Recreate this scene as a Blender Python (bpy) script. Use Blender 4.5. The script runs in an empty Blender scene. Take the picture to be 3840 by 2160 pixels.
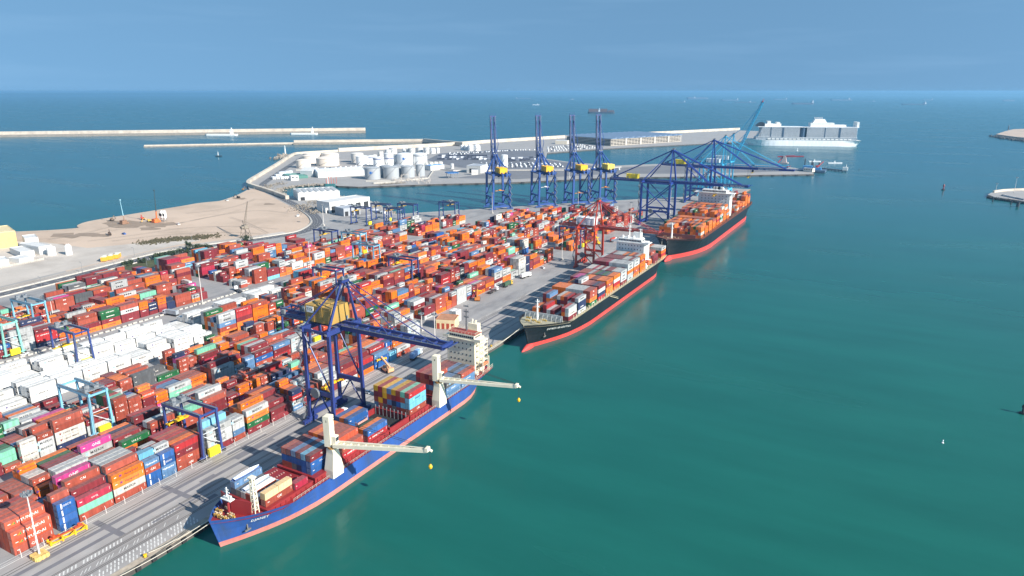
import bpy, math, random
from mathutils import Vector, Matrix
from mathutils.geometry import tessellate_polygon
R = math.radians
C = bpy.context.scene.collection
S = bpy.context.scene

# ------------------------------------------------------------------ camera
# World frame: +Y runs along the quay (away from the camera), +X points to the water, z = 0 is the quay deck.
CAM_H, F_PX, CX, CY, HOR = 145.0, 2600.0, 1920.0, 1080.0, 342.0
PITCH = math.atan((CY - HOR) / F_PX)
YAW = R(28.965)
cam = bpy.data.objects.new('camera', bpy.data.cameras.new('camera'))
C.objects.link(cam)
cam.location = (0, 0, CAM_H)
cam.rotation_euler = (math.pi / 2 - PITCH, 0, YAW)
cam.data.sensor_width = 36.0
cam.data.lens = 36.0 * F_PX / 3840.0
cam.data.clip_start = 1.0
cam.data.clip_end = 90000.0
S.camera = cam

# ------------------------------------------------------------------ sky, sun, exposure
SUN_EL, SUN_AZ = R(29.0), R(95.0)          # azimuth clockwise from +Y
world = bpy.data.worlds.new('World'); S.world = world
world.use_nodes = True
wn, wl = world.node_tree.nodes, world.node_tree.links
bg = wn['Background']
sky = wn.new('ShaderNodeTexSky')
sky.sky_type = 'NISHITA'; sky.sun_disc = False
sky.sun_elevation = SUN_EL; sky.sun_rotation = SUN_AZ
sky.altitude = 0; sky.air_density = 1.0; sky.dust_density = 0.0; sky.ozone_density = 5.0
# the view only takes in the lowest band of sky: lift the lookup a little so that band is clear blue, as over a cold sea
tcw = wn.new('ShaderNodeTexCoord'); mpw = wn.new('ShaderNodeMapping'); mpw.vector_type = 'POINT'
mpw.inputs['Scale'].default_value = (1, 1, 0.65); mpw.inputs['Location'].default_value = (0, 0, 0.60)
nrm = wn.new('ShaderNodeVectorMath'); nrm.operation = 'NORMALIZE'
wl.new(tcw.outputs['Generated'], mpw.inputs[0]); wl.new(mpw.outputs[0], nrm.inputs[0]); wl.new(nrm.outputs[0], sky.inputs[0])
hs = wn.new('ShaderNodeMix'); hs.data_type = 'RGBA'; hs.blend_type = 'MULTIPLY'
hs.inputs[0].default_value = 1.0
hs.inputs[7].default_value = (1.13, 1.19, 0.95, 1)
wl.new(sky.outputs[0], hs.inputs[6])
# a few thin veils of high cloud
cm = wn.new('ShaderNodeMapping'); cm.inputs['Scale'].default_value = (2.2, 2.2, 26.0); wl.new(tcw.outputs['Generated'], cm.inputs[0])
cn_ = wn.new('ShaderNodeTexNoise'); cn_.inputs['Scale'].default_value = 1.6; cn_.inputs['Detail'].default_value = 6; wl.new(cm.outputs[0], cn_.inputs['Vector'])
cr = wn.new('ShaderNodeMapRange'); cr.inputs[1].default_value = 0.52; cr.inputs[2].default_value = 0.85; cr.inputs[4].default_value = 0.12; wl.new(cn_.outputs['Fac'], cr.inputs[0])
cx_ = wn.new('ShaderNodeMix'); cx_.data_type = 'RGBA'; cx_.inputs[7].default_value = (2.3, 3.5, 4.9, 1)
wl.new(cr.outputs[0], cx_.inputs[0]); wl.new(hs.outputs[2], cx_.inputs[6]); wl.new(cx_.outputs[2], bg.inputs[0])
bg.inputs[1].default_value = 0.138
sun = bpy.data.objects.new('sun', bpy.data.lights.new('sun', 'SUN'))
C.objects.link(sun)
sun.data.energy = 5.0; sun.data.angle = R(0.5); sun.data.color = (1.0, 0.94, 0.85)
sd = Vector((math.cos(SUN_EL) * math.sin(SUN_AZ), math.cos(SUN_EL) * math.cos(SUN_AZ), math.sin(SUN_EL)))
sun.rotation_euler = sd.to_track_quat('Z', 'Y').to_euler()
S.view_settings.view_transform = 'Standard'; S.view_settings.look = 'None'
S.view_settings.gamma = 1.0; S.view_settings.exposure = 0.75
S.view_settings.use_curve_mapping = False
S.cycles.max_bounces = 6; S.cycles.volume_bounces = 0
S.cycles.diffuse_bounces = 3; S.cycles.glossy_bounces = 3
S.cycles.sample_clamp_indirect = 6.0

# ------------------------------------------------------------------ helpers
CP, SP, CA, SA = math.cos(PITCH), math.sin(PITCH), math.cos(YAW), math.sin(YAW)
def site(u, v, z=0.0):
    """ground point (plane z) seen at survey reading u, v (readings taken on the 2576-wide photo)"""
    k = 3840.0 / 2576.0
    x = (u * k - CX) / F_PX; y = -(v * k - CY) / F_PX
    dx = -SA * (CP + SP * y) + CA * x
    dy = CA * (CP + SP * y) + SA * x
    dz = -SP + CP * y
    t = (z - CAM_H) / dz
    return (dx * t, dy * t)
def px(u, v, z=0.0):
    return site(u * 2576.0 / 3840.0, v * 2576.0 / 3840.0, z)

def lin(h):
    if not isinstance(h, str): return tuple(h)
    h = h.lstrip('#')
    o = []
    for i in (0, 2, 4):
        c = int(h[i:i + 2], 16) / 255.0
        o.append(c / 12.92 if c <= 0.04045 else ((c + 0.055) / 1.055) ** 2.4)
    return tuple(o)

class MB:
    """collects faces, then links them as ONE mesh object"""
    def __init__(s): s.v = []; s.f = []; s.m = []; s.c = []
    def add(s, vs, fs, m=0, col=None):
        b = len(s.v); s.v += [tuple(p) for p in vs]
        for f in fs:
            s.f.append(tuple(b + i for i in f)); s.m.append(m); s.c.append(col)
        return s
    def box(s, x0, y0, z0, x1, y1, z1, m=0, col=None, skip=''):
        vs = [(x0,y0,z0),(x1,y0,z0),(x1,y1,z0),(x0,y1,z0),(x0,y0,z1),(x1,y0,z1),(x1,y1,z1),(x0,y1,z1)]
        fs = {'b':(3,2,1,0),'t':(4,5,6,7),'f':(0,1,5,4),'r':(1,2,6,5),'k':(2,3,7,6),'l':(3,0,4,7)}
        return s.add(vs, [fs[k] for k in fs if k not in skip], m, col)
    def obox(s, cx, cy, z0, lx, ly, h, rz=0, m=0, col=None):
        c, n = math.cos(rz), math.sin(rz); vs = []
        for z in (z0, z0 + h):
            for a, b in ((-1,-1),(1,-1),(1,1),(-1,1)):
                x, y = a * lx / 2, b * ly / 2
                vs.append((cx + c * x - n * y, cy + n * x + c * y, z))
        return s.add(vs, [(3,2,1,0),(4,5,6,7),(0,1,5,4),(1,2,6,5),(2,3,7,6),(3,0,4,7)], m, col)
    def beam(s, p, q, w, h=None, m=0, w2=None):
        p, q = Vector(p), Vector(q); d = (q - p)
        if d.length < 1e-6: return s
        d.normalize(); h = h or w
        up = Vector((0,0,1)) if abs(d.z) < 0.97 else Vector((0,1,0))
        a = d.cross(up).normalized(); b = a.cross(d).normalized()
        vs = []
        for e, k in ((p, 1.0), (q, (w2 or w) / w)):
            for i, j in ((-1,-1),(1,-1),(1,1),(-1,1)):
                vs.append(e + a * (i * w * k / 2) + b * (j * h * k / 2))
        return s.add(vs, [(3,2,1,0),(4,5,6,7),(0,1,5,4),(1,2,6,5),(2,3,7,6),(3,0,4,7)], m)
    def tube(s, p, q, r0, r1=None, n=8, m=0, caps=True):
        p, q = Vector(p), Vector(q); d = (q - p).normalized(); r1 = r0 if r1 is None else r1
        up = Vector((0,0,1)) if abs(d.z) < 0.97 else Vector((0,1,0))
        a = d.cross(up).normalized(); b = a.cross(d).normalized(); vs = []
        for e, r in ((p, r0), (q, r1)):
            for i in range(n):
                t = 2 * math.pi * i / n
                vs.append(e + a * (r * math.cos(t)) + b * (r * math.sin(t)))
        fs = [(i, (i+1) % n, n + (i+1) % n, n + i) for i in range(n)]
        if caps: fs += [tuple(range(n-1, -1, -1)), tuple(range(n, 2*n))]
        return s.add(vs, fs, m)
    def path(s, pts, r, n=6, m=0):
        for a, b in zip(pts[:-1], pts[1:]): s.tube(a, b, r, r, n, m)
        return s
    def prism(s, pts, z0, z1, m=0, side=None, bottom=False):
        n = len(pts); ar = sum(pts[i][0]*pts[(i+1)%n][1] - pts[(i+1)%n][0]*pts[i][1] for i in range(n))
        if ar < 0: pts = pts[::-1]
        b = len(s.v); s.v += [(p[0], p[1], z0) for p in pts] + [(p[0], p[1], z1) for p in pts]
        tri = tessellate_polygon([[Vector((p[0], p[1], 0)) for p in pts]])
        for t in tri:
            a, c, d = t
            A, B, D = pts[a], pts[c], pts[d]
            if (B[0]-A[0])*(D[1]-A[1]) - (D[0]-A[0])*(B[1]-A[1]) < 0: c, d = d, c
            s.f.append((b+n+a, b+n+c, b+n+d)); s.m.append(m); s.c.append(None)
            if bottom: s.f.append((b+d, b+c, b+a)); s.m.append(m); s.c.append(None)
        if z1 > z0:
            for i in range(n):
                j = (i+1) % n
                s.f.append((b+i, b+j, b+n+j, b+n+i)); s.m.append(m if side is None else side); s.c.append(None)
        return s
    def sheet(s, pts, z, m=0): return s.prism(pts, z, z, m)
    def lathe(s, prof, cx=0, cy=0, z=0, n=24, m=0, cap=True):
        vs = []
        for r, h in prof:
            for i in range(n):
                t = 2*math.pi*i/n; vs.append((cx + r*math.cos(t), cy + r*math.sin(t), z + h))
        fs = []
        for k in range(len(prof)-1):
            for i in range(n):
                fs.append((k*n+i, k*n+(i+1)%n, (k+1)*n+(i+1)%n, (k+1)*n+i))
        if cap: fs += [tuple(range((len(prof)-1)*n, len(prof)*n))]
        return s.add(vs, fs, m)
    def loft(s, rings, m=0, closed=False, caps=False):
        k = len(rings[0]); vs = [p for r in rings for p in r]; fs = []
        for a in range(len(rings)-1):
            for i in range(k if closed else k-1):
                j = (i+1) % k
                fs.append((a*k+i, a*k+j, (a+1)*k+j, (a+1)*k+i))
        if caps: fs += [tuple(range(k-1, -1, -1)), tuple(range((len(rings)-1)*k, len(rings)*k))]
        return s.add(vs, fs, m)
    def text(s, txt, size, o, ux, uz, m=0, center=True):
        """lettering laid on a face: origin o (centre), ux = reading direction, uz = up"""
        v, f, w = glyphs(txt); o = Vector(o); ux = Vector(ux); uz = Vector(uz)
        sh = -w / 2 if center else 0
        return s.add([o + ux * ((p[0] + sh) * size) + uz * ((p[1] - 0.35) * size) for p in v], f, m)
    def mesh(s, name, mats, smooth=False):
        me = bpy.data.meshes.new(name)
        me.from_pydata(s.v, [], s.f)
        for k in mats: me.materials.append(k)
        if len(mats) > 1: me.polygons.foreach_set('material_index', s.m)
        if any(c is not None for c in s.c):
            at = me.color_attributes.new('col', 'FLOAT_COLOR', 'CORNER')
            buf = []
            for f, c in zip(s.f, s.c):
                buf += list(lin(c or (0.5,0.5,0.5))[:3] + (1.0,)) * len(f)
            at.data.foreach_set('color', buf)
        if smooth:
            me.shade_smooth()
        me.update()
        return me
    def build(s, name, mats, parent=None, smooth=False, loc=None, **kw):
        if not isinstance(mats, (list, tuple)): mats = [mats]
        o = bpy.data.objects.new(name, s.mesh(name, mats, smooth)); C.objects.link(o)
        if parent is not None: o.parent = parent
        if loc is not None: o.location = loc
        for k, v in kw.items(): o[k] = v
        return o

_gly = {}
def glyphs(txt):
    if txt in _gly: return _gly[txt]
    cu = bpy.data.curves.new('t', 'FONT'); cu.body = txt; cu.size = 1.0; cu.resolution_u = 1; cu.offset = 0.012
    ob = bpy.data.objects.new('t', cu)
    me = bpy.data.meshes.new_from_object(ob)
    v = [(p.co.x, p.co.y) for p in me.vertices]; f = [tuple(p.vertices) for p in me.polygons]
    w = max([p[0] for p in v] or [0])
    bpy.data.objects.remove(ob); bpy.data.curves.remove(cu); bpy.data.meshes.remove(me)
    _gly[txt] = (v, f, w); return _gly[txt]

def tag(o, label=None, cat=None, group=None, kind=None):
    if label: o['label'] = label
    if cat: o['category'] = cat
    if group: o['group'] = group
    if kind: o['kind'] = kind
    return o
def thing(name, label, cat, loc=(0,0,0), rz=0, group=None):
    o = bpy.data.objects.new(name, None); C.objects.link(o)
    o.empty_display_size = 0.5
    o.location = loc; o.rotation_euler = (0,0,rz)
    return tag(o, label, cat, group)
def copy_tree(o, parent=None):
    c = o.copy(); C.objects.link(c)
    if parent is not None: c.parent = parent
    for ch in KIDS.get(o.name, [k for k in o.children]): copy_tree(ch, c)
    return c
KIDS = {}
def dup(root, loc, rz=0, label=None, group=None):
    r = copy_tree(root); r.location = loc; r.rotation_euler = (0,0,rz)
    return tag(r, label, None, group)
def struct(o): o['kind'] = 'structure'; return o

# ------------------------------------------------------------------ materials
MATS = {}
def mat(key, rgb, rough=0.6, metal=0.0, var=0.12, scale=0.35, streak=0.0, bump=0.0, spec=0.5, bscale=3.0, dirt=None, dirt_amt=0.0, dscale=0.05, dstretch=None):
    if key in MATS: return MATS[key]
    m = bpy.data.materials.new(key); m.use_nodes = True
    n, l = m.node_tree.nodes, m.node_tree.links
    b = n['Principled BSDF']; b.inputs['Roughness'].default_value = rough; b.inputs['Metallic'].default_value = metal
    b.inputs['Specular IOR Level'].default_value = spec
    c = lin(rgb)
    tc = n.new('ShaderNodeTexCoord'); nz = n.new('ShaderNodeTexNoise')
    nz.inputs['Scale'].default_value = scale; nz.inputs['Detail'].default_value = 5
    src = tc.outputs['Object']
    if streak:
        mp = n.new('ShaderNodeMapping'); mp.inputs['Scale'].default_value = (1, 1, streak)
        l.new(src, mp.inputs[0]); src = mp.outputs[0]
    l.new(src, nz.inputs['Vector'])
    rp = n.new('ShaderNodeValToRGB'); e = rp.color_ramp.elements
    e[0].position = 0.3; e[1].position = 0.7
    e[0].color = tuple(x * (1 - var) for x in c) + (1,); e[1].color = tuple(min(1, x * (1 + var)) for x in c) + (1,)
    l.new(nz.outputs['Fac'], rp.inputs[0]); out = rp.outputs[0]
    if dirt:
        n2 = n.new('ShaderNodeTexNoise'); n2.inputs['Scale'].default_value = dscale; n2.inputs['Detail'].default_value = 8
        n2.inputs['Roughness'].default_value = 0.65
        sv = tc.outputs['Object']
        if dstretch:
            m3 = n.new('ShaderNodeMapping'); m3.inputs['Scale'].default_value = dstretch; l.new(sv, m3.inputs[0]); sv = m3.outputs[0]
        l.new(sv, n2.inputs['Vector'])
        r2 = n.new('ShaderNodeValToRGB'); r2.color_ramp.elements[0].position = 0.48; r2.color_ramp.elements[1].position = 0.68
        r2.color_ramp.elements[0].color = (0,0,0,1); r2.color_ramp.elements[1].color = (dirt_amt,)*3 + (1,)
        l.new(n2.outputs['Fac'], r2.inputs[0])
        mx = n.new('ShaderNodeMix'); mx.data_type = 'RGBA'
        l.new(r2.outputs[0], mx.inputs[0]); l.new(out, mx.inputs[6]); mx.inputs[7].default_value = lin(dirt) + (1,)
        out = mx.outputs[2]
    l.new(out, b.inputs['Base Color'])
    if bump:
        bz = n.new('ShaderNodeTexNoise'); bz.inputs['Scale'].default_value = bscale; bz.inputs['Detail'].default_value = 6
        l.new(tc.outputs['Object'], bz.inputs['Vector'])
        bp = n.new('ShaderNodeBump'); bp.inputs['Strength'].default_value = bump; bp.inputs['Distance'].default_value = 0.3
        l.new(bz.outputs['Fac'], bp.inputs['Height']); l.new(bp.outputs[0], b.inputs['Normal'])
    MATS[key] = m; return m
def paint(h, rough=0.5): return mat('paint ' + h, h, rough, 0, 0.10, 0.25, 0.25)

def container_paint():
    m = bpy.data.materials.new('container paint'); m.use_nodes = True
    n, l = m.node_tree.nodes, m.node_tree.links
    b = n['Principled BSDF']; b.inputs['Roughness'].default_value = 0.55; b.inputs['Specular IOR Level'].default_value = 0.35
    at = n.new('ShaderNodeAttribute'); at.attribute_name = 'col'
    tc = n.new('ShaderNodeTexCoord'); ge = n.new('ShaderNodeNewGeometry')
    mp = n.new('ShaderNodeMapping'); mp.inputs['Scale'].default_value = (0.5, 0.9, 0.16)
    l.new(ge.outputs['Position'], mp.inputs[0])
    nz = n.new('ShaderNodeTexNoise'); nz.inputs['Scale'].default_value = 1.3; nz.inputs['Detail'].default_value = 6
    l.new(mp.outputs[0], nz.inputs['Vector'])
    rp = n.new('ShaderNodeValToRGB'); e = rp.color_ramp.elements
    e[0].position = 0.25; e[0].color = (0.66,0.64,0.62,1); e[1].position = 0.72; e[1].color = (1.12,1.10,1.08,1)
    l.new(nz.outputs['Fac'], rp.inputs[0])
    mx = n.new('ShaderNodeMix'); mx.data_type = 'RGBA'; mx.blend_type = 'MULTIPLY'; mx.inputs[0].default_value = 1
    l.new(at.outputs['Color'], mx.inputs[6]); l.new(rp.outputs[0], mx.inputs[7])
    # rust blooms
    n2 = n.new('ShaderNodeTexNoise'); n2.inputs['Scale'].default_value = 0.8; n2.inputs['Detail'].default_value = 9; n2.inputs['Roughness'].default_value = 0.7
    l.new(ge.outputs['Position'], n2.inputs['Vector'])
    r2 = n.new('ShaderNodeValToRGB'); r2.color_ramp.elements[0].position = 0.57; r2.color_ramp.elements[1].position = 0.74
    r2.color_ramp.elements[1].color = (0.38,0.38,0.38,1)
    l.new(n2.outputs['Fac'], r2.inputs[0])
    m2 = n.new('ShaderNodeMix'); m2.data_type = 'RGBA'; m2.inputs[7].default_value = (0.13,0.06,0.035,1)
    l.new(r2.outputs[0], m2.inputs[0]); l.new(mx.outputs[2], m2.inputs[6])
    l.new(m2.outputs[2], b.inputs['Base Color'])
    wv = n.new('ShaderNodeTexWave'); wv.bands_direction = 'Y'; wv.inputs['Scale'].default_value = 1.15
    l.new(ge.outputs['Position'], wv.inputs['Vector'])
    bp = n.new('ShaderNodeBump'); bp.inputs['Strength'].default_value = 0.55; bp.inputs['Distance'].default_value = 0.04
    l.new(wv.outputs['Fac'], bp.inputs['Height']); l.new(bp.outputs[0], b.inputs['Normal'])
    return m
CPAINT = container_paint()
GLASS = mat('dark window glass', (0.03,0.045,0.06), 0.12, 0, 0.2, 2.0)
STEEL = mat('galvanised steel', '#8d9296', 0.45, 0.4, 0.2, 0.8)
BLACK = mat('black rubber', (0.02,0.02,0.022), 0.8)
WHITE = paint('#e4e3de'); YELLOW = paint('#e8b51c')
HAZE_D = 6.5e-5
# ================================================================== SETTING
def ribbon(pts, w):
    L, Rr = [], []
    n = len(pts)
    for i in range(n):
        a = Vector(pts[max(0, i-1)][:2]); b = Vector(pts[min(n-1, i+1)][:2]); d = (b - a).normalized()
        nn = Vector((-d.y, d.x)); p = Vector(pts[i][:2])
        L.append(p + nn * w / 2); Rr.append(p - nn * w / 2)
    return L, Rr
def smooth_line(pts, k=6):
    out = []; n = len(pts)
    for i in range(n-1):
        p0, p1, p2, p3 = (Vector(pts[max(0, min(n-1, i+j))][:2]) for j in (-1, 0, 1, 2))
        for t in range(k):
            t /= k
            out.append(0.5*((2*p1) + (p2-p0)*t + (2*p0-5*p1+4*p2-p3)*t*t + (3*p1-p0-3*p2+p3)*t**3))
    out.append(Vector(pts[-1][:2])); return out
def shift(pts, d):
    L, Rr = ribbon(pts, 2*abs(d)); return L if d > 0 else Rr
def strip(mb, pts, w, z, m=0, h=0):
    L, Rr = ribbon(pts, w)
    for i in range(len(pts)-1):
        q = [L[i], Rr[i], Rr[i+1], L[i+1]]
        if h == 0:
            mb.add([(p.x, p.y, z) for p in q], [(0,1,2,3)], m)
        else:
            vs = [(p.x, p.y, z) for p in q] + [(p.x, p.y, z+h) for p in q]
            mb.add(vs, [(4,5,6,7),(0,3,7,4),(1,5,6,2)] + ([(0,4,5,1)] if i == 0 else []) + ([(3,2,6,7)] if i == len(pts)-2 else []), m)
    return mb
def dashes(mb, pts, w, z, on, off, m=0):
    acc = 0.0; put = True; cur = [Vector(pts[0][:2])]
    for a, b in zip(pts[:-1], pts[1:]):
        a, b = Vector(a[:2]), Vector(b[:2]); L = (b-a).length; d = (b-a)/max(L,1e-6); t = 0
        while t < L:
            lim = (on if put else off) - acc
            s = min(lim, L - t); t += s; acc += s; p = a + d*t
            if put: cur.append(p)
            if acc >= (on if put else off) - 1e-6:
                if put and len(cur) > 1: strip(mb, cur, w, z, m)
                put = not put; acc = 0; cur = [p]
    return mb

# ---- water
def water_material():
    m = bpy.data.materials.new('harbour water'); m.use_nodes = True
    n, l = m.node_tree.nodes, m.node_tree.links; n.remove(n['Principled BSDF'])
    df = n.new('ShaderNodeBsdfDiffuse'); gl = n.new('ShaderNodeBsdfGlossy'); mx = n.new('ShaderNodeMixShader')
    l.new(df.outputs[0], mx.inputs[1]); l.new(gl.outputs[0], mx.inputs[2]); l.new(mx.outputs[0], n['Material Output'].inputs['Surface'])
    tc = n.new('ShaderNodeNewGeometry')
    # turbid green port water, bluer seaward; that blue also paints in reflected sky
    nz = n.new('ShaderNodeTexNoise'); nz.inputs['Scale'].default_value = 0.0035; nz.inputs['Detail'].default_value = 6
    l.new(tc.outputs['Position'], nz.inputs['Vector'])
    rp = n.new('ShaderNodeValToRGB'); e = rp.color_ramp.elements
    e[0].position = 0.3; e[0].color = (0.009,0.100,0.076,1); e[1].position = 0.75; e[1].color = (0.012,0.128,0.094,1)
    l.new(nz.outputs['Fac'], rp.inputs[0])
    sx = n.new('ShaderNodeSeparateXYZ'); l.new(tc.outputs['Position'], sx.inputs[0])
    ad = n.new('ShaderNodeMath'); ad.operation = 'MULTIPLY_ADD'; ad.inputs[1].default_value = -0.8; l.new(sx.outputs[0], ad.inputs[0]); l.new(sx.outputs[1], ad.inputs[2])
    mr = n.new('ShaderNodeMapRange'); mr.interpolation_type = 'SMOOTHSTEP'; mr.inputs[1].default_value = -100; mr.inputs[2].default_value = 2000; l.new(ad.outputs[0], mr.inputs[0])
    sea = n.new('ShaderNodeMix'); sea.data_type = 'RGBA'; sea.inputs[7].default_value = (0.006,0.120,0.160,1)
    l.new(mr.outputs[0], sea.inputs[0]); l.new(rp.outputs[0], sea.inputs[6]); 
    m4 = n.new('ShaderNodeMapping'); m4.inputs['Scale'].default_value = (0.22, 1.0, 1); m4.inputs['Rotation'].default_value = (0,0,R(-18)); l.new(tc.outputs['Position'], m4.inputs[0])  # wind streaks: changes in reflection painted into the diffuse colour
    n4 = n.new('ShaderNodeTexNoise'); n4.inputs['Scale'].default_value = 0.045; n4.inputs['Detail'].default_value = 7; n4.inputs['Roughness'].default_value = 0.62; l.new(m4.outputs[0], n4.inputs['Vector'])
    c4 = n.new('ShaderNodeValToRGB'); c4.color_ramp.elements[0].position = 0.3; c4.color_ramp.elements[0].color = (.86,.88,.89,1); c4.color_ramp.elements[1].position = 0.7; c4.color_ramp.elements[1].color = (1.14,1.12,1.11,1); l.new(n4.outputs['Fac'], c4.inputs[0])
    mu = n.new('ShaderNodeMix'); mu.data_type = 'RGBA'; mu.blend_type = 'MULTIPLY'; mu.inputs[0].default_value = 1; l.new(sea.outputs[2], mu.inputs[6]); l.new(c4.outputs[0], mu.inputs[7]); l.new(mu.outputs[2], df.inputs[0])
    mp = n.new('ShaderNodeMapping'); mp.inputs['Scale'].default_value = (1.0, 0.45, 1); mp.inputs['Rotation'].default_value = (0,0,R(20))
    l.new(tc.outputs['Position'], mp.inputs[0])
    w1 = n.new('ShaderNodeTexNoise'); w1.inputs['Scale'].default_value = 0.30; w1.inputs['Detail'].default_value = 5; w1.inputs['Roughness'].default_value = 0.6
    l.new(mp.outputs[0], w1.inputs['Vector'])
    # breeze: calm patches and rippled streaks
    m2 = n.new('ShaderNodeMapping'); m2.inputs['Scale'].default_value = (0.25, 1.0, 1); m2.inputs['Rotation'].default_value = (0,0,R(-12))
    l.new(tc.outputs['Position'], m2.inputs[0])
    w2 = n.new('ShaderNodeTexNoise'); w2.inputs['Scale'].default_value = 0.016; w2.inputs['Detail'].default_value = 5
    l.new(m2.outputs[0], w2.inputs['Vector'])
    r3 = n.new('ShaderNodeMapRange'); r3.inputs[1].default_value = 0.38; r3.inputs[2].default_value = 0.68; r3.inputs[3].default_value = 0.16; r3.inputs[4].default_value = 0.75
    l.new(w2.outputs['Fac'], r3.inputs[0])
    r4 = n.new('ShaderNodeMapRange'); r4.inputs[1].default_value = 0.38; r4.inputs[2].default_value = 0.68; r4.inputs[3].default_value = 0.15; r4.inputs[4].default_value = 0.30
    l.new(w2.outputs['Fac'], r4.inputs[0]); l.new(r4.outputs[0], gl.inputs['Roughness'])
    bp = n.new('ShaderNodeBump'); bp.inputs['Distance'].default_value = 0.5
    l.new(r3.outputs[0], bp.inputs['Strength']); l.new(w1.outputs['Fac'], bp.inputs['Height'])
    l.new(bp.outputs[0], gl.inputs['Normal'])
    # a wind roughened sea mirrors about half of what flat water would
    fr = n.new('ShaderNodeFresnel'); fr.inputs[0].default_value = 1.333
    ml = n.new('ShaderNodeMath'); ml.operation = 'MULTIPLY'; ml.inputs[1].default_value = 0.95; l.new(fr.outputs[0], ml.inputs[0])
    mn = n.new('ShaderNodeMath'); mn.operation = 'MINIMUM'; mn.inputs[1].default_value = 0.48; l.new(ml.outputs[0], mn.inputs[0]); l.new(mn.outputs[0], mx.inputs[0])
    return m
WZ = -2.5
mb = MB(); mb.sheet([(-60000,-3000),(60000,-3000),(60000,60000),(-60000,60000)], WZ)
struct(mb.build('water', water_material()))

# ---- land
CONC = mat('worn concrete', '#a09c98', 0.85, 0, 0.10, 0.06, dirt='#8b8783', dirt_amt=0.55, dscale=0.03)
APRON = mat('quay apron', '#a39e9a', 0.85, 0, 0.10, 0.1, dirt='#7b7673', dirt_amt=0.7, dscale=0.09, dstretch=(1,0.12,1))
YARD = mat('yard pavement', '#989593', 0.85, 0, 0.10, 0.07, dirt='#6f6d6f', dirt_amt=0.8, dscale=0.06, dstretch=(1,0.3,1))
ASPH = mat('asphalt', '#5c5c60', 0.9, 0, 0.15, 0.2, dirt='#66645f', dirt_amt=0.4, dscale=0.05)
PATCH = mat('dark asphalt strip', '#747276', 0.9, 0, 0.1, 0.3)
SAND = mat('dredged sand', '#c4ad98', 0.95, 0, 0.08, 0.012, dirt='#ac9783', dirt_amt=0.8, dscale=0.018, bump=0.4, bscale=0.15)
DIRT = mat('pale dirt', '#c0b6ab', 0.95, 0, 0.10, 0.02, dirt='#a79c91', dirt_amt=0.8, dscale=0.03)
STONE = mat('pale breakwater stone', '#cdc1b0', 0.9, 0, 0.12, 0.08, dirt='#8d8479', dirt_amt=0.5, dscale=0.05)
ROCK = mat('dark wet rock', '#4a4845', 0.85, 0, 0.3, 0.4)
PALEROCK = mat('pale rock', '#8f867a', 0.9, 0, 0.3, 0.3)
LINEW = mat('white road paint', '#d2d0ca', 0.7, 0, 0.15, 0.5)
KERB = mat('kerb concrete', '#b9b4ab', 0.85, 0, 0.12, 0.3)
GRASS = mat('dry grass', (0.07,0.075,0.03), 0.95, 0, 0.4, 0.15)
QWALL = mat('quay wall', '#4f4b47', 0.9, 0, 0.3, 0.2)

shore_mole = [px(1390,753), px(1313,744), px(1277,733), px(1200,736), px(1091,743), px(1060,730), px(1042,718), px(1046,708), px(1066,702),
              px(1133,693), px(1222,689), px(1267,697), px(1342,700), px(1640,690), px(1938,683), px(2296,665), px(2534,663), px(2832,656), px(3053,653),
              px(3041,641), px(2960,626), px(2803,612), px(2456,615), px(2294,621), px(2127,606), px(2046,595), px(2052,574), px(2249,559), px(2500,546), px(2757,533)]
sea_side = [px(2772,489,0), px(2385,508,0), px(2161,516,0), px(1848,536,0), px(1640,551,0), px(1267,570,0), px(1133,578,0), px(1095,586,0), px(1043,619,0), px(954,673,0), px(927,695,0)]
sand_shore = [px(936,712), px(905,728), px(872,741), px(835,753), px(800,757), px(745,763), px(700,771), px(626,783), px(540,797), px(447,812), px(380,823), px(330,833), px(302,845), px(306,854), px(240,861), px(179,865), px(90,869), px(0,872)]
outer = [(-195.5,-250), (-195.5,1110), (-252,1110), (-262,985), (-342,898), (-534,668)] + shore_mole + [(-420,2330), (-480,2800)] + sea_side + sand_shore + [(-900,330), (-950,-250)]
mb = MB(); mb.prism(outer, -7, 0, 0, 1)
struct(mb.build('ground', [CONC, QWALL]))
# container yard paving, apron, sand, pale dirt
mb = MB(); mb.sheet([(-231,-240),(-231,1100),(-250,1100),(-258,975),(-300,930),(-360,862),(-528,662),px(1313,790),px(1225,850),(-538,540),(-540,478),(-545,430),(-560,300),(-556,-240)], 0.004)
struct(mb.build('yard_pavement', YARD))
mb = MB(); mb.sheet([(-198,-240),(-198,1108),(-231,1108),(-231,-240)], 0.004)
struct(mb.build('quay_apron', APRON))
mb = MB()
for x0, x1 in ((-224.6,-222.8), (-219.4,-217.6)): mb.box(x0,-240,0.004,x1,600,0.009, skip='b')
for y0 in (16, 51.5, 77, 113, 139): mb.box(-217.6, y0, 0.004, -214.2, y0+2.2, 0.0085, skip='b'); mb.box(-222.8, y0, 0.004, -219.4, y0+2.2, 0.0085, skip='b'); mb.box(-230, y0, 0.004, -224.6, y0+2.2, 0.0085, skip='b')
random.seed(5)
for k in range(26):
    x = random.uniform(-229,-202); y = random.uniform(60,560); mb.box(x, y, 0.004, x+random.uniform(1,2.5), y+random.uniform(4,22), 0.0105+0.0005*k, skip='b')
struct(mb.build('asphalt_strips', PATCH))
mb = MB(); mb.box(-198,-240,0.0,-195.3,1110,0.16)
struct(mb.build('quay_coping', mat('coping stone', '#b3a592', 0.85, 0, 0.2, 0.4, dirt='#7c7165', dirt_amt=0.7, dscale=0.3)))
mb = MB()
for x in (-205.2, -204.5, -210.4, -209.7, -214.0, -213.4): mb.box(x,-240,0.004,x+0.25,1000,0.014, skip='b')
for x in (-227.6,-226.2): mb.box(x,-240,0.004,x+0.3,1000,0.013, skip='b')
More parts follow.
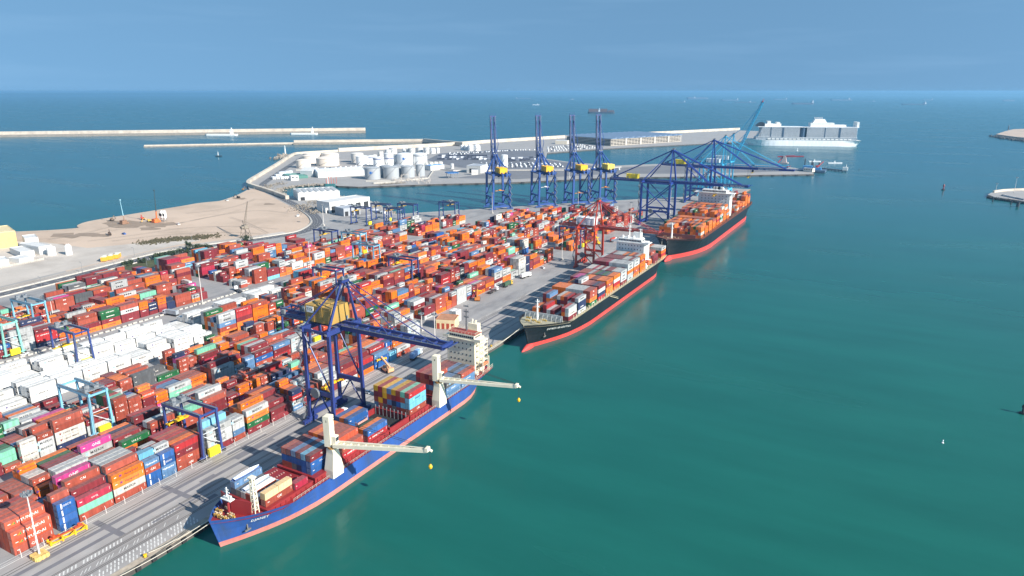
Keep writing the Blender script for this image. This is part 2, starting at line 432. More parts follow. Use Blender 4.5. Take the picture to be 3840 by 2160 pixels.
struct(mb.build('crane_rails', mat('rail steel', '#4b4744', 0.5, 0.3)))
# painted markings on the apron
mb = MB()
y = 60.0
while y < 132:
    for x, w, s in ((-198.6,1.5,0.9), (-200.5,1.5,0.9), (-202.4,1.3,0.7)):
        if random.random() < 0.9: mb.add([(x,y,0.012),(x,y+0.45,0.012),(x-w,y+0.45+s,0.012),(x-w,y+s,0.012)], [(0,1,2,3)])
    if random.random() < 0.6: mb.add([(-206.2,y,0.012),(-206.2,y+0.3,0.012),(-207.8,y+2.0,0.012),(-207.8,y+1.7,0.012)], [(0,1,2,3)])
    if random.random() < 0.75: mb.add([(-211.0,y,0.012),(-211.0,y+0.5,0.012),(-212.8,y+1.6,0.012),(-212.8,y+1.1,0.012)], [(0,1,2,3)])
    y += 1.25
for y in range(140, 560, 14):
    mb.box(-229.5, y, 0.004, -229.3, y+8, 0.0125, skip='b')
mb.box(-231.6,-200,0.006,-231.3,330,0.0125, skip='b')
struct(mb.build('apron_markings', LINEW))

sand_out = sand_shore[:]
road_c = smooth_line([(-563,20),(-565,150),(-570,250),(-576,310),(-581,347),(-586,388),(-582,420),(-565,468),(-554,502),(-550,532),(-570,572),(-600,602),(-643,632),(-728,680),(-838,744),(-893,785),(-935,835),(-1075,1015),(-1195,1175)], 6)
edge_sand = [p for p in shift(road_c, 8.5) if -885 < p.x and p.y > 300]
pl = [(p.x, p.y) for p in edge_sand]
mb = MB(); mb.sheet(pl + [(q[0], q[1]) for q in sand_shore[:-1]] + [px(0,880), px(250,1010)], 0.012)
struct(mb.build('sand', SAND))
mb = MB(); mb.sheet([px(-300,1180), px(-300,900), px(0,905), px(140,905), px(330,930), px(700,895), px(760,900), px(560,940), px(0,1075)], 0.018)
struct(mb.build('dirt_ground', DIRT))
rs = random.Random(31); mb = MB()
for (u,v,r) in ((440,835,16),(480,842,22),(520,838,14),(590,842,15),(640,838,9),(330,880,12),(200,930,20),(900,745,9),(1010,765,8),(380,884,9),(250,884,14),(560,858,10)):
    c = Vector(px(u,v)); k = rs.randrange(9,13); mb.sheet([(c.x + r*1.5*rs.uniform(.55,1.15)*math.cos(2*math.pi*i/k), c.y + r*rs.uniform(.5,1.1)*math.sin(2*math.pi*i/k)) for i in range(k)], 0.016 + 0.0002*rs.random())
struct(mb.build('damp_sand', mat('damp sand', '#93806e', .95, 0, .15, .1, bump=.5, bscale=.4)))
mb = MB(); zt = 0.0200
for line in ([(0,905),(250,890),(450,860),(620,845),(760,820),(900,790)], [(330,905),(520,880),(700,855),(900,850),(1040,860)], [(640,845),(800,812),(960,790),(1080,800)], [(420,905),(640,880),(860,872),(1000,880)], [(180,900),(330,872),(420,850),(470,845)], [(700,800),(800,790),(900,770),(960,745)], [(860,815),(930,840),(1000,875)]):
    for o in (-1.2, 1.2, 2.6):
        strip(mb, shift(smooth_line([px(*q) for q in line], 6), o if o != 0 else .1), .55, zt); zt += 0.0007
struct(mb.build('wheel_tracks', mat('wheel tracks', '#8f7f70', .95, 0, .2, .1)))
# low sand bar drying out along the tide line
mb = MB(); strip(mb, smooth_line(sand_shore,3), 7, -2.4, 0, 2.39); struct(mb.build('beach', SAND))
# road with median barrier, kerb, dashes; rail track beside it
mb = MB(); strip(mb, road_c, 13, 0.022); struct(mb.build('road', ASPH))
mb = MB()
strip(mb, shift(road_c, -5.9), 0.4, 0.027); strip(mb, shift(road_c, 5.9), 0.35, 0.027)
dashes(mb, road_c, 0.4, 0.027, 4, 6); dashes(mb, shift(road_c, -3), 0.3, 0.027, 3, 6); dashes(mb, shift(road_c, 3), 0.3, 0.027, 3, 6)
struct(mb.build('road_markings', LINEW))
ra = [p for p in shift(road_c, 7.2) if p.y < 640]
mb = MB(); strip(mb, ra, 1.3, 0.0, 0, 0.9)
tag(mb.build('concrete_barrier', KERB), 'long pale concrete barrier between the curving road and the sand', 'barrier')
rb = [p for p in shift(road_c, -7.6) if p.y < 380]
mb = MB(); dashes(mb, rb, 0.5, 0.0, 2, 0.3)
mb2 = MB(); strip(mb2, rb, 0.5, 0.0, 0, 0.8)
tag(mb2.build('concrete_barrier', KERB), 'low pale barrier between the road and the container yard', 'barrier')
mb = MB(); rt = [p for p in shift(road_c, 15) if p.y < 520]
strip(mb, rt, 12, 0.024); struct(mb.build('rail_bed', DIRT))
mb = MB()
for d in (10.5, 12, 15, 16.5, 19.5): strip(mb, [p for p in shift(road_c, d) if p.y < 500], 0.5, 0.03)
struct(mb.build('rail_track', mat('old rail', '#5f554b', 0.8)))
# loop ramp with verge
lc = Vector((-561,428)); mb = MB()
ring = [(lc.x + 12*math.cos(t)*1.0, lc.y + 22*math.sin(t)) for t in [i*math.pi/16 for i in range(-8,25)]]
mb.sheet([(-563,290),(-553,290),(-543,400),(-542,462),(-560,462),(-574,425),(-577,390),(-572,345)], 0.0195)
struct(mb.build('verge', GRASS))
mb = MB(); strip(mb, [Vector(p) for p in ring], 7, 0.036); struct(mb.build('ramp', ASPH))
mb = MB(); strip(mb, shift([Vector(p) for p in ring], 5), 1.0, 0.0, 0, 0.7); tag(mb.build('concrete_barrier', KERB), 'curved pale barrier of the small loop ramp', 'barrier')
# dark asphalt apron on the pier and the car compound
mb = MB(); mb.sheet([px(1700,668), px(1940,672), px(2290,652), px(2530,652), px(2830,646), px(2990,642), px(2930,628), px(2800,620), px(2456,622), px(2290,630), px(2110,638), px(1900,640)], 0.006)
struct(mb.build('pier_asphalt', mat('pier asphalt', '#777679', .9, 0, .12, .04, dirt='#5f5e61', dirt_amt=.6, dscale=.02)))
mb = MB(); mb.sheet([px(1600,600), px(1650,575), px(1900,560), px(2040,568), px(2044,598), px(2118,608), px(2270,628), px(1850,636), px(1720,628)], 0.006)
struct(mb.build('compound_asphalt', mat('compound asphalt', '#6d6e74', 0.9, 0, 0.1, 0.05)))
# inner armour slope of the basin
def rubble(name, pts, n, w, smin, smax, m, label, cat='rocks', z=-2.0, seed=1):
    """loose armour stone along a line: nobody could count it"""
    random.seed(seed); mb = MB(); tot = [(Vector(b[:2])-Vector(a[:2])).length for a, b in zip(pts[:-1], pts[1:])]
    for k in range(n):
        i = random.choices(range(len(tot)), tot)[0]; a, b = Vector(pts[i][:2]), Vector(pts[i+1][:2])
        d = (b-a).normalized(); nn = Vector((-d.y, d.x)); p = a + (b-a)*random.random() + nn*random.gauss(0, w/2.5)
        s = random.uniform(smin, smax); c = Vector((p.x, p.y, z + random.uniform(0, 2.2))); vs = []
        for u in ((1,0,0),(-1,0,0),(0,1,0),(0,-1,0),(0,0,1),(0,0,-1)):
            vs.append(c + Vector(u)*s*random.uniform(0.5,1.0) + Vector((random.uniform(-.3,.3)*s, random.uniform(-.3,.3)*s, 0)))
        mb.add(vs, [(0,2,4),(2,1,4),(1,3,4),(3,0,4),(2,0,5),(1,2,5),(3,1,5),(0,3,5)])
    o = mb.build(name, m); return tag(o, label, cat, None, 'stuff')
rubble('rubble', [px(1060,730), px(1042,718), px(1046,708), px(1066,702), px(1133,694), px(1222,690)], 420, 9, 1.0, 2.6, PALEROCK, 'loose pale rocks along the curved inner bank of the basin')
rubble('rubble', [px(1277,736), px(1313,748), px(1390,758), px(1480,803)], 260, 9, 0.8, 2.2, PALEROCK, 'loose pale rocks on the bank beside the white warehouses', seed=2)
rubble('debris', [px(1120,770), px(1165,785), px(1205,800)], 330, 26, .4, 1.6, PALEROCK, 'pale rubble and scrap strewn between the road and the white warehouses', seed=12, z=.1)
rubble('debris', [px(1160,757), px(1240,762), px(1290,757)], 240, 22, .4, 1.4, PALEROCK, 'pale rubble and scrap in front of the ribbed white warehouse', seed=13, z=.1)
rubble('debris', [px(985,712), px(1010,700), px(1040,690), px(1075,690)], 200, 16, .5, 1.6, PALEROCK, 'rough rubble on the mole beside the bend of the sea wall', seed=14, z=.1)
rubble('debris', [px(1420,694), px(1470,690), px(1520,687)], 160, 9, .4, 1.3, PALEROCK, 'loose pale rubble on the pier below the grey tanks', seed=15, z=.1)
# sea wall
sw = smooth_line([(q[0]+3, q[1]-3) for q in ([px(1075,742,0)] + [px(1000,716,0)] + sea_side[::-1])], 4)
sw = smooth_line([px(1078,747), px(1010,722), px(940,700), px(931,692), px(936,684), px(958,670), px(1045,617), px(1097,584), px(1134,577), px(1267,569)], 4)
mb = MB(); strip(mb, sw, 5, 0, 0, 5.0)
tag(mb.build('sea_wall', STONE), 'pale curved sea wall beside the road round the sandy beach', 'sea wall')
sw2 = [px(1269,569), px(1640,550), px(1848,535), px(2161,515)]
mb = MB(); strip(mb, [Vector(p) for p in sw2], 7, 0, 0, 9.0)
tag(mb.build('sea_wall', STONE), 'tall beige sea wall behind the storage tanks and parked cars', 'sea wall')
sw3 = [px(2163,515), px(2385,507), px(2772,488)]
mb = MB(); strip(mb, [Vector(p) for p in sw3], 7, 0, 0, 9.0)
tag(mb.build('sea_wall', STONE), 'tall beige sea wall running behind the low solar roofed car park', 'sea wall')
# breakwaters out at sea
def breakwater(pts, w, h, label, cap=None, capx=None):
    t = thing('breakwater', label, 'breakwater', (pts[0][0], pts[0][1], WZ))
    q = [Vector((p[0]-pts[0][0], p[1]-pts[0][1])) for p in pts]
    mb = MB(); strip(mb, q, w, -2, 0, h*0.45+2); mb.build('base', PALEROCK, t)
    mb = MB(); strip(mb, shift(q, w*0.22), w*0.5, h*0.45, 0, h*0.55); mb.build('parapet', STONE, t)
    return t
breakwater([px(-700,523,-2), px(0,514,-2), px(596,507,-2), px(1371,497.5,-2)], 30, 18, 'long pale breakwater farthest out with two dredgers alongside')
breakwater([px(541,551.5,-2), px(1103,541.5,-2)], 16, 6, 'thin low pale breakwater arm pointing left behind the lighthouse')
breakwater([px(1103,541.5,-2), px(1588,536.5,-2)], 26, 12, 'thicker stretch of pale breakwater joining the low arm')
breakwater([px(1588,536.5,-2), px(1735,551,-2)], 18, 13, 'shaded slanting breakwater arm joining the tall sea wall')
# ================================================================== CONTAINERS
# colour, everyday colour name, lettering choices (text, lettering colour, height m, probability)
DARK, WH, PUR = '#22262c', '#e9e7e2', '#3a2f80'
CCOL = {
 'M': ('#7e2d34', 'maroon', [('', 0, 0, .55), ('TEX', WH, .9, .2), ('K LINE', WH, .9, .1), ('TRITON', WH, .8, .15)]),
 'B': ('#a14c3b', 'rust brown', [('', 0, 0, .35), ('CAI', WH, 1.3, .55), ('UES', WH, .8, .1)]),
 'R': ('#ad2f33', 'bright red', [('', 0, 0, .5), ('HAMBURG SUD', WH, 1.0, .5)]),
 'C': ('#a3263f', 'crimson', [('', 0, 0, .7), ('OOCL', WH, .9, .3)]),
 'O': ('#ea7519', 'orange', [('', 0, 0, .1), ('Hapag-Lloyd', '#2b2a4c', 1.05, .9)]),
 'G': ('#b6babb', 'light grey', [('', 0, 0, .12), ('MAERSK', DARK, 1.5, .88)]),
 'W': ('#cfccc5', 'white', [('', 0, 0, .3), ('YANG MING', '#4a3f3a', 1.1, .5), ('MAERSK', DARK, 1.3, .2)]),
 'N': ('#2a3659', 'navy', [('', 0, 0, .5), ('CMA CGM', WH, 1.1, .5)]),
 'U': ('#265a9c', 'blue', [('', 0, 0, .6), ('COSCO', WH, 1.0, .4)]),
 'S': ('#587ea6', 'steel blue', [('', 0, 0, .4), ('Safmarine', WH, 1.1, .6)]),
 'L': ('#6fb6d6', 'sky blue', [('', 0, 0, .6), ('MAERSK', DARK, 1.0, .4)]),
 'E': ('#1d6339', 'green', [('U A S C', WH, 1.2, .75), ('EVERGREEN', WH, 1.0, .25)]),
 'T': ('#7cc4a8', 'mint green', [('', 0, 0, .8), ('CHINA SHIPPING', WH, .9, .2)]),
 'P': ('#cb448d', 'magenta pink', [('ONE', WH, 1.7, 1)]),
 'H': ('#c65338', 'orange red', [('HYUNDAI', WH, 1.5, .8), ('', 0, 0, .2)]),
 'Y': ('#e0aa1e', 'yellow', [('', 0, 0, 1)]),
 'K': ('#5a5d61', 'dark grey', [('', 0, 0, .6), ('MAERSK', WH, 1.0, .4)]),
 'V': ('#e0e0dd', 'white refrigerated', [('MAERSK', '#3c4248', 1.2, .42), ('Hapag-Lloyd', '#3c4248', 1.0, .25), ('', 0, 0, .2), ('ONE', '#777a7e', 1.2, .06), ('YANG MING', '#6a6d70', .8, .07)]),
}
MIX = 'M'*26 + 'B'*28 + 'R'*5 + 'C'*2 + 'O'*21 + 'G'*15 + 'W'*4 + 'N'*3 + 'U'*1 + 'S'*3 + 'L'*1 + 'E'*4 + 'T'*2 + 'P'*1 + 'H'*3 + 'K'*2
CONT = []          # every container of the place
CW, PITCHX = 2.44, 2.80
def add_stack(x, y0, L, cols, where, z0=0.02, nx=None, ny=0.0, ordn=None, hgt=None, keep=False):
    """x = centre of the stack; y0 = its near end; cols = colour codes bottom to top; nx, ny = tops of the neighbours to the water / near side"""
    z = z0; rnd = RND; n = len(cols)
    for i, c in enumerate(cols):
        h = hgt or (2.80 if L > 7 else 2.59)
        base, cname, logos = CCOL[c]
        lg = rnd.choices(logos, [q[3] for q in logos])[0]
        side = z + h > (nx or 0) + 0.35; end = z + h > ny + 0.35; top = i == n - 1
        if side or end or top or keep:
            CONT.append(dict(x=x, y=y0 + L/2, z=z, L=L, h=h, c=c, lg=lg, side=side, end=end, top=top, where=where, v=rnd.choice((0,1,1,2)), tier=i, n=n, ordn=ordn, nx=nx or 0))
        z += h
    return z
RND = random.Random(11)
ORD = ['', 'first','second','third','fourth','fifth','sixth','seventh','eighth','ninth','tenth','eleventh','twelfth','thirteenth','fourteenth','fifteenth',
       'sixteenth','seventeenth','eighteenth','nineteenth','twentieth']
def ordn(n):
    if n < len(ORD): return ORD[n]
    return str(n) + ('st' if n % 10 == 1 else 'nd' if n % 10 == 2 else 'rd' if n % 10 == 3 else 'th')
ROWN = ['front', 'second', 'third', 'fourth', 'fifth', 'rear']
LEN40, LEN20 = 12.19, 6.06
# block A, read from the photo: (near end y, length, {row: colours bottom->top})
A_BAYS = [
 (90.4, 40, {0:'BHH', 1:'HHHH', 2:'BHHH', 3:'MMRH', 4:'MHRB', 5:'BMCR'}),
 (104.9, 20, {0:'UUUU', 1:'BBBBB', 2:'MMMB', 3:'GLG', 4:'SRS', 5:'BM'}),
 (111.4, 40, {0:'BTC', 1:'BTBM', 2:'BMBBB', 3:'OOOP', 4:'MMOOP', 5:'GMMM'}),
 (124.2, 40, {0:'BWOO', 1:'BMBOB', 2:'MBGGG', 3:'MMMGG', 4:'MMMMG', 5:'BMCC'}),
 (136.8, 20, {0:'UUBS', 1:'LLSSL', 2:'MMBM', 3:'SRLS', 4:'BBM', 5:'BBGM'}),
 (143.2, 20, {0:'SSUU', 1:'GGSGG', 2:'MMG', 3:'BBMM', 4:'GMBG', 5:'MMM'}),
 (149.7, 40, {0:'BBMR', 1:'BBBO', 2:'MMMB', 3:'BMBR', 4:'MMMB', 5:'MMCC'}),
 (164.2, 40, {0:'MGGG', 1:'MMMLL', 2:'BR', 3:'MM', 4:'OM', 5:'MO'}),
 (176.9, 20, {0:'BSGG', 1:'BMGG', 2:'MMB', 3:'BB', 4:'MMM', 5:'RR'}),
 (184.4, 40, {0:'MEOG', 1:'OEOOO', 2:'MOOO', 3:'MRWB', 4:'MBB', 5:'MR'}),
 (197.6, 40, {0:'MM', 1:'MMM', 2:'BMM', 3:'BMMM', 4:'OOOO', 5:'MGMM'}),
 (210.8, 20, {0:'SGRN', 1:'BBBB', 2:'MMMO', 3:'BBBOO', 4:'NNNN', 5:'KKSS'}),
 (217.4, 40, {0:'MMB', 1:'MCM', 2:'BMMG', 3:'BBBR', 4:'NNS', 5:'KNKS'}),
 (230.4, 40, {0:'MMG', 1:'MBGG', 2:'BRBB', 3:'MMBB', 4:'MMCO', 5:'GMRO'}),
 (243.4, 40, {0:'GMBM', 1:'GBGM', 2:'BCBB', 3:'MMGR', 4:'BMBB', 5:'MMTR'}),
 (256.4, 40, {0:'ONR', 1:'MNNM', 2:'RMBM', 3:'OORR', 4:'BGOO', 5:'MMTT'}),
 (269.4, 40, {0:'UUS', 1:'NNUR', 2:'MBGG', 3:'PPOO', 4:'OBRO', 5:'GMRB'}),
 (282.2, 20, {0:'LL', 1:'MMBU', 2:'MMBN', 3:'MPPP', 4:'OMG', 5:'BOO'}),
 (289.0, 40, {0:'BG', 1:'MGO', 2:'MBBN', 3:'MOGG', 4:'MOOB', 5:'GOOO'}),
 (303.0, 40, {1:'MGGGG', 2:'WWWGG', 3:'MMMMB', 4:'BOOG', 5:'OMB'}),
]
def fill_block(name, x0, bays, wname, first_no=1):
    """x0 = face of the row nearest the water; bays = [(y, ft, {row: cols})]"""
    prev = {}; cnt = {}
    bays = sorted(bays, key=lambda b: b[0])
    tops = {}
    for y, ft, rows in bays:
        L = LEN40 if ft == 40 else LEN20
        zt = {}
        for r in range(6):
            cols = rows.get(r, '')
            zt[r] = 0.02 + len(cols) * (2.80 if ft == 40 else 2.59)
        for r in range(6):
            cols = rows.get(r, '')
            if not cols: continue
            cnt[r] = cnt.get(r, 0) + 1
            ny = prev.get(r, (-99, 0)); ny = ny[1] if y - ny[0] < 1.5 else 0
            add_stack(x0 - CW/2 - r*PITCHX, y, L, cols, (wname, r), nx=zt[r-1] if r else 0, ny=ny, ordn=cnt[r])
        for r in range(6): prev[r] = (y + L, zt[r])
def rand_bays(seed, y0, y1, dens=3.3, mix=MIX, p20=0.3, holes=0.025, cap=5):
    rnd = random.Random(seed); y = y0; out = []
    while y < y1 - 12:
        fts = [40] if rnd.random() > p20 else [20, 20]
        for ft in fts:
            base = max(0, min(cap, rnd.gauss(dens + .35, 0.75))); rows = {}; last = rnd.choice(mix)
            if rnd.random() < holes: base = 0
            for r in range(6):
                h = int(round(max(0, min(cap, base + rnd.choice((-2,-1,-1,0,0,0,0,0,0,0,1)))))) if base else 0
                s = ''
                for k in range(h):
                    if rnd.random() > 0.52: last = rnd.choice(mix)
                    s += last
                rows[r] = s
            out.append((y, ft, rows)); y += (LEN40 if ft == 40 else LEN20) + 0.45
        y += 0.25
    return out
MIXO = MIX + 'O'*9 + 'G'*6
fill_block('A', -234, A_BAYS, 'quayside block')
fill_block('B', -260, rand_bays(21, 92, 345, 3.0) + rand_bays(22, 351, 555, 3.7, MIXO) + rand_bays(23, 572, 660, 3.6, MIXO) + rand_bays(24, 676, 800, 3.2, MIXO), 'second block from quay')
fill_block('C', -292, rand_bays(31, 96, 348, 3.0) + rand_bays(32, 351, 571, 3.6, MIXO) + rand_bays(33, 574, 800, 3.3, MIXO), 'third block from quay')
fill_block('D', -321, rand_bays(41, 98, 255, 1.7) + rand_bays(44, 256, 345, 2.9) + rand_bays(42, 346, 571, 3.6, MIXO) + rand_bays(43, 572, 800, 3.2, MIXO), 'fourth block from quay')
REEF = 'V'
fill_block('E', -350, rand_bays(51, 104, 264, 2.5, REEF, 0.0, 0.0, 3) + rand_bays(52, 264, 347, 3.7, MIXO, .2) + rand_bays(53, 350, 572, 3.6, MIXO) + rand_bays(54, 574, 770, 3.3, MIXO), 'nearer white block')
fill_block('F', -378, rand_bays(61, 112, 346, 2.1, REEF, 0.0, 0.0, 3) + rand_bays(63, 352, 572, 3.5, MIXO) + rand_bays(64, 574, 735, 3.2, MIXO), 'farther white block')
fill_block('G', -428, rand_bays(71, 160, 318, 2.9) + rand_bays(72, 346, 556, 3.3) + rand_bays(73, 572, 668, 3.4, MIXO), 'inner road block')
fill_block('H', -453, rand_bays(81, 176, 312, 3.0) + rand_bays(82, 350, 560, 3.3) + rand_bays(83, 574, 622, 3.0, MIX + 'W'*40), 'second inner road block')
fill_block('I', -480, rand_bays(91, 200, 345, 3.5, MIX + 'B'*10) + rand_bays(92, 352, 470, 3.6), 'block before the roadside')
fill_block('J', -507, rand_bays(95, 250, 372, 4.2, MIX + 'M'*14 + 'B'*8, .15) + rand_bays(96, 376, 436, 4.2, MIX + 'M'*10), 'roadside block')

# ---- mesh makers
def mix3(a, b, t): return tuple(x*(1-t) + y*t for x, y in zip(a, b))
_cm = {}
FADE = (0.80, 0.95, 1.10)
def ccol(c, v):
    b = lin(CCOL[c][0]); f = FADE[v]; g = sum(b)/3
    return tuple(min(.9, (x*.93 + g*.07 if v == 2 else x)*f) for x in b)
def body_mesh(L, h, c, v=1):
    k = (L, h, c, v)
    if k in _cm: return _cm[k]
    base = ccol(c, v); roof = mix3(base, (0.30,0.27,0.25), 0.0 if c == 'V' else 0.30)
    m = MB(); w = CW/2; y = L/2
    m.box(-w+.03, -y+.06, .12, w-.03, y-.03, h-.06, 0, base, skip='tb')
    m.add([(-w+.03,-y+.06,h-.05),(w-.03,-y+.06,h-.05),(w-.03,y-.03,h-.05),(-w+.03,y-.03,h-.05)], [(0,1,2,3)], 0, roof)
    for sx in (-1, 1):
        for sy in (-1, 1): m.box(sx*(w-.08)-.08, sy*(y-.09)-.09, 0, sx*(w-.08)+.08, sy*(y-.09)+.09, h, 0, base)
        m.box(sx*(w-.05)-.05, -y+.18, h-.13, sx*(w-.05)+.05, y-.18, h-.002, 0, mix3(base, roof, .5))
        m.box(sx*(w-.06)-.06, -y+.18, .005, sx*(w-.06)+.06, y-.18, .17, 0, mix3(base, (0.05,0.045,0.04), .35))
    for sy in (-1, 1): m.box(-w+.16, sy*(y-.05)-.05, h-.15, w-.16, sy*(y-.05)+.05, h-.004, 0, base)
    _cm[k] = m.mesh('shipping_container', [CPAINT]); return _cm[k]
def door_mesh(L, h, c):
    k = ('d', L, h, c)
    if k in _cm: return _cm[k]
    base = mix3(lin(CCOL[c][0]), (0.06,0.055,0.05), .15); m = MB(); w = CW/2; y = -L/2
    if c == 'V':
        m.box(-w+.17, y-.01, .9, w-.17, y+.05, h-.3, 0, (0.42,0.42,0.42)); m.box(-.75, y-.03, .35, .75, y+.04, 1.15, 0, (0.05,0.05,0.055)); m.lathe([(.42,0),(.42,.03)], 0, 0, 0, 10)
        for i in range(1): pass
    else:
        for s in (-1, 1): m.box(s*.535-.51, y-.005, .2, s*.535+.51, y+.05, h-.18, 0, base)
        for xx in (-.8, -.3, .3, .8): m.box(xx-.03, y-.05, .15, xx+.03, y-.006, h-.16, 0, mix3(base, (0.35,0.35,0.35), .5))
    _cm[k] = m.mesh('doors', [CPAINT]); return _cm[k]
def logo_add(m, lg, L, h, x, y, z, simple=False):
    """lettering on the water-side face"""
    t, col, size, _ = lg
    if not t: return
    v, f, wd = glyphs(t)
    size = min(size, (L*0.80)/max(wd, .1)); o = (x + CW/2 + 0.012, y, z + h*0.52); col = lin(col)
    yoff = 0
    b = len(m.f)
    if simple:
        n = max(2, int(len(t)*0.7)); ww = wd*size
        for i in range(n):
            a = y - ww/2 + ww*i/n
            m.add([(o[0], a, o[2]-.28*size), (o[0], a+ww/n*.72, o[2]-.28*size), (o[0], a+ww/n*.72, o[2]+.28*size), (o[0], a, o[2]+.28*size)], [(0,1,2,3)], 0, col)
    else:
        if t == 'Hapag-Lloyd': yoff = L*0.10
        if t == 'HYUNDAI': yoff = L*0.06
        m.text(t, size, (o[0], y + yoff, o[2]), (0,1,0), (0,0,1))
        ww = wd*size
        if t == 'Hapag-Lloyd':
            a = y + yoff - ww/2 - 1.5*size; q = .42*size; pc = lin(PUR)
            for dz in (-.1, .32): m.add([(o[0], a-.55*q*2, o[2]+dz*size-q*.4),(o[0], a+.5*q*2, o[2]+dz*size-q*.4),(o[0], a+.8*q*2, o[2]+dz*size+q*.4),(o[0], a-.25*q*2, o[2]+dz*size+q*.4)], [(0,1,2,3)], 0, pc)
        if t == 'HYUNDAI':
            a = y + yoff - ww/2 - 1.2
            m.add([(o[0], a-.6, o[2]-.5),(o[0], a+.1, o[2]-.5),(o[0], a+.5, o[2]+.5)], [(0,1,2)], 0, lin('#e08a2a')); m.add([(o[0], a+.1, o[2]-.5),(o[0], a+.8, o[2]-.5),(o[0], a+.5, o[2]+.5)], [(0,1,2)], 0, lin('#3d8a4a'))
        if t == 'MAERSK':
            a = y - ww/2 - .35*L*.28; s = .38*size
            m.add([(o[0], a-s, o[2]-s),(o[0], a+s, o[2]-s),(o[0], a+s, o[2]+s),(o[0], a-s, o[2]+s)], [(0,1,2,3)], 0, lin('#9fd0e6'))
        if t == 'YANG MING':
            a = y - ww/2 - .9; m.add([(o[0], a-.4, o[2]-.4),(o[0], a+.1, o[2]-.4),(o[0], a+.1, o[2]+.2),(o[0], a+.4, o[2]+.2),(o[0], a+.4, o[2]+.45),(o[0], a-.6, o[2]+.45),(o[0], a-.6, o[2]+.2),(o[0], a-.4, o[2]+.2)], [(0,1,2,7),(7,2,3,6),(3,4,5,6)], 0, lin('#7c2a28'))
    for i in range(b, len(m.f)):
        if m.c[i] is None: m.c[i] = col
def small_marks(m, L, h, x, y, z, c, lg):
    """the data plate: a light mark near each end of the side"""
    if c in 'GWVLT': return
    o = x + CW/2 + .011; col = lin('#e2ded6')
    if c == 'U' and L < 7:
        m.add([(o, y-L*.30, z+.35),(o, y-L*.22, z+.35),(o, y-L*.22, z+h-.25),(o, y-L*.30, z+h-.25)], [(0,1,2,3)], 0, col); return
    m.add([(o, y-L*.43, z+h*.52),(o, y-L*.36, z+h*.52),(o, y-L*.36, z+h*.62),(o, y-L*.43, z+h*.62)], [(0,1,2,3)], 0, col)
    m.add([(o, y+L*.44, z+h*.45),(o, y+L*.455, z+h*.45),(o, y+L*.455, z+h*.88),(o, y+L*.44, z+h*.88)], [(0,1,2,3)], 0, mix3(col, lin(CCOL[c][0]), .3))
def logo_mesh(L, h, c, lg):
    k = ('l', L, h, c, lg[0])
    if k in _cm: return _cm[k]
    m = MB(); logo_add(m, lg, L, h, 0, 0, 0); small_marks(m, L, h, 0, 0, 0, c, lg)
    _cm[k] = m.mesh('lettering', [CPAINT]) if m.f else None
    return _cm[k]

def cam_project(p):
    x, y, z = p[0], p[1], p[2] - CAM_H
    d = -SA*CP*x + CA*CP*y - SP*z
    r = CA*x + SA*y; u = -SA*SP*x + CA*SP*y + CP*z
    return CX + F_PX*r/d, CY - F_PX*u/d, d
def finish_containers():
    cands = []
    for k in CONT:
        u, v, d = cam_project((k['x'], k['y'], k['z']+k['h']/2))
        k['d'] = d
        if d < 5 or not (-60 < u < 3900 and -60 < v < 2220): k['score'] = 0; continue
        L, h = k['L'], k['h']; vx, vy, vz = -k['x'], -k['y'], CAM_H - k['z']; n = math.sqrt(vx*vx+vy*vy+vz*vz); a = 0
        if k['side']: a += L * max(0, min(h, k['z']+h-k['nx'])) * vx/n
        if k['end']: a += CW * h * max(0, -vy*-1)/n * 0.6
        if k['top']: a += L*CW*vz/n
        cut = (0 <= u <= 3840 and 0 <= v <= 2160)
        k['score'] = a/(d*d) * (1 if cut else .5)
    CONT.sort(key=lambda k: -k['score'])
    chosen = [k for k in CONT if k['score'] > 0][:300]
    used = {}
    for k in chosen:
        o = bpy.data.objects.new('shipping_container', body_mesh(k['L'], k['h'], k['c'], k['v'])); C.objects.link(o)
        o.location = (k['x'], k['y'], k['z'])
        if k['end']:
            d = bpy.data.objects.new('doors' if k['c'] != 'V' else 'cooling_unit', door_mesh(k['L'], k['h'], k['c'])); C.objects.link(d); d.parent = o
        lm = logo_mesh(k['L'], k['h'], k['c'], k['lg'])
        if lm is not None and k['side']:
            d = bpy.data.objects.new('lettering', lm); C.objects.link(d); d.parent = o
        tag(o, cont_label(k), 'shipping container', k.get('group', 'shipping containers stacked in the terminal'))
    m = MB()
    for k in CONT[len(chosen):] if len(chosen) >= 300 else [q for q in CONT if q['score'] <= 0]:
        base = ccol(k['c'], k['v']); roof = mix3(base, (0.30,0.27,0.25), 0.0 if k['c'] == 'V' else 0.30)
        x, y, z, L, h = k['x'], k['y'], k['z'], k['L'], k['h']; w = CW/2
        m.box(x-w, y-L/2, z, x+w, y+L/2, z+h-.03, 0, base, skip='tb')
        m.add([(x-w,y-L/2,z+h-.03),(x+w,y-L/2,z+h-.03),(x+w,y+L/2,z+h-.03),(x-w,y+L/2,z+h-.03)], [(0,1,2,3)], 0, roof)
        if k['side'] and k['score'] > 0:
            logo_add(m, k['lg'], L, h, x, y, z, simple=k['d'] > 420)
            if k['d'] < 420: small_marks(m, L, h, x, y, z, k['c'], k['lg'])
    o = m.build('container_stacks', CPAINT)
    tag(o, 'all the smaller distant shipping containers stacked across the yard and on the ships', 'containers', None, 'stuff')
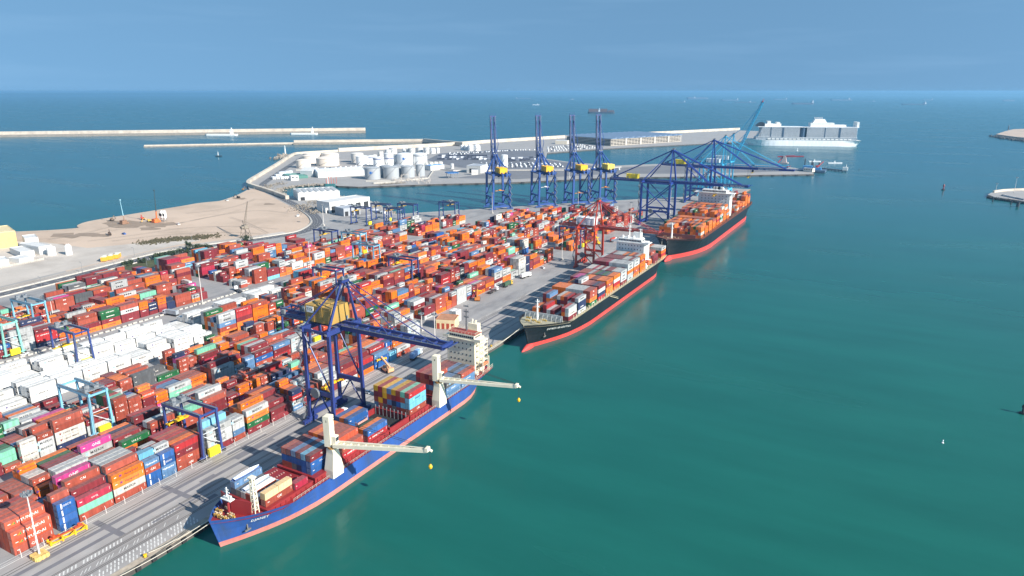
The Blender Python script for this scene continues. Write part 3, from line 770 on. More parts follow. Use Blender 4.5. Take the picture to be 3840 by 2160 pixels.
def cont_label(k):
    size = 'long' if k['L'] > 7 else 'short'
    cn = CCOL[k['c']][1]
    w, r = k['where']
    tier = 'top' if k['tier'] == k['n']-1 else ('bottom' if k['tier'] == 0 else ordn(k['tier']+1))
    if r is None: tail = w
    elif w == 'quayside block': tail = ('quayside row' if r == 0 else 'quayside block ' + ROWN[r] + ' row')
    else: tail = w + ' ' + ROWN[r] + ' row' if len(w.split()) < 4 else w + ', ' + ROWN[r] + ' row'
    w0 = f"{cn} {size} container, {tier} tier, {ordn(k['ordn'])} stack along {tail}"
    if len(w0.split()) > 16: w0 = w0.replace('white refrigerated', 'white').replace(' container,', ' box,').replace(' block from quay', ' quay block').replace(' stack along ', ' stack, ').replace('fourth quay block', 'fourth block').replace(' short box', ' box')
    return w0
    return f"{cn} {size} container, {tier} tier, {ordn(k['ordn'])} stack along {tail}"
# ================================================================== CRANES
def kids(root, name, mbs, m):
    return [b.build(name, m, root) for b in mbs]
def make_rtg(color, label, group='rubber tyred gantry cranes over the container blocks'):
    t = thing('gantry_crane', label, 'gantry crane', (0,0,0), 0, group)
    P = paint(color, 0.45); hx, hy, H = 11.2, 4.3, 20.5
    for sx in (-1, 1):
        for sy in (-1, 1):
            b = MB(); b.beam((sx*hx, sy*hy*1.02, 1.9), (sx*hx, sy*hy*0.9, H-1.2), 1.15, 0.95, w2=0.95); b.build('leg', P, t)
            w = MB(); yy = sy*hy
            w.box(sx*hx-.45, yy-1.7, 1.15, sx*hx+.45, yy+1.7, 1.9)
            bo = w.build('bogie', P, t)
            w = MB()
            for k in (-1.15, 1.15):
                w.tube((sx*hx-.55, yy+k, .78), (sx*hx+.55, yy+k, .78), .78, n=12)
            w.build('wheels', BLACK, bo)
        b = MB(); b.box(sx*hx-.35, -hy+1.7, 1.3, sx*hx+.35, hy-1.7, 2.0); b.build('sill_beam', P, t)
        b = MB(); b.tube((sx*hx,-hy,11.4),(sx*hx,hy,11.4),.16); b.tube((sx*hx,-hy,11.2),(sx*hx,hy,4.6),.16); b.build('brace', mat('pale brace', '#c9cdd2', .5), t)
        b = MB(); b.box(sx*hx-.4, -hy*.9+.5, H-1.5, sx*hx+.4, hy*.9-.5, H-.75); b.build('top_beam', P, t)
    for sy in (-1, 1):
        b = MB(); b.box(-hx-.8, sy*hy*.9-.5, H-1.3, hx+.8, sy*hy*.9+.5, H); g = b.build('girder', P, t)
        b = MB(); b.box(-hx-.8, sy*hy*.9-.55, H+.01, hx+.8, sy*hy*.9+.1, H+.08)
        for k in range(9): b.tube((-hx+k*2.8, sy*hy*.9+sy*.5, H), (-hx+k*2.8, sy*hy*.9+sy*.5, H+1.1), .05, n=4)
        b.tube((-hx, sy*hy*.9+sy*.5, H+1.1), (hx, sy*hy*.9+sy*.5, H+1.1), .05, n=4)
        b.build('walkway', STEEL, g)
    return t
def finish_rtg(t, trolley_x, drop):
    hy, H = 4.3, 20.5
    b = MB(); x = trolley_x
    b.box(x-2.6, -hy, H+.15, x+2.6, hy, H+.6); b.box(x-1.9,-2.6,H+.6,x-.2,-.6,H+2.0); b.box(x+.4,.4,H+.6,x+1.9,2.4,H+1.7); b.tube((x-1.2,1.2,H+1.2),(x+.4,1.2,H+1.2),.7,n=10)
    b.box(x-2.4,2.9,H+.6,x-.9,4.0,H+1.5); b.tube((x+1.5,-3.5,H+.6),(x+1.5,-3.5,H+2.6),.08); b.box(x+.6,-3.9,H+.6,x+2.2,-2.4,H+1.3)
    for k in range(5): b.tube((x-2.5+k*1.25,-hy,H+.6),(x-2.5+k*1.25,-hy,H+1.7),.06,n=4); b.tube((x-2.5+k*1.25,hy,H+.6),(x-2.5+k*1.25,hy,H+1.7),.06,n=4)
    tr = b.build('trolley', STEEL, t)
    b = MB(); b.box(x+1.0,-3.2,H-3.6,x+2.8,-1.4,H-1.4); b.build('operator_cab', GLASS, tr)
    b = MB(); z = H - drop
    b.box(x-1.2,-3.0,z,x+1.2,3.0,z+.5); b.box(x-.3,-6.0,z,x+.3,6.0,z+.35)
    for sy in (-1,1): b.box(x-1.2,sy*5.9-.2,z-.25,x+1.2,sy*5.9+.2,z+.4)
    b.box(x-.9,-.9,z+.5,x+.9,.9,z+1.3)
    sp = b.build('spreader', YELLOW, t)
    b = MB()
    for sx in (-1,1):
        for sy in (-1,1): b.tube((x+sx*.9, sy*1.6, z+.4), (x+sx*1.3, sy*2.2, H+.2), .05, n=4)
    b.build('hoist_cable', BLACK, sp)
    b = MB(); b.box(11.55,-2.5,1.2,13.0,2.5,4.6); b.build('power_pack', mat('yellow power pack', '#ecd42a', .5), t)
    b = MB(); b.tube((11.9,-3.6,2.0),(11.9,-3.6,20),.06,n=4); b.tube((11.9,-4.2,2.0),(11.9,-4.2,20),.06,n=4)
    for k in range(30): b.tube((11.9,-3.6,2.3+k*.6),(11.9,-4.2,2.3+k*.6),.04,n=4)
    b.build('ladder', STEEL, t)
BLUE_RTG, TEAL_RTG, MINT_RTG = '#34477f', '#79b3cb', '#86cdbd'
RTGS = [
 (-243.2,164.5,BLUE_RTG,-7,8,'blue gantry crane beside the quay road with yellow power pack'),
 (-301.5,154.5,TEAL_RTG,7,14,'pale teal gantry crane standing between the quayside block and the white containers'),
 (-387,197,BLUE_RTG,-7,12,'blue gantry crane standing over the white containers'),
 (-437.5,186,MINT_RTG,-6,13,'mint green gantry crane at the left edge beside the inner road'),
 (-463,215,TEAL_RTG,-7,12,'pale blue gantry crane behind the mint one near the pink containers'),
 (-358,367,BLUE_RTG,-7,9,'blue gantry crane behind the tip of the tall blue quay crane, lifting a green container'),
 (-388.5,445,TEAL_RTG,4,14,'pale teal gantry crane in mid yard with its spreader lowered'),
 (-330.5,421,BLUE_RTG,-6,6,'dark blue gantry crane in mid yard near the green containers'),
 (-463,475.5,BLUE_RTG,-2,5,'dark blue gantry crane near the bend of the road, beside a pale one'),
 (-432,479,TEAL_RTG,-6,4,'pale teal gantry crane next to a dark blue one near the road bend'),
 (-523,594,BLUE_RTG,-7,5,'blue gantry crane parked in front of the flat roofed white warehouse'),
 (-518,623,BLUE_RTG,-7,4,'blue gantry crane parked right beside the flat roofed warehouse, farther one'),
 (-487,608,BLUE_RTG,-7,4,'blue gantry crane in the parked group, nearer the containers'),
 (-491,638,BLUE_RTG,-8,4,'blue gantry crane in the parked group, closest to the basin water'),
 (-458,674,BLUE_RTG,2,4,'lone blue gantry crane on the basin edge left of the raised cranes'),
 (-302,284,BLUE_RTG,6,6,'blue gantry crane half hidden behind the yellow brown machinery house'),
 (-268,603,BLUE_RTG,-6,5,'blue gantry crane beyond the red crane, among the stacks'),
]
_proto = {}
for x, y, colr, tx, dz, lab in RTGS:
    t = make_rtg(colr, lab) if colr not in _proto else copy_tree(_proto[colr])
    if colr not in _proto: _proto[colr] = t
    t['_tx'] = tx
_rt = [o for o in C.objects if o.get('category') == 'gantry crane']
_cnt = 0
for t, (x, y, colr, tx, dz, lab) in zip(_rt, RTGS):
    t.location = (x, y, 0.03); t['label'] = lab; del t['_tx']
# every crane has its own trolley position, so these parts are made one by one
for t, (x, y, colr, tx, dz, lab) in zip(_rt, RTGS): finish_rtg(t, tx, dz)

def quay_crane(label, loc, rz, col, house_col, gauge=14, width=20, zb=44, apex=67, ax=0, boom=55, back=26, up=None, house=(-22,-6,9.5,6.5), lattice=False, writing=None,
               xbrace=False, thick=1.0, trolley=(10, 22), sign=None, spread_col=None, stair=True, tips=None, group='ship to shore quay cranes', cab=True):
    t = thing('quay_crane', label, 'quay crane', loc, rz, group)
    P = paint(col, 0.42); hw = width/2; k = thick
    LX = {'sea': 0.0, 'land': -gauge}
    for x in (0.0, -gauge):
        for sy in (-1, 1):
            b = MB(); b.beam((x, sy*hw, 2.6), (x, sy*hw*.94, zb), 1.7*k, 1.35*k); lg = b.build('leg', P, t)
            b = MB(); b.box(x-.7, sy*hw-4.2, .9, x+.7, sy*hw+4.2, 2.0); b.box(x-.9,sy*hw-1.4,2.0,x+.9,sy*hw+1.4,2.9)
            for q in range(6): b.tube((x-.5, sy*hw-3.6+q*1.44, .5), (x+.5, sy*hw-3.6+q*1.44, .5), .5, n=8)
            b.build('bogie', P, lg)
        b = MB(); b.box(x-.75*k, -hw+.7, 2.9, x+.75*k, hw-.7, 5.0); b.build('sill_beam', P, t)
        b = MB(); b.box(x-.9*k, -hw-1, zb-.2, x+.9*k, hw+1, zb+2.0); b.build('cross_beam', P, t)
    for sy in (-1, 1):
        y = sy*hw*.97; zp = zb*.36
        b = MB(); b.box(-gauge+.6, y-.6*k, zp-1.0, -.6, y+.6*k, zp+1.0); b.build('portal_beam', P, t)
        b = MB(); b.box(-gauge+.7, y-.5*k, zb-.1, -.7, y+.5*k, zb+1.2); b.build('portal_beam', P, t)
        b = MB(); b.tube((-gauge, y, zb-1), (-.2, y, zp+1), .42*k)
        if xbrace: b.tube((-.2, y, zb-1), (-gauge, y, zp+1), .42*k)
        b.tube((-gauge*.5, y, zp-1), (-gauge+.2, y, 4), .4*k); b.tube((-gauge*.5, y, zp-1), (-.2, y, 4), .4*k)
        b.build('brace', P, t)
    # girder on the shore side
    gy = 2.4 if not lattice else 2.8; gz = zb + 2.0
    b = MB()
    for s in (-1, 1):
        b.box(-gauge-back, s*gy-.55*k, gz-2.3*k+1.2, 1.5, s*gy+.55*k, gz+1.2)
    for q in range(int((gauge+back)/7)): b.box(-gauge-back+q*7, -gy+.55*k, gz, -gauge-back+q*7+.6, gy-.55*k, gz+.5)
    gd = b.build('girder', P, t)
    b = MB()
    for s in (-1, 1):
        yy = s*(gy+1.3); b.box(-gauge-back, yy-.5, gz+.0, 0, yy+.5, gz+.08)
        n = int((gauge+back)/3)
        for q in range(n): b.tube((-gauge-back+q*3, yy+s*.45, gz), (-gauge-back+q*3, yy+s*.45, gz+1.1), .06, n=4)
        b.tube((-gauge-back, yy+s*.45, gz+1.1), (0, yy+s*.45, gz+1.1), .06, n=4)
    b.build('walkway', STEEL, gd)
    # A-frame
    b = MB()
    for s in (-1, 1):
        b.beam((-.2, s*hw*.9, zb+2), (ax, s*1.6, apex), 1.15*k, w2=.8*k)
    b.box(ax-1.1, -2.4, apex-.6, ax+1.1, 2.4, apex+.9); b.build('a_frame', P, t)
    b = MB()
    for s in (-1, 1): b.beam((-gauge+.2, s*hw*.9, zb+2), (ax-.3, s*1.5, apex-.3), .85*k, w2=.6*k)
    b.build('rear_frame', P, t)
    b = MB()
    for s in (-1, 1): b.tube((ax-.5, s*1.7, apex), (-gauge-back+3, s*gy, gz+1.2), (.42 if xbrace else .28)*k)
    b.build('backstay', P, t)
    b = MB(); b.box(ax-1.8,-2.6,apex+.95,ax+1.8,2.6,apex+1.05)
    for s in (-1, 1):
        b.tube((ax-1.8,s*2.6,apex+1),(ax-1.8,s*2.6,apex+2.2),.08,n=4); b.tube((ax+1.8,s*2.6,apex+1),(ax+1.8,s*2.6,apex+2.2),.08,n=4); b.tube((ax-1.8,s*2.6,apex+2.1),(ax+1.8,s*2.6,apex+2.1),.07,n=4)
        b.tube((ax+.6, s*1.2, apex+1.6),(ax+.6, s*2.0, apex+1.6), .9, n=10)
    b.build('sheave_platform', STEEL, t)
    # boom
    ang = R(up) if up else 0.0; ca, sa = math.cos(ang), math.sin(ang); h0 = Vector((1.8, 0, gz))
    def bp(d, y, w): return (h0.x + d*ca - w*sa, y, h0.z + d*sa + w*ca)
    b = MB()
    if lattice:
        for s in (-1, 1):
            for w in (-1.2, 1.6): b.beam(bp(0, s*gy, w), bp(boom, s*gy*.85, w*.9), .75)
        n = int(boom/4)
        for q in range(n):
            for s in (-1, 1): b.beam(bp(q*4, s*gy, -1.2), bp(q*4+4, s*gy, 1.5), .4); b.beam(bp(q*4+4, s*gy, -1.2), bp(q*4+4, s*gy, 1.5), .36)
            b.beam(bp(q*4, -gy, 1.6), bp(q*4+4, gy, 1.6), .26); b.beam(bp(q*4+4, -gy, -1.2), bp(q*4+4, gy, -1.2), .26)
    else:
        for s in (-1, 1):
            vs = [bp(0, s*gy-.55*k, -1.5*k), bp(0, s*gy+.55*k, -1.5*k), bp(0, s*gy+.55*k, 1.2), bp(0, s*gy-.55*k, 1.2),
                  bp(boom, s*gy-.55*k, -.9*k), bp(boom, s*gy+.55*k, -.9*k), bp(boom, s*gy+.55*k, 1.0), bp(boom, s*gy-.55*k, 1.0)]
            b.add(vs, [(0,1,2,3),(7,6,5,4),(0,4,5,1),(1,5,6,2),(2,6,7,3),(3,7,4,0)])
        n = int(boom/6)
        for q in range(1, n+1): b.beam(bp(q*6-1, -gy+.5*k, .2), bp(q*6-1, gy-.5*k, .2), .5, .9)
    bo = b.build('boom', paint('#22386c', .42) if up and not lattice else P, t)  # shade on raised booms is put into a darker copy of the paint
    b = MB()
    for s in (-1, 1):
        for q in range(int(boom/3)): b.beam(bp(q*3+1, s*(gy+.9), 1.0), bp(q*3+1, s*(gy+.9), 2.1), .09)
        b.beam(bp(0, s*(gy+.9), 2.1), bp(boom, s*(gy+.9), 2.1), .09); b.beam(bp(0, s*(gy+.75), .95), bp(boom, s*(gy+.75), .95), .5, .08)
    b.build('boom_walkway', STEEL, bo)
    b = MB(); b.beam(bp(boom-.5, -gy-1.6, .4), bp(boom-.5, gy+1.6, .4), 1.1, 1.6); b.beam(bp(boom, -gy-1.2, .4), bp(boom+2.6, -gy-1.2, 1.2), .3); b.beam(bp(boom, gy+1.2, .4), bp(boom+2.6, gy+1.2, 1.2), .3); b.beam(bp(boom+2.6, -gy-1.2, 1.2), bp(boom+2.6, gy+1.2, 1.2), .3)
    b.build('boom_tip', paint(tips) if tips else P, bo)
    b = MB()
    for s in (-1, 1):
        for f in (.47, .9):
            if up:
                mid = Vector(bp(boom*f*.55, s*gy*1.2, 6 + 5*f)); b.tube((ax+.6, s*1.7, apex), mid, .2*k); b.tube(mid, bp(boom*f, s*gy, 1.2), .2*k)
            else: b.tube((ax+.6, s*1.7, apex), bp(boom*f, s*gy, 1.1), (.42 if xbrace else .24)*k)
    b.build('forestay', P, t)
    # machinery house
    x0, x1, hwid, hh = house
    HP = paint(house_col, 0.5); b = MB(); z = gz + 1.3
    b.box(x0, -hwid/2, z, x1, hwid/2, z+hh); b.box(x0-.15, -hwid/2-.15, z+hh, x1+.15, hwid/2+.15, z+hh+.25)
    mh = b.build('machinery_house', HP, t)
    b = MB()
    n = max(2, int((x1-x0)/4))
    for q in range(n+1): xx = x0 + (x1-x0)*q/n; b.box(xx-.12, -hwid/2-.32, z+.1, xx+.12, -hwid/2-.16, z+hh); b.box(xx-.12, -hwid/2, z+hh+.26, xx+.12, hwid/2, z+hh+.5); b.box(xx-.12, hwid/2+.16, z+.1, xx+.12, hwid/2+.32, z+hh)
    b.build('rib', HP, mh)
    b = MB(); b.box(x0+1, -hwid/2-.2, z+.2, x0+2.2, -hwid/2-.05, z+2.3); b.build('door', STEEL, mh)
    if sign:
        b = MB(); b.box(x0-.4, -hwid/2+1.0, z+hh*.55, x0-.2, hwid/2-1.0, z+hh*.95); sg = b.build('sign', WHITE, mh)
        b = MB(); b.text(sign, 2.0, (x0-.43, 0, z+hh*.75), (0,-1,0), (0,0,1)); b.build('lettering', paint('#20242c'), mh)
        b = MB(); b.box(x0+1, -hwid/2-.6, z+hh*.6, x0+5, -hwid/2-.38, z+hh*.98); b.build('sign', WHITE, mh)
        b = MB(); b.text(sign, 1.7, (x0+3, -hwid/2-.63, z+hh*.8), (1,0,0), (0,0,1)); b.build('lettering', paint('#20242c'), mh)
    if writing:
        b = MB(); ww, d0, sz = writing
        b.text(ww, sz, bp(d0, -gy-.55*k-.03, -.25), (ca,0,sa), (-sa,0,ca)); b.build('lettering', WHITE, bo)
    b = MB()
    for q in range(int((gauge+back)/4)):
        xx = -gauge-back+2+q*4; b.tube((xx, gy+1.9, gz-.2), (xx+2, gy+1.9, gz-1.6), .1, n=4); b.tube((xx+2, gy+1.9, gz-1.6), (xx+4, gy+1.9, gz-.2), .1, n=4)
    b.build('festoon_cable', BLACK, gd)
    b = MB()
    for q, (ex, ey) in enumerate(((-gauge-back+2,-gy-1.6),(-gauge-back+6,gy+.9),(-gauge-2,-gy-2.0),(-3,gy+1.2),(-gauge+3,gy+1.4))): b.box(ex,ey,gz+1.2,ex+1.8,ey+1.1,gz+3.1)
    for s in (-1,1):
        for q in range(3): b.box(-gauge*q/2-.5, s*(hw+1.1), zb+.2, -gauge*q/2+.5, s*(hw+1.5), zb+1.0)
    b.build('equipment_cabinet', STEEL, gd)
    # trolley, cab, spreader
    tx, drop = trolley
    b = MB(); b.box(tx-3, -gy+.6, gz-1.2, tx+3, gy-.6, gz-.2); b.box(tx-2,-1.6,gz-.2,tx+2,1.6,gz+.8); tr = b.build('trolley', STEEL, t)
    b = MB(); b.box(tx+3.2, -1.2, gz-5.0, tx+5.6, 1.2, gz-2.2); b.box(tx+3.9,-.3,gz-2.2,tx+4.6,.3,gz-1.2); b.build('operator_cab', GLASS, tr)
    b = MB(); z = gz - drop
    b.box(tx-1.3,-1.6,z+.5,tx+1.3,1.6,z+1.6); b.box(tx-.35,-6,z,tx+.35,6,z+.5)
    for s in (-1,1): b.box(tx-1.25,s*5.8-.25,z-.35,tx+1.25,s*5.8+.25,z+.5)
    sp = b.build('spreader', paint(spread_col or '#e8b51c'), t)
    b = MB()
    for sx in (-1,1):
        for s in (-1,1): b.tube((tx+sx*1.0, s*1.3, z+1.5), (tx+sx*1.6, s*1.5, gz-1.0), .07, n=4)
    b.build('hoist_cable', BLACK, sp)
    if stair:
        b = MB(); x = -gauge-2.2; y = -hw-.6; n = int(zb/4.2)
        for q in range(n):
            za, zc = 2 + q*4.2, 2 + (q+1)*4.2; ya, yb = (y-1.4, y+1.6) if q % 2 == 0 else (y+1.6, y-1.4)
            b.beam((x, ya, za), (x, yb, zc), .9, .18); b.beam((x-.45, ya, za+1), (x-.45, yb, zc+1), .09); b.beam((x+.45, ya, za+1), (x+.45, yb, zc+1), .09)
            b.box(x-.8, yb-.7, zc-.08, x+2.2, yb+.7, zc); b.beam((x-.8, yb-.7, zc+1), (x+2.2, yb-.7, zc+1), .08); b.beam((x-.8, yb+.7, zc+1), (x+2.2, yb+.7, zc+1), .08)
        b.build('stair_tower', STEEL, t)
        b = MB(); b.tube((-gauge*.62, -hw-1.5, zb*.36), (-gauge*.62, -hw-.6, zb*.36), 2.4, n=16); b.build('cable_reel', mat('reel grey', '#6b6f73', .6), t)
    return t
quay_crane('tall dark blue quay crane over the blue cargo ship with yellow brown machinery house', (-205,217,0), 0, '#2d3c78', '#a98846', gauge=14.5, width=20, zb=44, apex=66.5, ax=2, boom=53.5, back=21,
           house=(-16,-1.5,11.5,7.2), sign='TCV', trolley=(-9,30), thick=.88, writing=None)
quay_crane('red quay crane with white machinery house beside the middle container ship', (-215,540,0), 0, '#b8402c', '#dcdcdc', gauge=16, width=20, zb=33, apex=57, ax=-1, boom=51, back=20,
           house=(-19,-3,8.5,5.6), trolley=(-10,14), stair=True, thick=.95, tips='#9a3a34')
quay_crane('dark blue quay crane with lettered boom over the far container ship, nearer of two', (-216,757,0), 0, '#28408a', '#d9c22c', gauge=32, width=24, zb=47, apex=83, ax=-2, boom=79, back=41,
           house=(-53,-40,6.5,4.6), writing=('APM TERMINALS', 64, 3.0), xbrace=True, thick=1.3, trolley=(46,12))
quay_crane('dark blue quay crane with lettered boom over the far container ship, farther of two', (-216,943,0), 0, '#28408a', '#d9c22c', gauge=32, width=24, zb=47, apex=83, ax=-2, boom=99, back=38,
           house=(-53,-38,7.5,5.4), writing=('APM TERMINALS', 68, 3.4), xbrace=True, thick=1.3, trolley=(46,12))
TL = '#46b0d6'
quay_crane('teal quay crane with white machinery house and lowered lattice boom behind the blue cranes', (-218,1014,0), 0, TL, '#ccd2d6', gauge=31, width=24, zb=44, apex=84, ax=-1, boom=84, back=22,
           house=(-24,-6,7,5), lattice=True, thick=1.0, trolley=(40,10), tips='#b33a3a')
quay_crane('teal quay crane with its red tipped lattice boom raised high', (-218,1067,0), 0, TL, '#ccd2d6', gauge=31, width=24, zb=44, apex=84, ax=-1, boom=92, back=22,
           up=68, house=(-24,-6,7,5), lattice=True, thick=1.0, trolley=(-14,10), tips='#a8323a')
# four cranes with raised booms on the basin quay
NR = math.atan2(.64, -.77)
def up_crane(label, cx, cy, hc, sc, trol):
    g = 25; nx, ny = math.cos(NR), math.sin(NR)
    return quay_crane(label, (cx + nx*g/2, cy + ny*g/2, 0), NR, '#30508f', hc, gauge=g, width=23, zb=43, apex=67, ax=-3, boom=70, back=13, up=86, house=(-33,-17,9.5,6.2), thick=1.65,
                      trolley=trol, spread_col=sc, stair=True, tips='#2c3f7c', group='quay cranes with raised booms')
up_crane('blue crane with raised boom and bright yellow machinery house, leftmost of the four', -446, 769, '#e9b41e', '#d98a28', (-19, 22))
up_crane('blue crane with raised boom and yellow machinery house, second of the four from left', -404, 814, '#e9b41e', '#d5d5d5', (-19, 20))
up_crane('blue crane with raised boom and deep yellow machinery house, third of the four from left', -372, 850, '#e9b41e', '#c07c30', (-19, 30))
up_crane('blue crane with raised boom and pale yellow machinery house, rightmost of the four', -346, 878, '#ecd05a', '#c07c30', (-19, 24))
# ================================================================== SHIPS (bow towards the camera, local +Y aft, local z = 0 at the waterline)
class Hull:
    def __init__(s, L, B, D, Df=4.0, rake=5.0, fwd=.16, run=.26, boot=2.2, stern=.9):
        s.L, s.B, s.D, s.Df, s.rake, s.fwd, s.run, s.boot, s.stern = L, B, D, Df, rake, fwd, run, boot, stern
    def deck(s, u): return s.D + s.Df * max(0, 1 - u/(s.fwd*.95))**0.6 * (1 if u < s.fwd*.95 else 0)
    def hb(s, u, k):                       # half breadth at station u, height fraction k
        t = min(1, u/s.fwd); dk = (1 - (1-t)**2.3)
        t = min(1, u/s.run); wl = (1 - (1-t)**1.7)
        if u > .9: dk *= 1 - .12*((u-.9)/.1)**2
        lo = wl
        if u > .82: lo = wl*max(0.02, 1 - ((u-.82)/.17)**2)
        kk = k**1.5
        return s.B/2*max(.012, lo*(1-kk) + dk*kk)
    def point(s, u, k, side=1):
        z = s.deck(u)*k
        y = u*s.L + s.rake*(1-k)*max(0, 1-u/s.fwd)
        if u > .95: y -= (1-k)*s.L*.018*((u-.95)/.05)
        return Vector((side*s.hb(u, max(0,k)), y, z))
    def build(s, t, top, boot, deckm, low=None):
        us = [0,.006,.015,.03,.05,.075,.1,.125,.152,.1521,.18,.22,.27,.35,.45,.55,.65,.75,.82,.86,.9,.93,.96,.985,1.0]
        m = MB()
        rings = []
        for u in us:
            D = s.deck(u); ks = [1.0, .8, .55, (s.boot)/D*1.001, 0.0]
            r = [s.point(u, k, -1) for k in ks]; q = r[-1].copy(); q.z = -2.0; r.append(q)
            r2 = [s.point(u, k, 1) for k in ks]; q = r2[-1].copy(); q.z = -2.0; r2.append(q)
            rings.append(r + r2[::-1])
        n = len(rings[0]); vs = [p for r in rings for p in r]; b = 0
        m.v = [tuple(p) for p in vs]
        for a in range(len(rings)-1):
            for i in range(n-1):
                j = i+1; top_side = (i < 3 or i >= n-4)
                m.f.append((a*n+i, a*n+j, (a+1)*n+j, (a+1)*n+i)); m.m.append(0 if top_side else 1); m.c.append(None)
        a = len(rings)-1
        for i in range(n//2-1): m.f.append((a*n+i, a*n+i+1, a*n+n-2-i, a*n+n-1-i)); m.m.append(0 if i < 3 else 1); m.c.append(None)
        h = m.build('hull', [top, boot], t)
        m = MB(); L1, L2 = [], []
        for u in us:
            p = s.point(u, 1.0, 1); drop = 1.25 if u < s.fwd*.95 else .12
            L1.append((p.x-.1, p.y+.05, p.z-drop)); L2.append((-p.x+.1, p.y+.05, p.z-drop))
        for a in range(len(us)-1): m.add([L1[a], L2[a], L2[a+1], L1[a+1]], [(0,1,2,3)])
        m.build('deck', deckm, t)
        return h
    def name(s, txt, size, u0, k, m, parent):
        b = MB(); y = u0*s.L
        v, f, w = glyphs(txt)
        for ch_i in range(1):
            o = s.point(u0, k); o1 = s.point(u0 + w*size*.5/s.L, k); o2 = s.point(u0 + w*size/s.L, k)
            ux = (o2 - o).normalized(); up = (s.point(u0 + w*size*.5/s.L, min(1,k+.1)) - s.point(u0+w*size*.5/s.L, k-.1)).normalized()
            nn = ux.cross(up).normalized()
            if nn.x < 0: nn = -nn
            off = max(0, max((s.point(u0+w*size*q/s.L, k) - o - ux*((s.point(u0+w*size*q/s.L, k)-o).dot(ux))).dot(nn) for q in (0,.25,.5,.75,1))) + .08
            b.text(txt, size, o + ux*(w*size/2) + nn*off, ux, up)
        return b.build('lettering', m, parent)
def rail_side(m, H, u0, u1, off=.25, h=1.1, n=60, sides=(1,)):
    for sd in sides:
        prev = None
        for i in range(n+1):
            u = u0 + (u1-u0)*i/n; p = H.point(u, 1.0, sd); p.x -= sd*off
            q = p + Vector((0,0,h)); m.beam(p, q, .07)
            if prev: m.beam(prev[0]+Vector((0,0,h)), q, .07); m.beam(prev[0]+Vector((0,0,h*.5)), p+Vector((0,0,h*.5)), .05)
            prev = (p, q)
def bulb(t, H, m, r=2.4, L=7, y0=0, z=-.6):
    b = MB(); prof = []
    rings = []
    for i in range(9):
        a = i/8; rr = r*math.sin(math.pi*min(.5, a*.62+.02))
        rings.append([(rr*math.cos(2*math.pi*j/12)*.8, y0 - L/2 + L*a*1.6, z + rr*math.sin(2*math.pi*j/12)) for j in range(12)])
    b.loft(rings, 0, True, True); b.build('bulbous_bow', m, t, smooth=True)
def windows_row(m, x0, x1, y, z, n, w, h, face='f'):
    for i in range(n):
        x = x0 + (x1-x0)*(i+.5)/n
        if face == 'f': m.box(x-w/2, y-.06, z, x+w/2, y+.05, z+h)
        else: m.box(y-.05, x-w/2, z, y+.06, x+w/2, z+h)
def mast_part(t, name, x, y, z, h, m, r=.35, arms=2):
    b = MB(); b.tube((x,y,z),(x,y,z+h),r,r*.5,8)
    for k in range(arms):
        zz = z + h*(.62 + .25*k); b.beam((x-1.6,y,zz),(x+1.6,y,zz),.22); b.box(x-.9,y-.7,zz+.15,x+.9,y+.7,zz+.28); b.tube((x-1.2,y,zz),(x-1.2,y,zz+1.0),.12,n=6); b.tube((x+1.2,y,zz),(x+1.2,y,zz+1.2),.12,n=6)
    return b.build(name, m, t)
def winches(t, pts, z, m):
    for (x, y) in pts:
        b = MB(); b.tube((x-.8,y,z+.6),(x+.8,y,z+.6),.42,n=10); b.tube((x-1.5,y,z+.6),(x-.8,y,z+.6),.22,n=8); b.box(x-.95,y-.45,z,x-.8,y+.45,z+1.05); b.box(x+.8,y-.45,z,x+.95,y+.45,z+1.05); b.box(x+.95,y-.3,z,x+1.6,y+.3,z+.9)
        b.build('winch', m, t)
    b = MB(); rr = random.Random(len(pts)+int(z)); ys = [p[1] for p in pts]; xm = max(abs(p[0]) for p in pts)
    for q in range(16):
        x, y = rr.uniform(-xm*.95, xm*.95), rr.uniform(min(ys)-1, max(ys)+3); h = rr.uniform(.5,1.6)
        if q % 3: b.tube((x,y,z),(x,y,z+h),.18,n=6); b.tube((x+.7,y,z),(x+.7,y,z+h),.18,n=6)
        else: b.lathe([(.35,0),(.38,.18),(.12,.2)], x, y, z, 8)
    b.build('deck_gear', mat('pale deck gear', '#cdbb9a', .7, 0, .5, 2.0), t)
def bay(shipname, bayname, ycen, x_star, z, cols, L=40, grp=None, base_y=None):
    """cols: stacks listed from the water side to the quay side"""
    LL = LEN40 if L == 40 else LEN20; prev = 0
    for i, c in enumerate(cols):
        if not c: prev = 0; continue
        n0 = len(CONT)
        ztop = add_stack(x_star - CW/2 - i*2.5, ycen, LL, c, (f'{bayname} bay of {shipname}', None), z0=z, nx=prev if prev else 0, ny=base_y or 0, ordn=i+1, hgt=2.6)
        for k in CONT[n0:]: k['group'] = 'containers carried on ' + shipname
        prev = ztop
MAROON = paint('#8a2a2c'); CREAM = paint('#eadfc6'); HULLBLUE = mat('hull blue', '#2b5093', .5, 0, .18, .15, .12, dirt='#3a4a68', dirt_amt=.7, dscale=.22, dstretch=(1,1,.25)); PINKBOOT = mat('faded red antifouling', '#c47a70', .6, 0, .12, .1, .3, dirt='#a34a44', dirt_amt=.6, dscale=.12)
BLK = mat('hull black', '#1a1d22', .4, 0, .2, .1, .2); REDB = mat('red antifouling', '#d1463f', .55, 0, .12, .1, .3)
rnd = random.Random(77)

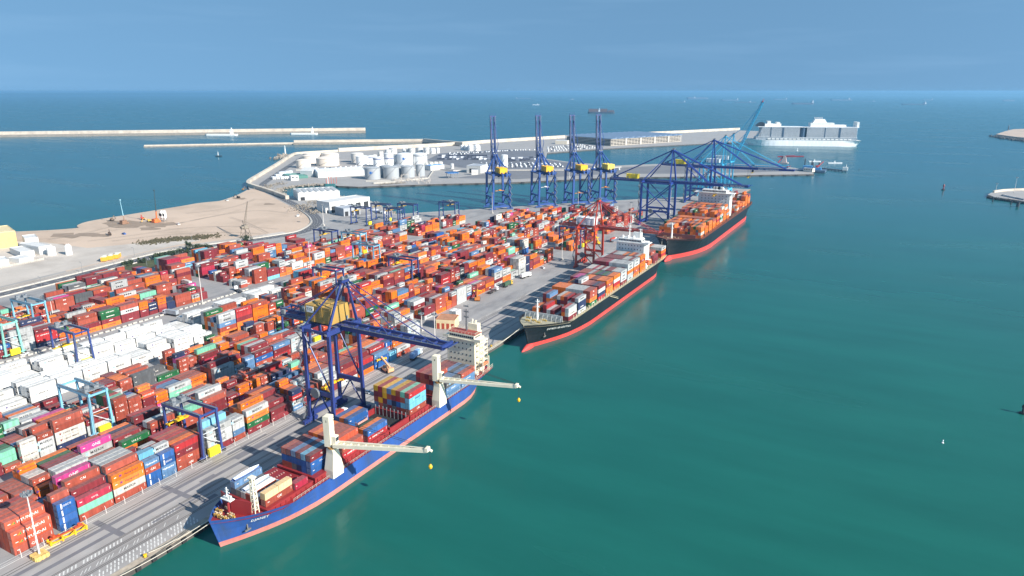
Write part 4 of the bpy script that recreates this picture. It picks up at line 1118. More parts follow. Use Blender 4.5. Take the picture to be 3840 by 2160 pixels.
# ---------------- ship 1: blue geared cargo ship
X1, Y1 = -183.0, 125.0
t = thing('cargo_ship', 'blue hulled cargo ship with cream deck cranes, maroon deck and cream wheelhouse', 'cargo ship', (X1, Y1, WZ))
H1 = Hull(166.5, 23.4, 8.0, 3.8, 3.0, .15, .26, 2.0); hl = H1.build(t, HULLBLUE, PINKBOOT, MAROON)
H1.name('DJANET', 1.75, .062, .72, WHITE, hl)
for sd in (1,-1): b = MB(); rail_side(b, H1, .155, .93, n=70, sides=(sd,)); b.build('railing', mat('pale railing', '#cfc8be', .5), t)
winches(t, [(-1.4,4.2),(1.6,4.4),(-3.2,6.4),(3.4,6.2)], 10.6, mat('rusty yellow winch', '#a8843f', .7, 0, .3, 1.5))
b = MB()
for sx in (-1, 1): b.beam((sx*.3, 8.9, 12.6), (sx*7.2, 11.2, 11.9), .35, 5.6)
b.build('breakwater_plate', MAROON, t)
b = MB(); b.tube((0,8.0,10.5),(0,8.0,15.5),.5,.4,8); b.build('mast_post', MAROON, t)
b = MB(); b.box(-2.4,7.0,15.5,2.4,9.0,15.8); b.box(-1.2,7.4,15.8,1.2,8.6,16.8); b.tube((0,8,16.5),(0,8,20.0),.3,.2); b.beam((-1.4,8,18.2),(1.4,8,18.2),.25); b.beam((-.9,8,19.2),(.9,8,19.2),.25); b.tube((1.8,8,15.8),(1.8,8,17.2),.35,n=8); b.build('foremast', WHITE, t)
b = MB()
for sx in (-.8,.8):
    for sy in (-.8,.8): b.beam((6.2+sx, 13.6+sy, 9), (6.2+sx*.7, 13.6+sy*.7, 22.5), .28)
for k in range(7):
    z = 10.5+k*1.75; f = 1-.3*k/7
    for (a, c) in (((-1,-1),(1,-1)),((1,-1),(1,1)),((1,1),(-1,1)),((-1,1),(-1,-1))):
        b.beam((6.2+a[0]*.8*f,13.6+a[1]*.8*f,z),(6.2+c[0]*.8*f,13.6+c[1]*.8*f,z),.18); b.beam((6.2+a[0]*.8*f,13.6+a[1]*.8*f,z),(6.2+c[0]*.8*f,13.6+c[1]*.8*f,z+1.75),.16)
b.box(5.1,12.6,22.3,7.3,14.6,22.8); b.build('lattice_mast', CREAM, t)
# hatches
HZ = 10.3
for (ya, yb, z) in ((15.6,36.8,HZ-.3),(38.2,51.6,HZ),(52.2,66.4,HZ),(67.6,81.2,HZ),(96,109.6,HZ),(121.5,147.9,HZ-2.0)):
    b = MB(); b.box(-9.6, ya, 7.9, 9.6, yb, z-.7); b.box(-9.9, ya-.2, z-.7, 9.9, yb+.2, z)
    for q in range(int((yb-ya)/2.4)):
        for sx in (-1, 1): b.box(sx*9.75-.18, ya+1+q*2.4, 7.9, sx*9.75+.18, ya+1.35+q*2.4, z-.75)
    b.build('hatch_cover', MAROON, t)
b = MB()
for q in range(6):
    for r in range(4): b.box(-7.5+r*3.6,29.8+q*1.1,HZ-.3,-6.9+r*3.6,30.2+q*1.1,HZ-.05)
b.build('deck_fitting', mat('pale fittings', '#b9938a', .6), t)
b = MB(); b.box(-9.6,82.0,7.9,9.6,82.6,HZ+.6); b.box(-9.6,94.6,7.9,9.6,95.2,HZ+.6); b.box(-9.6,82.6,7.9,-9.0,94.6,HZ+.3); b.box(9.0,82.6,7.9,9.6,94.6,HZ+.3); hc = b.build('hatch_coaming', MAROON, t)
b = MB(); b.box(-9.0,82.6,7.6,9.0,94.6,7.95); b.build('open_hold', mat('painted hold shade', (0.02,0.02,0.022), .9), hc)  # black plate painted in for the shade down in the hold
b = MB()
for q in range(9): b.box(-8.6+q*2.1,94.2,8,-8.3+q*2.1,94.6,HZ+2.2); b.box(-8.6+q*2.1,82.7,8,-8.3+q*2.1,83.0,HZ+1.2)
b.build('cell_guide', STEEL, hc)
# deck cranes
def deck_crane(y, jib):
    x = 11.2
    b = MB(); secs = [(7.9,2.1,2.8),(11,2.1,2.8),(17.5,1.7,1.6),(19.2,1.55,1.6)]
    rings = [[(x+sx*w, y+sy*d, z) for sx, sy in ((-1,-1),(1,-1),(1,1),(-1,1))] for z, w, d in secs]
    b.loft(rings, 0, True, True); dc = b.build('deck_crane', CREAM, t)
    b = MB(); b.lathe([(1.8,0),(1.8,.8)], x, y, 19.2, 16); b.build('slewing_ring', mat('rusty ring', '#a9793c', .6), dc)
    d = Vector(jib).normalized(); a = math.atan2(d.y, d.x)
    b = MB(); b.obox(x-1.0*d.x, y-1.0*d.y, 20.0, 2.7, 3.0, 12.2, a); b.obox(x+1.2*d.x, y+1.2*d.y, 21.0, 2.2, 2.2, 3.4, a); b.build('crane_house', CREAM, dc)
    b = MB(); b.obox(x+2.35*d.x, y+2.35*d.y, 22.4, .14, 1.8, 1.5, a); b.build('cab_window', GLASS, dc)
    b = MB(); nn = Vector((-d.y, d.x, 0)); o = Vector((x, y, 20.8)) + Vector((d.x,d.y,0))*1.4; e = Vector((x+jib[0], y+jib[1], 20.8+jib[2]))
    for s in (-1, 1): b.beam(o + nn*1.5*s, e + nn*.55*s, .75, 1.3)
    for k in range(1, 12):
        p = o + (e-o)*(k/12); w = 1.5 + (.55-1.5)*k/12; b.beam(p-nn*w, p+nn*w, .35, .5)
        q = o + (e-o)*((k-1)/12); w2 = 1.5+(.55-1.5)*(k-1)/12; b.beam(q-nn*w2, p+nn*w, .2)
    b.beam(e-nn*1.1+Vector((0,0,.4)), e+nn*1.1+Vector((0,0,.4)), 1.2, 1.4); b.tube(e+nn*.6, e+nn*.6+Vector((d.x*1.6,d.y*1.6,-.4)), .5, n=8)
    b.build('jib', CREAM, dc)
    b = MB()
    for s in (-.7, .7):
        b.tube(Vector((x-1.0*d.x, y-1.0*d.y, 31.6))+nn*s, e+nn*s*.6+Vector((0,0,1)), .09, n=4)
    b.tube(e+Vector((d.x,d.y,-.5)), e+Vector((d.x,d.y,-5.5)), .06, n=4); b.build('crane_wire', BLACK, dc)
    b = MB(); c = e + Vector((d.x,d.y,0)); b.lathe([(.05,-7.4),(.65,-6.8),(.75,-6.1),(.25,-5.3)], c.x, c.y, c.z, 10); b.build('hook_block', YELLOW, dc)
    b = MB(); b.text('8', 1.5, Vector((x-1.0*d.x, y-1.0*d.y, 30.4)) - Vector((nn.x, nn.y, 0))*1.53*(1 if nn.y > 0 else -1), (1,0,0), (0,0,1)); b.build('lettering', paint('#20242c'), dc)
deck_crane(46.6, (39.0, 6.5, 4.6)); deck_crane(116.0, (38.5, 4.0, 3.0))
# wheelhouse block
hy = 153.5
b = MB(); b.box(-9.5, hy, 7.9, 7.2, hy+9.5, 26.3)
hs_ = b.build('superstructure', CREAM, t)
b = MB(); b.box(-11.3, hy-1.2, 26.3, 11.3, hy+6.5, 26.7); b.box(-7.5, hy-.8, 26.7, 7.5, hy+5.8, 29.3); b.box(-11.3,hy-1.2,26.7,-7.6,hy-1.05,27.8); b.box(7.6,hy-1.2,26.7,11.3,hy-1.05,27.8); br = b.build('bridge', CREAM, t)
b = MB(); windows_row(b, -7.2, 7.2, hy-.82, 27.6, 12, .95, 1.0); windows_row(b, hy, hy+5.5, 7.52, 27.6, 5, .8, 1.0, 's'); b.build('bridge_window', GLASS, br)
b = MB()
for z in (11.5, 14.6, 17.7, 20.8, 23.6): windows_row(b, -8.2, 6.0, hy-.02, z, 6, .6, .8); windows_row(b, hy+.8, hy+8.8, 7.22, z, 3, .6, .8, 's')
b.build('window', GLASS, hs_)
b = MB()
for z in (11.2, 14.3, 17.4, 20.5, 23.5): b.box(7.2, hy+1.2, z, 9.4, hy+9.3, z+.18); b.beam((9.3,hy+1.2,z+1.2),(9.3,hy+9.3,z+1.2),.09); b.beam((8.3,hy+1.6+(2 if z>15 else 0),z+.1),(8.3,hy+5+(2 if z>15 else 0),z-2.9),.7,.15)
for q in (1.3, 5.2, 9.1): b.beam((9.3,hy+q,8),(9.3,hy+q,24.7),.16)
b.build('outside_stair', CREAM, hs_)
b = MB(); b.box(-8, hy-.6, 29.3, 8, hy+5.8, 29.6); b.build('bridge_roof', paint('#a14a3a'), br)
b = MB(); rl = [(-8,hy-.6),(8,hy-.6),(8,hy+5.8),(-8,hy+5.8),(-8,hy-.6)]
for a, c in zip(rl[:-1], rl[1:]):
    b.beam((a[0],a[1],30.7),(c[0],c[1],30.7),.08)
    for q in range(8): xx = a[0]+(c[0]-a[0])*q/8; yy = a[1]+(c[1]-a[1])*q/8; b.beam((xx,yy,29.6),(xx,yy,30.7),.07)
b.build('railing', CREAM, br)
mast_part(t, 'radar_mast', 0, hy+4, 29.6, 11.5, mat('dark mast', '#55565a', .5), .5, 3)
b = MB(); b.box(-3.2, hy+9.6, 7.9, 3.2, hy+13.3, 27.5); b.box(-2.8, hy+9.8, 27.5, 2.8, hy+13.0, 31.5); b.tube((-1,hy+11.4,31.5),(-1,hy+11.4,33.5),.5); b.tube((1,hy+11.4,31.5),(1,hy+11.4,33.2),.4); b.build('funnel', CREAM, t)
b = MB(); b.box(-9.6, hy-3.4, 9.5, 10.6, hy-1.6, 10.1)
for q in range(8): b.box(-9.2+q*2.7, hy-3.2, 7.9, -8.9+q*2.7, hy-2.9, 9.5)
for q in range(14): b.lathe([(.1,0),(.5,.25),(.5,.6),(.1,.9)], -8.8+q*1.38, hy-2.5, 10.1, 8)
b.build('catwalk', mat('cream catwalk', '#cdbfae', .6), t)
b = MB(); b.beam((9.5,hy+1,16),(11.3,hy+1,16.4),.4); b.beam((9.5,hy+7,16),(11.3,hy+7,16.4),.4); b.beam((11.3,hy+1,9),(11.3,hy+1,17),.35); b.beam((11.3,hy+7,9),(11.3,hy+7,17),.35); b.build('davit', CREAM, t)
b = MB(); b.loft([[(10.8+.9*math.cos(a)*f, hy+.8+yy, 13.6+1.0*math.sin(a)*f) for a in [i*math.pi/5 for i in range(10)]] for yy, f in ((0,.2),(1.2,.85),(3.2,1),(5.2,.85),(6.4,.2))], 0, True, True); b.build('lifeboat', paint('#d9704a'), t, smooth=True)
b = MB(); rail_side(b, H1, .93, 1.0, h=2.2, n=10); b.build('stern_railing', CREAM, t)
# anchor
b = MB(); p = H1.point(.055,.5); b.beam(p+Vector((.3,0,1.2)), p+Vector((.5,0,-1.2)), .4); b.beam(p+Vector((.5,-1.2,-1.2)), p+Vector((.5,1.2,-1.2)), .5); b.build('anchor', mat('anchor iron', '#6d6a66', .6), t)
S1 = 'the blue cargo ship'; zq = HZ + WZ
xs = X1 + 7.3
bay(S1, 'foremost', Y1+16.4, X1+8.3, zq-.3, ['B','','','','G','K','KS'], 40)
bay(S1, 'small red', Y1+29.0, X1+9.3, zq-.3, ['C'], 20)
bay(S1, 'first full', Y1+38.9, xs, zq, ['UUM','UUL','NUM','KUS','BUM','BUB'], 40)
bay(S1, 'second full', Y1+53.2, X1+9.6, zq, ['RB','BBH','BHB','BBB','HBB','BBO','BOH'], 40)
bay(S1, 'mixed', Y1+96.4, X1+9.2, zq, ['BLLR','BLBT','MURB','KNMY','MSBS','KMYY','BYMR','SBMY'], 40)
bay(S1, 'aft', Y1+122.2, X1+11.0, zq-4.6+2.4, ['SSK','KSS','BBS','BSMB','MSBM','BMBB','MMMR'], 40)
bay(S1, 'aftermost', Y1+135.2, X1+11.0, zq-4.6+2.4, ['SSB','SBS','BMK','MKS','SBM','BMM','BMB'], 40)
# cargo on the foremost hatch
t = thing('crate', 'cream wooden crate lashed on a rust brown container near the bow', 'crate', (X1+7.08, Y1+22.5, zq-.3+2.62))
b = MB()
for k in range(2):
    y0 = -6.05 + k*6.15; b.box(-1.2,y0,0,1.2,y0+5.95,2.5)
    for q in range(4): b.box(1.2,y0+.6+q*1.5,.05,1.26,y0+.75+q*1.5,2.45); b.box(-1.2,y0+.6+q*1.5,2.5,1.2,y0+.75+q*1.5,2.55)
b.build('boards', mat('pale timber', '#d8b98a', .75, 0, .1, 1.5), t)
t = thing('flat_rack', 'long white folded frame lying inboard of the cream crate', 'flat rack', (X1+2.0, Y1+22.4, zq-.3))
b = MB(); b.box(-1.1,-6,1.2,1.1,6,1.7); b.box(-1.1,-6,0,1.1,-5.6,2.6); b.box(-1.1,5.6,0,1.1,6,2.6); b.box(-.8,-6,0,-.5,6,1.2); b.box(.5,-6,0,.8,6,1.2); b.build('frame', WHITE, t)
for i, (dx, lab, cc) in enumerate(((-2.9, 'wrapped boat hull on a brown rack, nearer the middle of the foremost hatch', '#9fb2cf'), (-7.6, 'blue and white wrapped boat hull nearest the quay on the foremost hatch', '#5b79b8'))):
    t = thing('boat', lab, 'boat', (X1+dx, Y1+22.4, zq-.3+(2.62 if i == 0 else 5.22)))
    b = MB(); b.loft([[(w*math.cos(a), y, .9 + .9*math.sin(a)) for a in [math.pi + k*math.pi/8 for k in range(9)]] for y, w in ((-5.6,.9),(-2,1.2),(2,1.15),(4.4,.7),(5.8,.05))], 0, False); b.build('hull', paint(cc), t)
    b = MB(); b.loft([[(w*c, y, .92 + h*(1-abs(c))) for c in (-1,-.5,0,.5,1)] for y, w, h in ((-5.6,.9,.2),(-2,1.2,.7),(2,1.15,.7),(4.4,.7,.4),(5.8,.05,.1))], 0, False); b.build('cover', mat('shrink wrap', '#dfe3ea', .35, 0, .15, 1.2), t)
t = thing('flat_rack', 'white decked flat rack with brown ends on the foremost hatch', 'flat rack', (X1-.55, Y1+22.4, zq-.3))
b = MB(); b.box(-1.2,-6,0,1.2,6,2.5); b.build('base', paint('#8d4a3c'), t); b = MB(); b.box(-1.1,-5.6,2.5,1.1,5.6,2.9); b.build('load', WHITE, t)
# bay in front of the open hold: blue and orange brown roofs, tarpaulin load
bay(S1, 'tarpaulin', Y1+68.4, X1+9.4, zq, ['RU','NO','N','N','OUU','OUO','UUU'], 40)
t = thing('tarpaulin_load', 'dark green tarpaulin wrapped round load on deck containers', 'covered load', (X1+3.2, Y1+74.6, zq+2.65))
b = MB(); b.loft([[(1.5*math.cos(a)*f, y, 1.15+1.3*math.sin(a)*f) for a in [i*math.pi/6 for i in range(12)]] for y, f in ((-4.4,.85),(-4.2,1),(-1.5,1.03),(1.5,1.0),(4.2,1),(4.4,.85))], 0, True, True); b.build('cover', mat('green tarpaulin', '#39473a', .7, 0, .2, .8), t, smooth=False)
t = thing('open_container', 'faded pink open topped container beside the green tarpaulin load', 'shipping container', (X1-.2, Y1+75.2, zq+2.65))
b = MB(); b.box(-1.2,-3.0,0,1.2,3.0,.2)
for sx in (-1,1):
    b.box(sx*1.15-.05,-3,.2,sx*1.15+.05,3,2.4)
    for q in range(9): b.box(sx*1.22-.05,-2.9+q*.7,.2,sx*1.22+.05,-2.75+q*.7,2.4)
b.box(-1.1,-3,.2,1.1,-2.9,2.4); b.box(-1.1,2.9,.2,1.1,3,2.4); b.build('walls', paint('#c79a90'), t)

# ---------------- ship 2
X2, Y2 = -179.6, 338.5
t = thing('container_ship', 'black hulled container ship, middle of three, with white wheelhouse aft', 'container ship', (X2, Y2, WZ), 0, 'black container ships at the quay')
H2 = Hull(239, 31.4, 11.0, 5.0, 6.5, .15, .28, 2.6); hl = H2.build(t, BLK, REDB, mat('pale green deck', '#a49e86', .7))
H2.name('EXPRESS ARGENTINA', 2.3, .052, .78, WHITE, hl); bulb(t, H2, REDB, 2.6, 7.5, 1.5, .2)
CRD = mat('cream deck gear', '#d9cfae', .6)
b = MB(); rail_side(b, H2, .15, .99, n=90); b.build('railing', CRD, t)
winches(t, [(-3.5,11),(3.5,11),(-5.5,16),(5.5,16),(0,13)], 14.9, mat('yellow winch', '#b89a4a', .6))
b = MB()
for q in range(46):
    y = 38+q*4.2; 
    if y < 232: b.box(13.9,y,11,15.0,y+.35,12.6+rnd.random()*1.4)
b.build('lashing_posts', CRD, t)
b = MB(); b.box(-12.8,25.5,10.9,12.8,26.0,16.2)
for q in range(9): b.beam((-12+q*3,25.4,11),(-12+q*3,23.6,11),.3); b.beam((-12+q*3,25.4,15.5),(-12+q*3,23.8,11),.3)
b.build('breakwater_plate', mat('pale grey plate', '#aeb2b2', .6), t)
mast_part(t, 'foremast', 0, 17.5, 14.5, 13, WHITE, .75, 2)
b = MB(); b.box(-14.4, 31, 10.9, 14.4, 182, 11.9); b.box(-14.4,196,10.9,14.4,234,11.9); b.build('hatch_coaming', mat('hatch grey', '#7c7468', .7), t)
S2 = 'the middle black ship'; z2 = 9.5
def ship_bay(shipn, name, y, xs, z, n, star, tiers, mix, L=40, step=None):
    out = []
    for i in range(n):
        h = tiers if step is None else step[i % len(step)]
        out.append(star if i == 0 else ''.join(rnd.choice(mix) for _ in range(h)))
    bay(shipn, name, y, xs, z, out, L)
mx2 = 'OOOMMBBGGGKNRWSMM'
xs2 = X2 + 14.6
ship_bay(S2, 'foremost', Y2+31, xs2, z2, 11, 'MWG', 2, mx2+'GGK', 40, [3,3,0,1,2,2,3,1,2,2,1])
nm = ['second','third','fourth','fifth','sixth','seventh','eighth','ninth','tenth']
stars = ['GNNG','EOBB','RNWM','OOBO','ORWO'[::1],'MGGG','GGOGG','OBOGG','OOOBO']
steps = [[4,4,3,4,4,4,3,3,4,4,3],[4],[4,4,4,4,4,5,5,4,4,3,3],[4],[4],[4],[5],[5],[5]]
mxs = [mx2+'GGG', mx2+'BBGG', 'OOOOBBNGMM', 'OOOOOBPEGM', 'OOBBGNKEO', 'MMWGWMCWG', 'MMGWGGCM', 'MGWMGMK', 'MMGGOK']
ys = [45.6,64.6-.3,79.0,93.6,107.6,121.6,135.8,149.6,164.0]
for k in range(9): ship_bay(S2, nm[k], Y2+ys[k], xs2, z2, 11, stars[k], 4, mxs[k], 40, steps[k])
ship_bay(S2, 'first aft', Y2+197, xs2, z2-1, 11, 'MMM', 3, 'OOMBWG', 40, [3,4,4,4,4])
ship_bay(S2, 'last aft', Y2+218, xs2, z2-1, 11, 'OROG', 4, 'OOGMEWG', 40, [4])
hy = 180.5
b = MB(); b.box(-11.5, hy, 10.9, 11.5, hy+13.5, 31.5); hs_ = b.build('superstructure', WHITE, t)
b = MB(); b.box(-15.5, hy-1.5, 31.5, 15.5, hy+8, 32.0); b.box(-9.5, hy-1, 32.0, 9.5, hy+7, 34.8); b.box(-15.5,hy-1.5,32,-9.6,hy-1.35,33.1); b.box(9.6,hy-1.5,32,15.5,hy-1.35,33.1); br = b.build('bridge', WHITE, t)
b = MB(); windows_row(b, -9.2, 9.2, hy-1.02, 33.0, 14, 1.0, 1.1); windows_row(b, hy-.5, hy+6.5, 9.52, 33.0, 5, 1.0, 1.1, 's'); b.build('bridge_window', GLASS, br)
b = MB()
for z in (20, 23, 26, 29): windows_row(b, -10, 10, hy-.02, z, 8, .7, .8); windows_row(b, hy+1, hy+12.5, 11.52, z, 5, .7, .8, 's')
b.build('window', GLASS, hs_)
mast_part(t, 'radar_mast', -2, hy+3, 34.8, 10, WHITE, .6, 3); mast_part(t, 'signal_mast', 6, hy+6, 34.8, 7.5, WHITE, .5, 2)
b = MB(); b.box(-4,hy+13.6,10.9,6,hy+16,33.5); b.box(-2.5,hy+13.8,33.5,4.5,hy+15.8,37.5); b.build('funnel', WHITE, t)
b = MB()
for k in range(3): b.lathe([(.1,0),(.9,.4),(1.0,1.2),(.6,1.9),(.05,2.1)], -7+k*4.5, hy+2, 34.8, 10)
b.build('radome', WHITE, t)
b = MB(); b.box(13.2,hy+1,14.5,15.4,hy+10,17.2); b.box(13.4,hy+2,17.2,15.2,hy+9,18.2); b.build('lifeboat', paint('#e06a3c'), t)
b = MB(); b.tube((13,hy-2,11),(13,hy-2,21),.5); b.beam((13,hy-2,20),(15.3,hy+6,18),.5); b.box(12.6,hy-1,11,14.4,hy+.5,16); b.build('provision_crane', WHITE, t)
b = MB(); b.beam((15.9,97,11),(16.4,112,5.6),.8,.25); b.beam((16.3,97,12),(16.8,112,6.6),.1); b.build('gangway', CRD, t)
b = MB(); p = H2.point(.05,.5); b.beam(p+Vector((.3,0,1.4)), p+Vector((.5,0,-1.4)), .5); b.beam(p+Vector((.5,-1.4,-1.4)), p+Vector((.5,1.4,-1.4)), .6); b.build('anchor', mat('anchor iron', '#6d6a66', .6), t)

# ---------------- ship 3
X3, Y3 = -173.2, 597.0
t = thing('container_ship', 'largest black container ship farthest along the quay, stacked with mostly orange containers', 'container ship', (X3, Y3, WZ), 0, 'black container ships at the quay')
H3 = Hull(300, 43, 14.5, 6.0, 8, .15, .27, 4.2); hl = H3.build(t, BLK, REDB, mat('brown deck', '#7d4b3e', .7)); bulb(t, H3, REDB, 3.6, 10, 2.5, .8)
b = MB(); rail_side(b, H3, .15, .99, n=80); b.build('railing', mat('rusty railing', '#8a5a4a', .6), t)
b = MB(); b.box(-17.5,33,14.4,17.5,33.6,19.6); b.build('breakwater_plate', paint('#7b4a44'), t)
mast_part(t, 'foremast', 0, 16, 18.8, 14, WHITE, .9, 2)
winches(t, [(-4,11),(4,11),(-7,18),(7,18)], 19.3, mat('rusty winch', '#a06a4a', .6))
b = MB(); b.box(-20,38,14.4,20,168,15.6); b.box(-20,196,14.4,20,290,15.6); b.build('hatch_coaming', paint('#70493f'), t)
b = MB()
for q in range(46): b.box(19.6,40+q*5.4,14.5,20.8,40.4+q*5.4,17.6+rnd.random())
b.build('lashing_posts', paint('#8f6a58'), t)
S3 = 'the far black ship'; z3 = 13.2; mx3 = 'O'*16 + 'BBBBMMMRHHGEKW'; xs3 = X3 + 20
st3 = [[3,4,4,4,3,3,2,2,3,3,4,4,4,4,3,3],[4],[4,4,4,3],[4],[4,5,5,4],[5],[5,5,4,5],[5]]
st3 = st3[:5] + [[5],[4,5,5,5],[5]]
star3 = ['OWOO','OOO','OOOO','OOOB','OOROM','OWEGO','OOOO','OOGO']
nm3 = ['foremost','second','third','fourth','fifth','sixth','seventh','eighth']
for k in range(8):
    ship_bay(S3, nm3[k], Y3+42+k*15.4, xs3, z3, 16, star3[k], 4, mx3, 40, st3[k] if k < 4 else [q+1 for q in st3[k]])
for k in range(5):
    ship_bay(S3, ['first aft','second aft','third aft','fourth aft','last aft'][k], Y3+200+k*15.6, xs3, z3, 16, ['OWO','OMO','GOO','OOOOO','OOOOM'][k], 4, mx3, 40, [[3],[3,4],[3],[4,5,5,5,4],[5,5,6,5]][k])
hy = 172.0
b = MB(); b.box(-17,hy,14.4,17,hy+13,40.5); hs_ = b.build('superstructure', WHITE, t)
b = MB(); b.box(-21.5,hy-2,40.5,21.5,hy+9,41.1); b.box(-13,hy-1,41.1,13,hy+8,44.0); b.beam((-20,hy+2,40.4),(-17,hy+2,35),.7); b.beam((20,hy+2,40.4),(17,hy+2,35),.7); br = b.build('bridge', WHITE, t)
b = MB(); windows_row(b,-12.6,12.6,hy-1.02,42.0,16,1.1,1.2); b.build('bridge_window', GLASS, br)
b = MB()
for z in (28,31,34,37): windows_row(b,-15,15,hy-.02,z,8,.8,.9); windows_row(b,hy+1,hy+12,17.02,z,4,.8,.9,'s')
b.build('window', GLASS, hs_)
mast_part(t,'radar_mast',0,hy+4,44,9,mat('dark mast', '#55565a', .5),.7,3)
b = MB(); b.box(-6,hy+14.5,14.4,6,hy+22,40); b.box(-5,hy+15,40,5,hy+21,45); b.build('funnel', paint('#c9c4bc'), t)
b = MB(); b.lathe([(.1,0),(1.3,.5),(1.5,1.5),(.8,2.6),(.05,2.9)], 8, hy+4, 44, 10); b.build('radome', WHITE, t)

# ---------------- mooring ropes
def rope(a, c, sag, label, r=.11):
    a, c = Vector(a), Vector(c); pts = []
    for i in range(11): q = i/10; p = a.lerp(c, q); p.z -= sag*4*q*(1-q); pts.append(p)
    b = MB(); b.path(pts, r, 5); o = b.build('mooring_rope', mat('rope', '#cfc7b6', .8)); return tag(o, label, 'mooring rope', 'mooring ropes')
rope((-184,126.5,7.6), (-196.3,92,.5), 1.2, 'white mooring rope from the blue ship to the bollard nearest the camera')
rope((-186.5,130,7.2), (-197.2,112,.5), .8, 'white mooring rope from the blue ship to the second bollard')
rope((-181.5,341.5,12), (-196.6,310,.5), 1.5, 'mooring rope from the middle black ship, upper of two')
rope((-183,343,11.5), (-196.6,306,.5), 2.5, 'mooring rope from the middle black ship, lower of two')
rope((-178,600.5,17), (-171,575,9), 1.0, 'pale mooring rope from the far black ship bow')
# ================================================================== TERMINAL SMALL THINGS, BUILDINGS, FAR SHORE
def mpp(u, v): return cam_project(px(u, v) + (0,))[2] / F_PX      # metres per reading at that ground point
def at_z(u, v, vtop):
    """height above ground of the thing whose foot reads v and top reads vtop"""
    x, y = px(u, v); lo, hi = 0.0, 160.0
    for _ in range(40):
        m_ = (lo+hi)/2
        if cam_project((x, y, m_))[1] > vtop: lo = m_
        else: hi = m_
    return lo
# ---- light masts
def light_mast(u, v, vtop, label, base='#c9c4ba', pole='#d6cfc8', yellow=False, loc=None, h=None, r=.32):
    x, y = loc or px(u, v); h = h or at_z(u, v, vtop)
    t = thing('light_mast', label, 'light mast', (x, y, 0.02), 0, 'tall light masts of the terminal')
    b = MB(); s = 2.0 if yellow else 1.0
    b.box(-s,-s,0,s,s,1.3)
    if yellow:
        for q in (-1.2,0,1.2): b.box(q-.35,-s-.25,0,q+.35,-s,1.5); b.box(s,q-.35,0,s+.25,q+.35,1.5)
    b.build('base', mat('yellow concrete base', '#d8b46a', .8, 0, .3, .8) if yellow else KERB, t)
    b = MB(); b.tube((0,0,1.3),(0,0,h-1),r,r*.5,10); b.build('pole', paint(pole), t)
    b = MB(); b.tube((0,0,h-1.2),(0,0,h-1.0),1.6,n=12)
    for q in range(8): a = q*math.pi/4; b.obox(1.5*math.cos(a), 1.5*math.sin(a), h-1.0, .55, .8, .6, a)
    b.tube((0,0,h-1),(0,0,h+.8),.06,n=4); b.build('floodlights', STEEL, t)
light_mast(0,0,0,'tall pale light mast on a yellow base beside the orange red containers', yellow=True, loc=(-226.6,94.1), h=24)
for u, v, vt, lab in ((760,1140,993,'light mast standing at the inner road edge beside navy container'), (205,1215,1119,'light mast among containers left, behind the pale gantry cranes'),
    (1165,1010,895,'light mast at the near edge of the mid yard rows by the inner road'), (1632,1300,1173,'taller of two light masts behind the blue crane boom'), (1582,1240,1172,'thin light mast left of the tan office building'),
    (2107,974,862,'light mast on the open paving left of the red crane'), (2363,858,756,'light mast standing in the far stacks right of the red crane'), (1846,800,722,'light mast by the leftmost crane with raised boom'),
    (2167,800,716,'light mast under the third crane with raised boom'), (1214,846,765,'light mast at the bend of the road by the flat roofed warehouse'), (2512,800,705,'light mast between the legs of the far blue cranes'),
    (2135,668,622,'light mast on the pier across the basin')):
    light_mast(u, v, vt, lab)
# ---- roadside lamps
for i, (u, v, vt) in enumerate(((156,1074,1040),(300,1051,1016),(310,1022,985),(432,1024,985),(505,962,930),(551,997,955),(663,975,930),(720,905,880))):
    x, y = px(u, v); h = at_z(u, v, vt); t = thing('street_lamp', 'slender grey street lamp along the curving road', 'street lamp', (x, y, .03), 0, 'street lamps along the curving road')
    b = MB(); b.tube((0,0,0),(0,0,h),.16,.09,6); b.build('pole', STEEL, t); b = MB(); b.beam((0,0,h),(-1.8,0,h+.3),.14); b.box(-2.6,-.2,h+.2,-1.6,.2,h+.42); b.build('lamp_head', STEEL, t)
# ---- lifting frames and gear on the apron
t = thing('lifting_frame', 'yellow and red container lifting frame parked beside the blue stack', 'spreader', px(254,2012) + (.02,), R(86), 'lifting frames')
b = MB()
for s in (-1,1):
    b.box(-6,s*1.15-.15,.5,6,s*1.15+.15,.9)
    for q in (-5.6,-2,2,5.6): b.box(q-.25,s*1.15-.3,0,q+.25,s*1.15+.3,1.7); b.beam((q,s*1.15,1.6),(q+(1.6 if q<0 else -1.6),s*1.15,.8),.22)
for q in (-5.8,-2,2,5.8): b.box(q-.2,-1.3,.9,q+.2,1.3,1.25)
b.build('frame', mat('chrome yellow', '#e5ac1a', .5), t)
b = MB(); b.box(-5.2,-.7,1.7,-2.4,.7,2.1); b.box(2.4,-.7,1.7,5.2,.7,2.1); b.box(-2.2,-.35,1.6,2.2,.35,1.9); b.tube((-4,0,2.1),(-4,0,2.9),.5,n=8); b.tube((4,0,2.1),(4,0,2.9),.5,n=8); b.build('head_block', paint('#c4502a'), t)
t = thing('lifting_frame', 'flat beige empty frame lying beyond the light mast', 'spreader', px(185,2052) + (.02,), R(80), 'lifting frames')
b = MB(); b.box(-3,-1.1,.2,3,-.9,.5); b.box(-3,.9,.2,3,1.1,.5); b.box(-3,-.9,.2,-2.7,.9,.5); b.box(2.7,-.9,.2,3,.9,.5); b.beam((-2.8,0,.3),(2.8,0,.3),.15); b.build('frame', mat('beige frame', '#c9b791', .7), t)
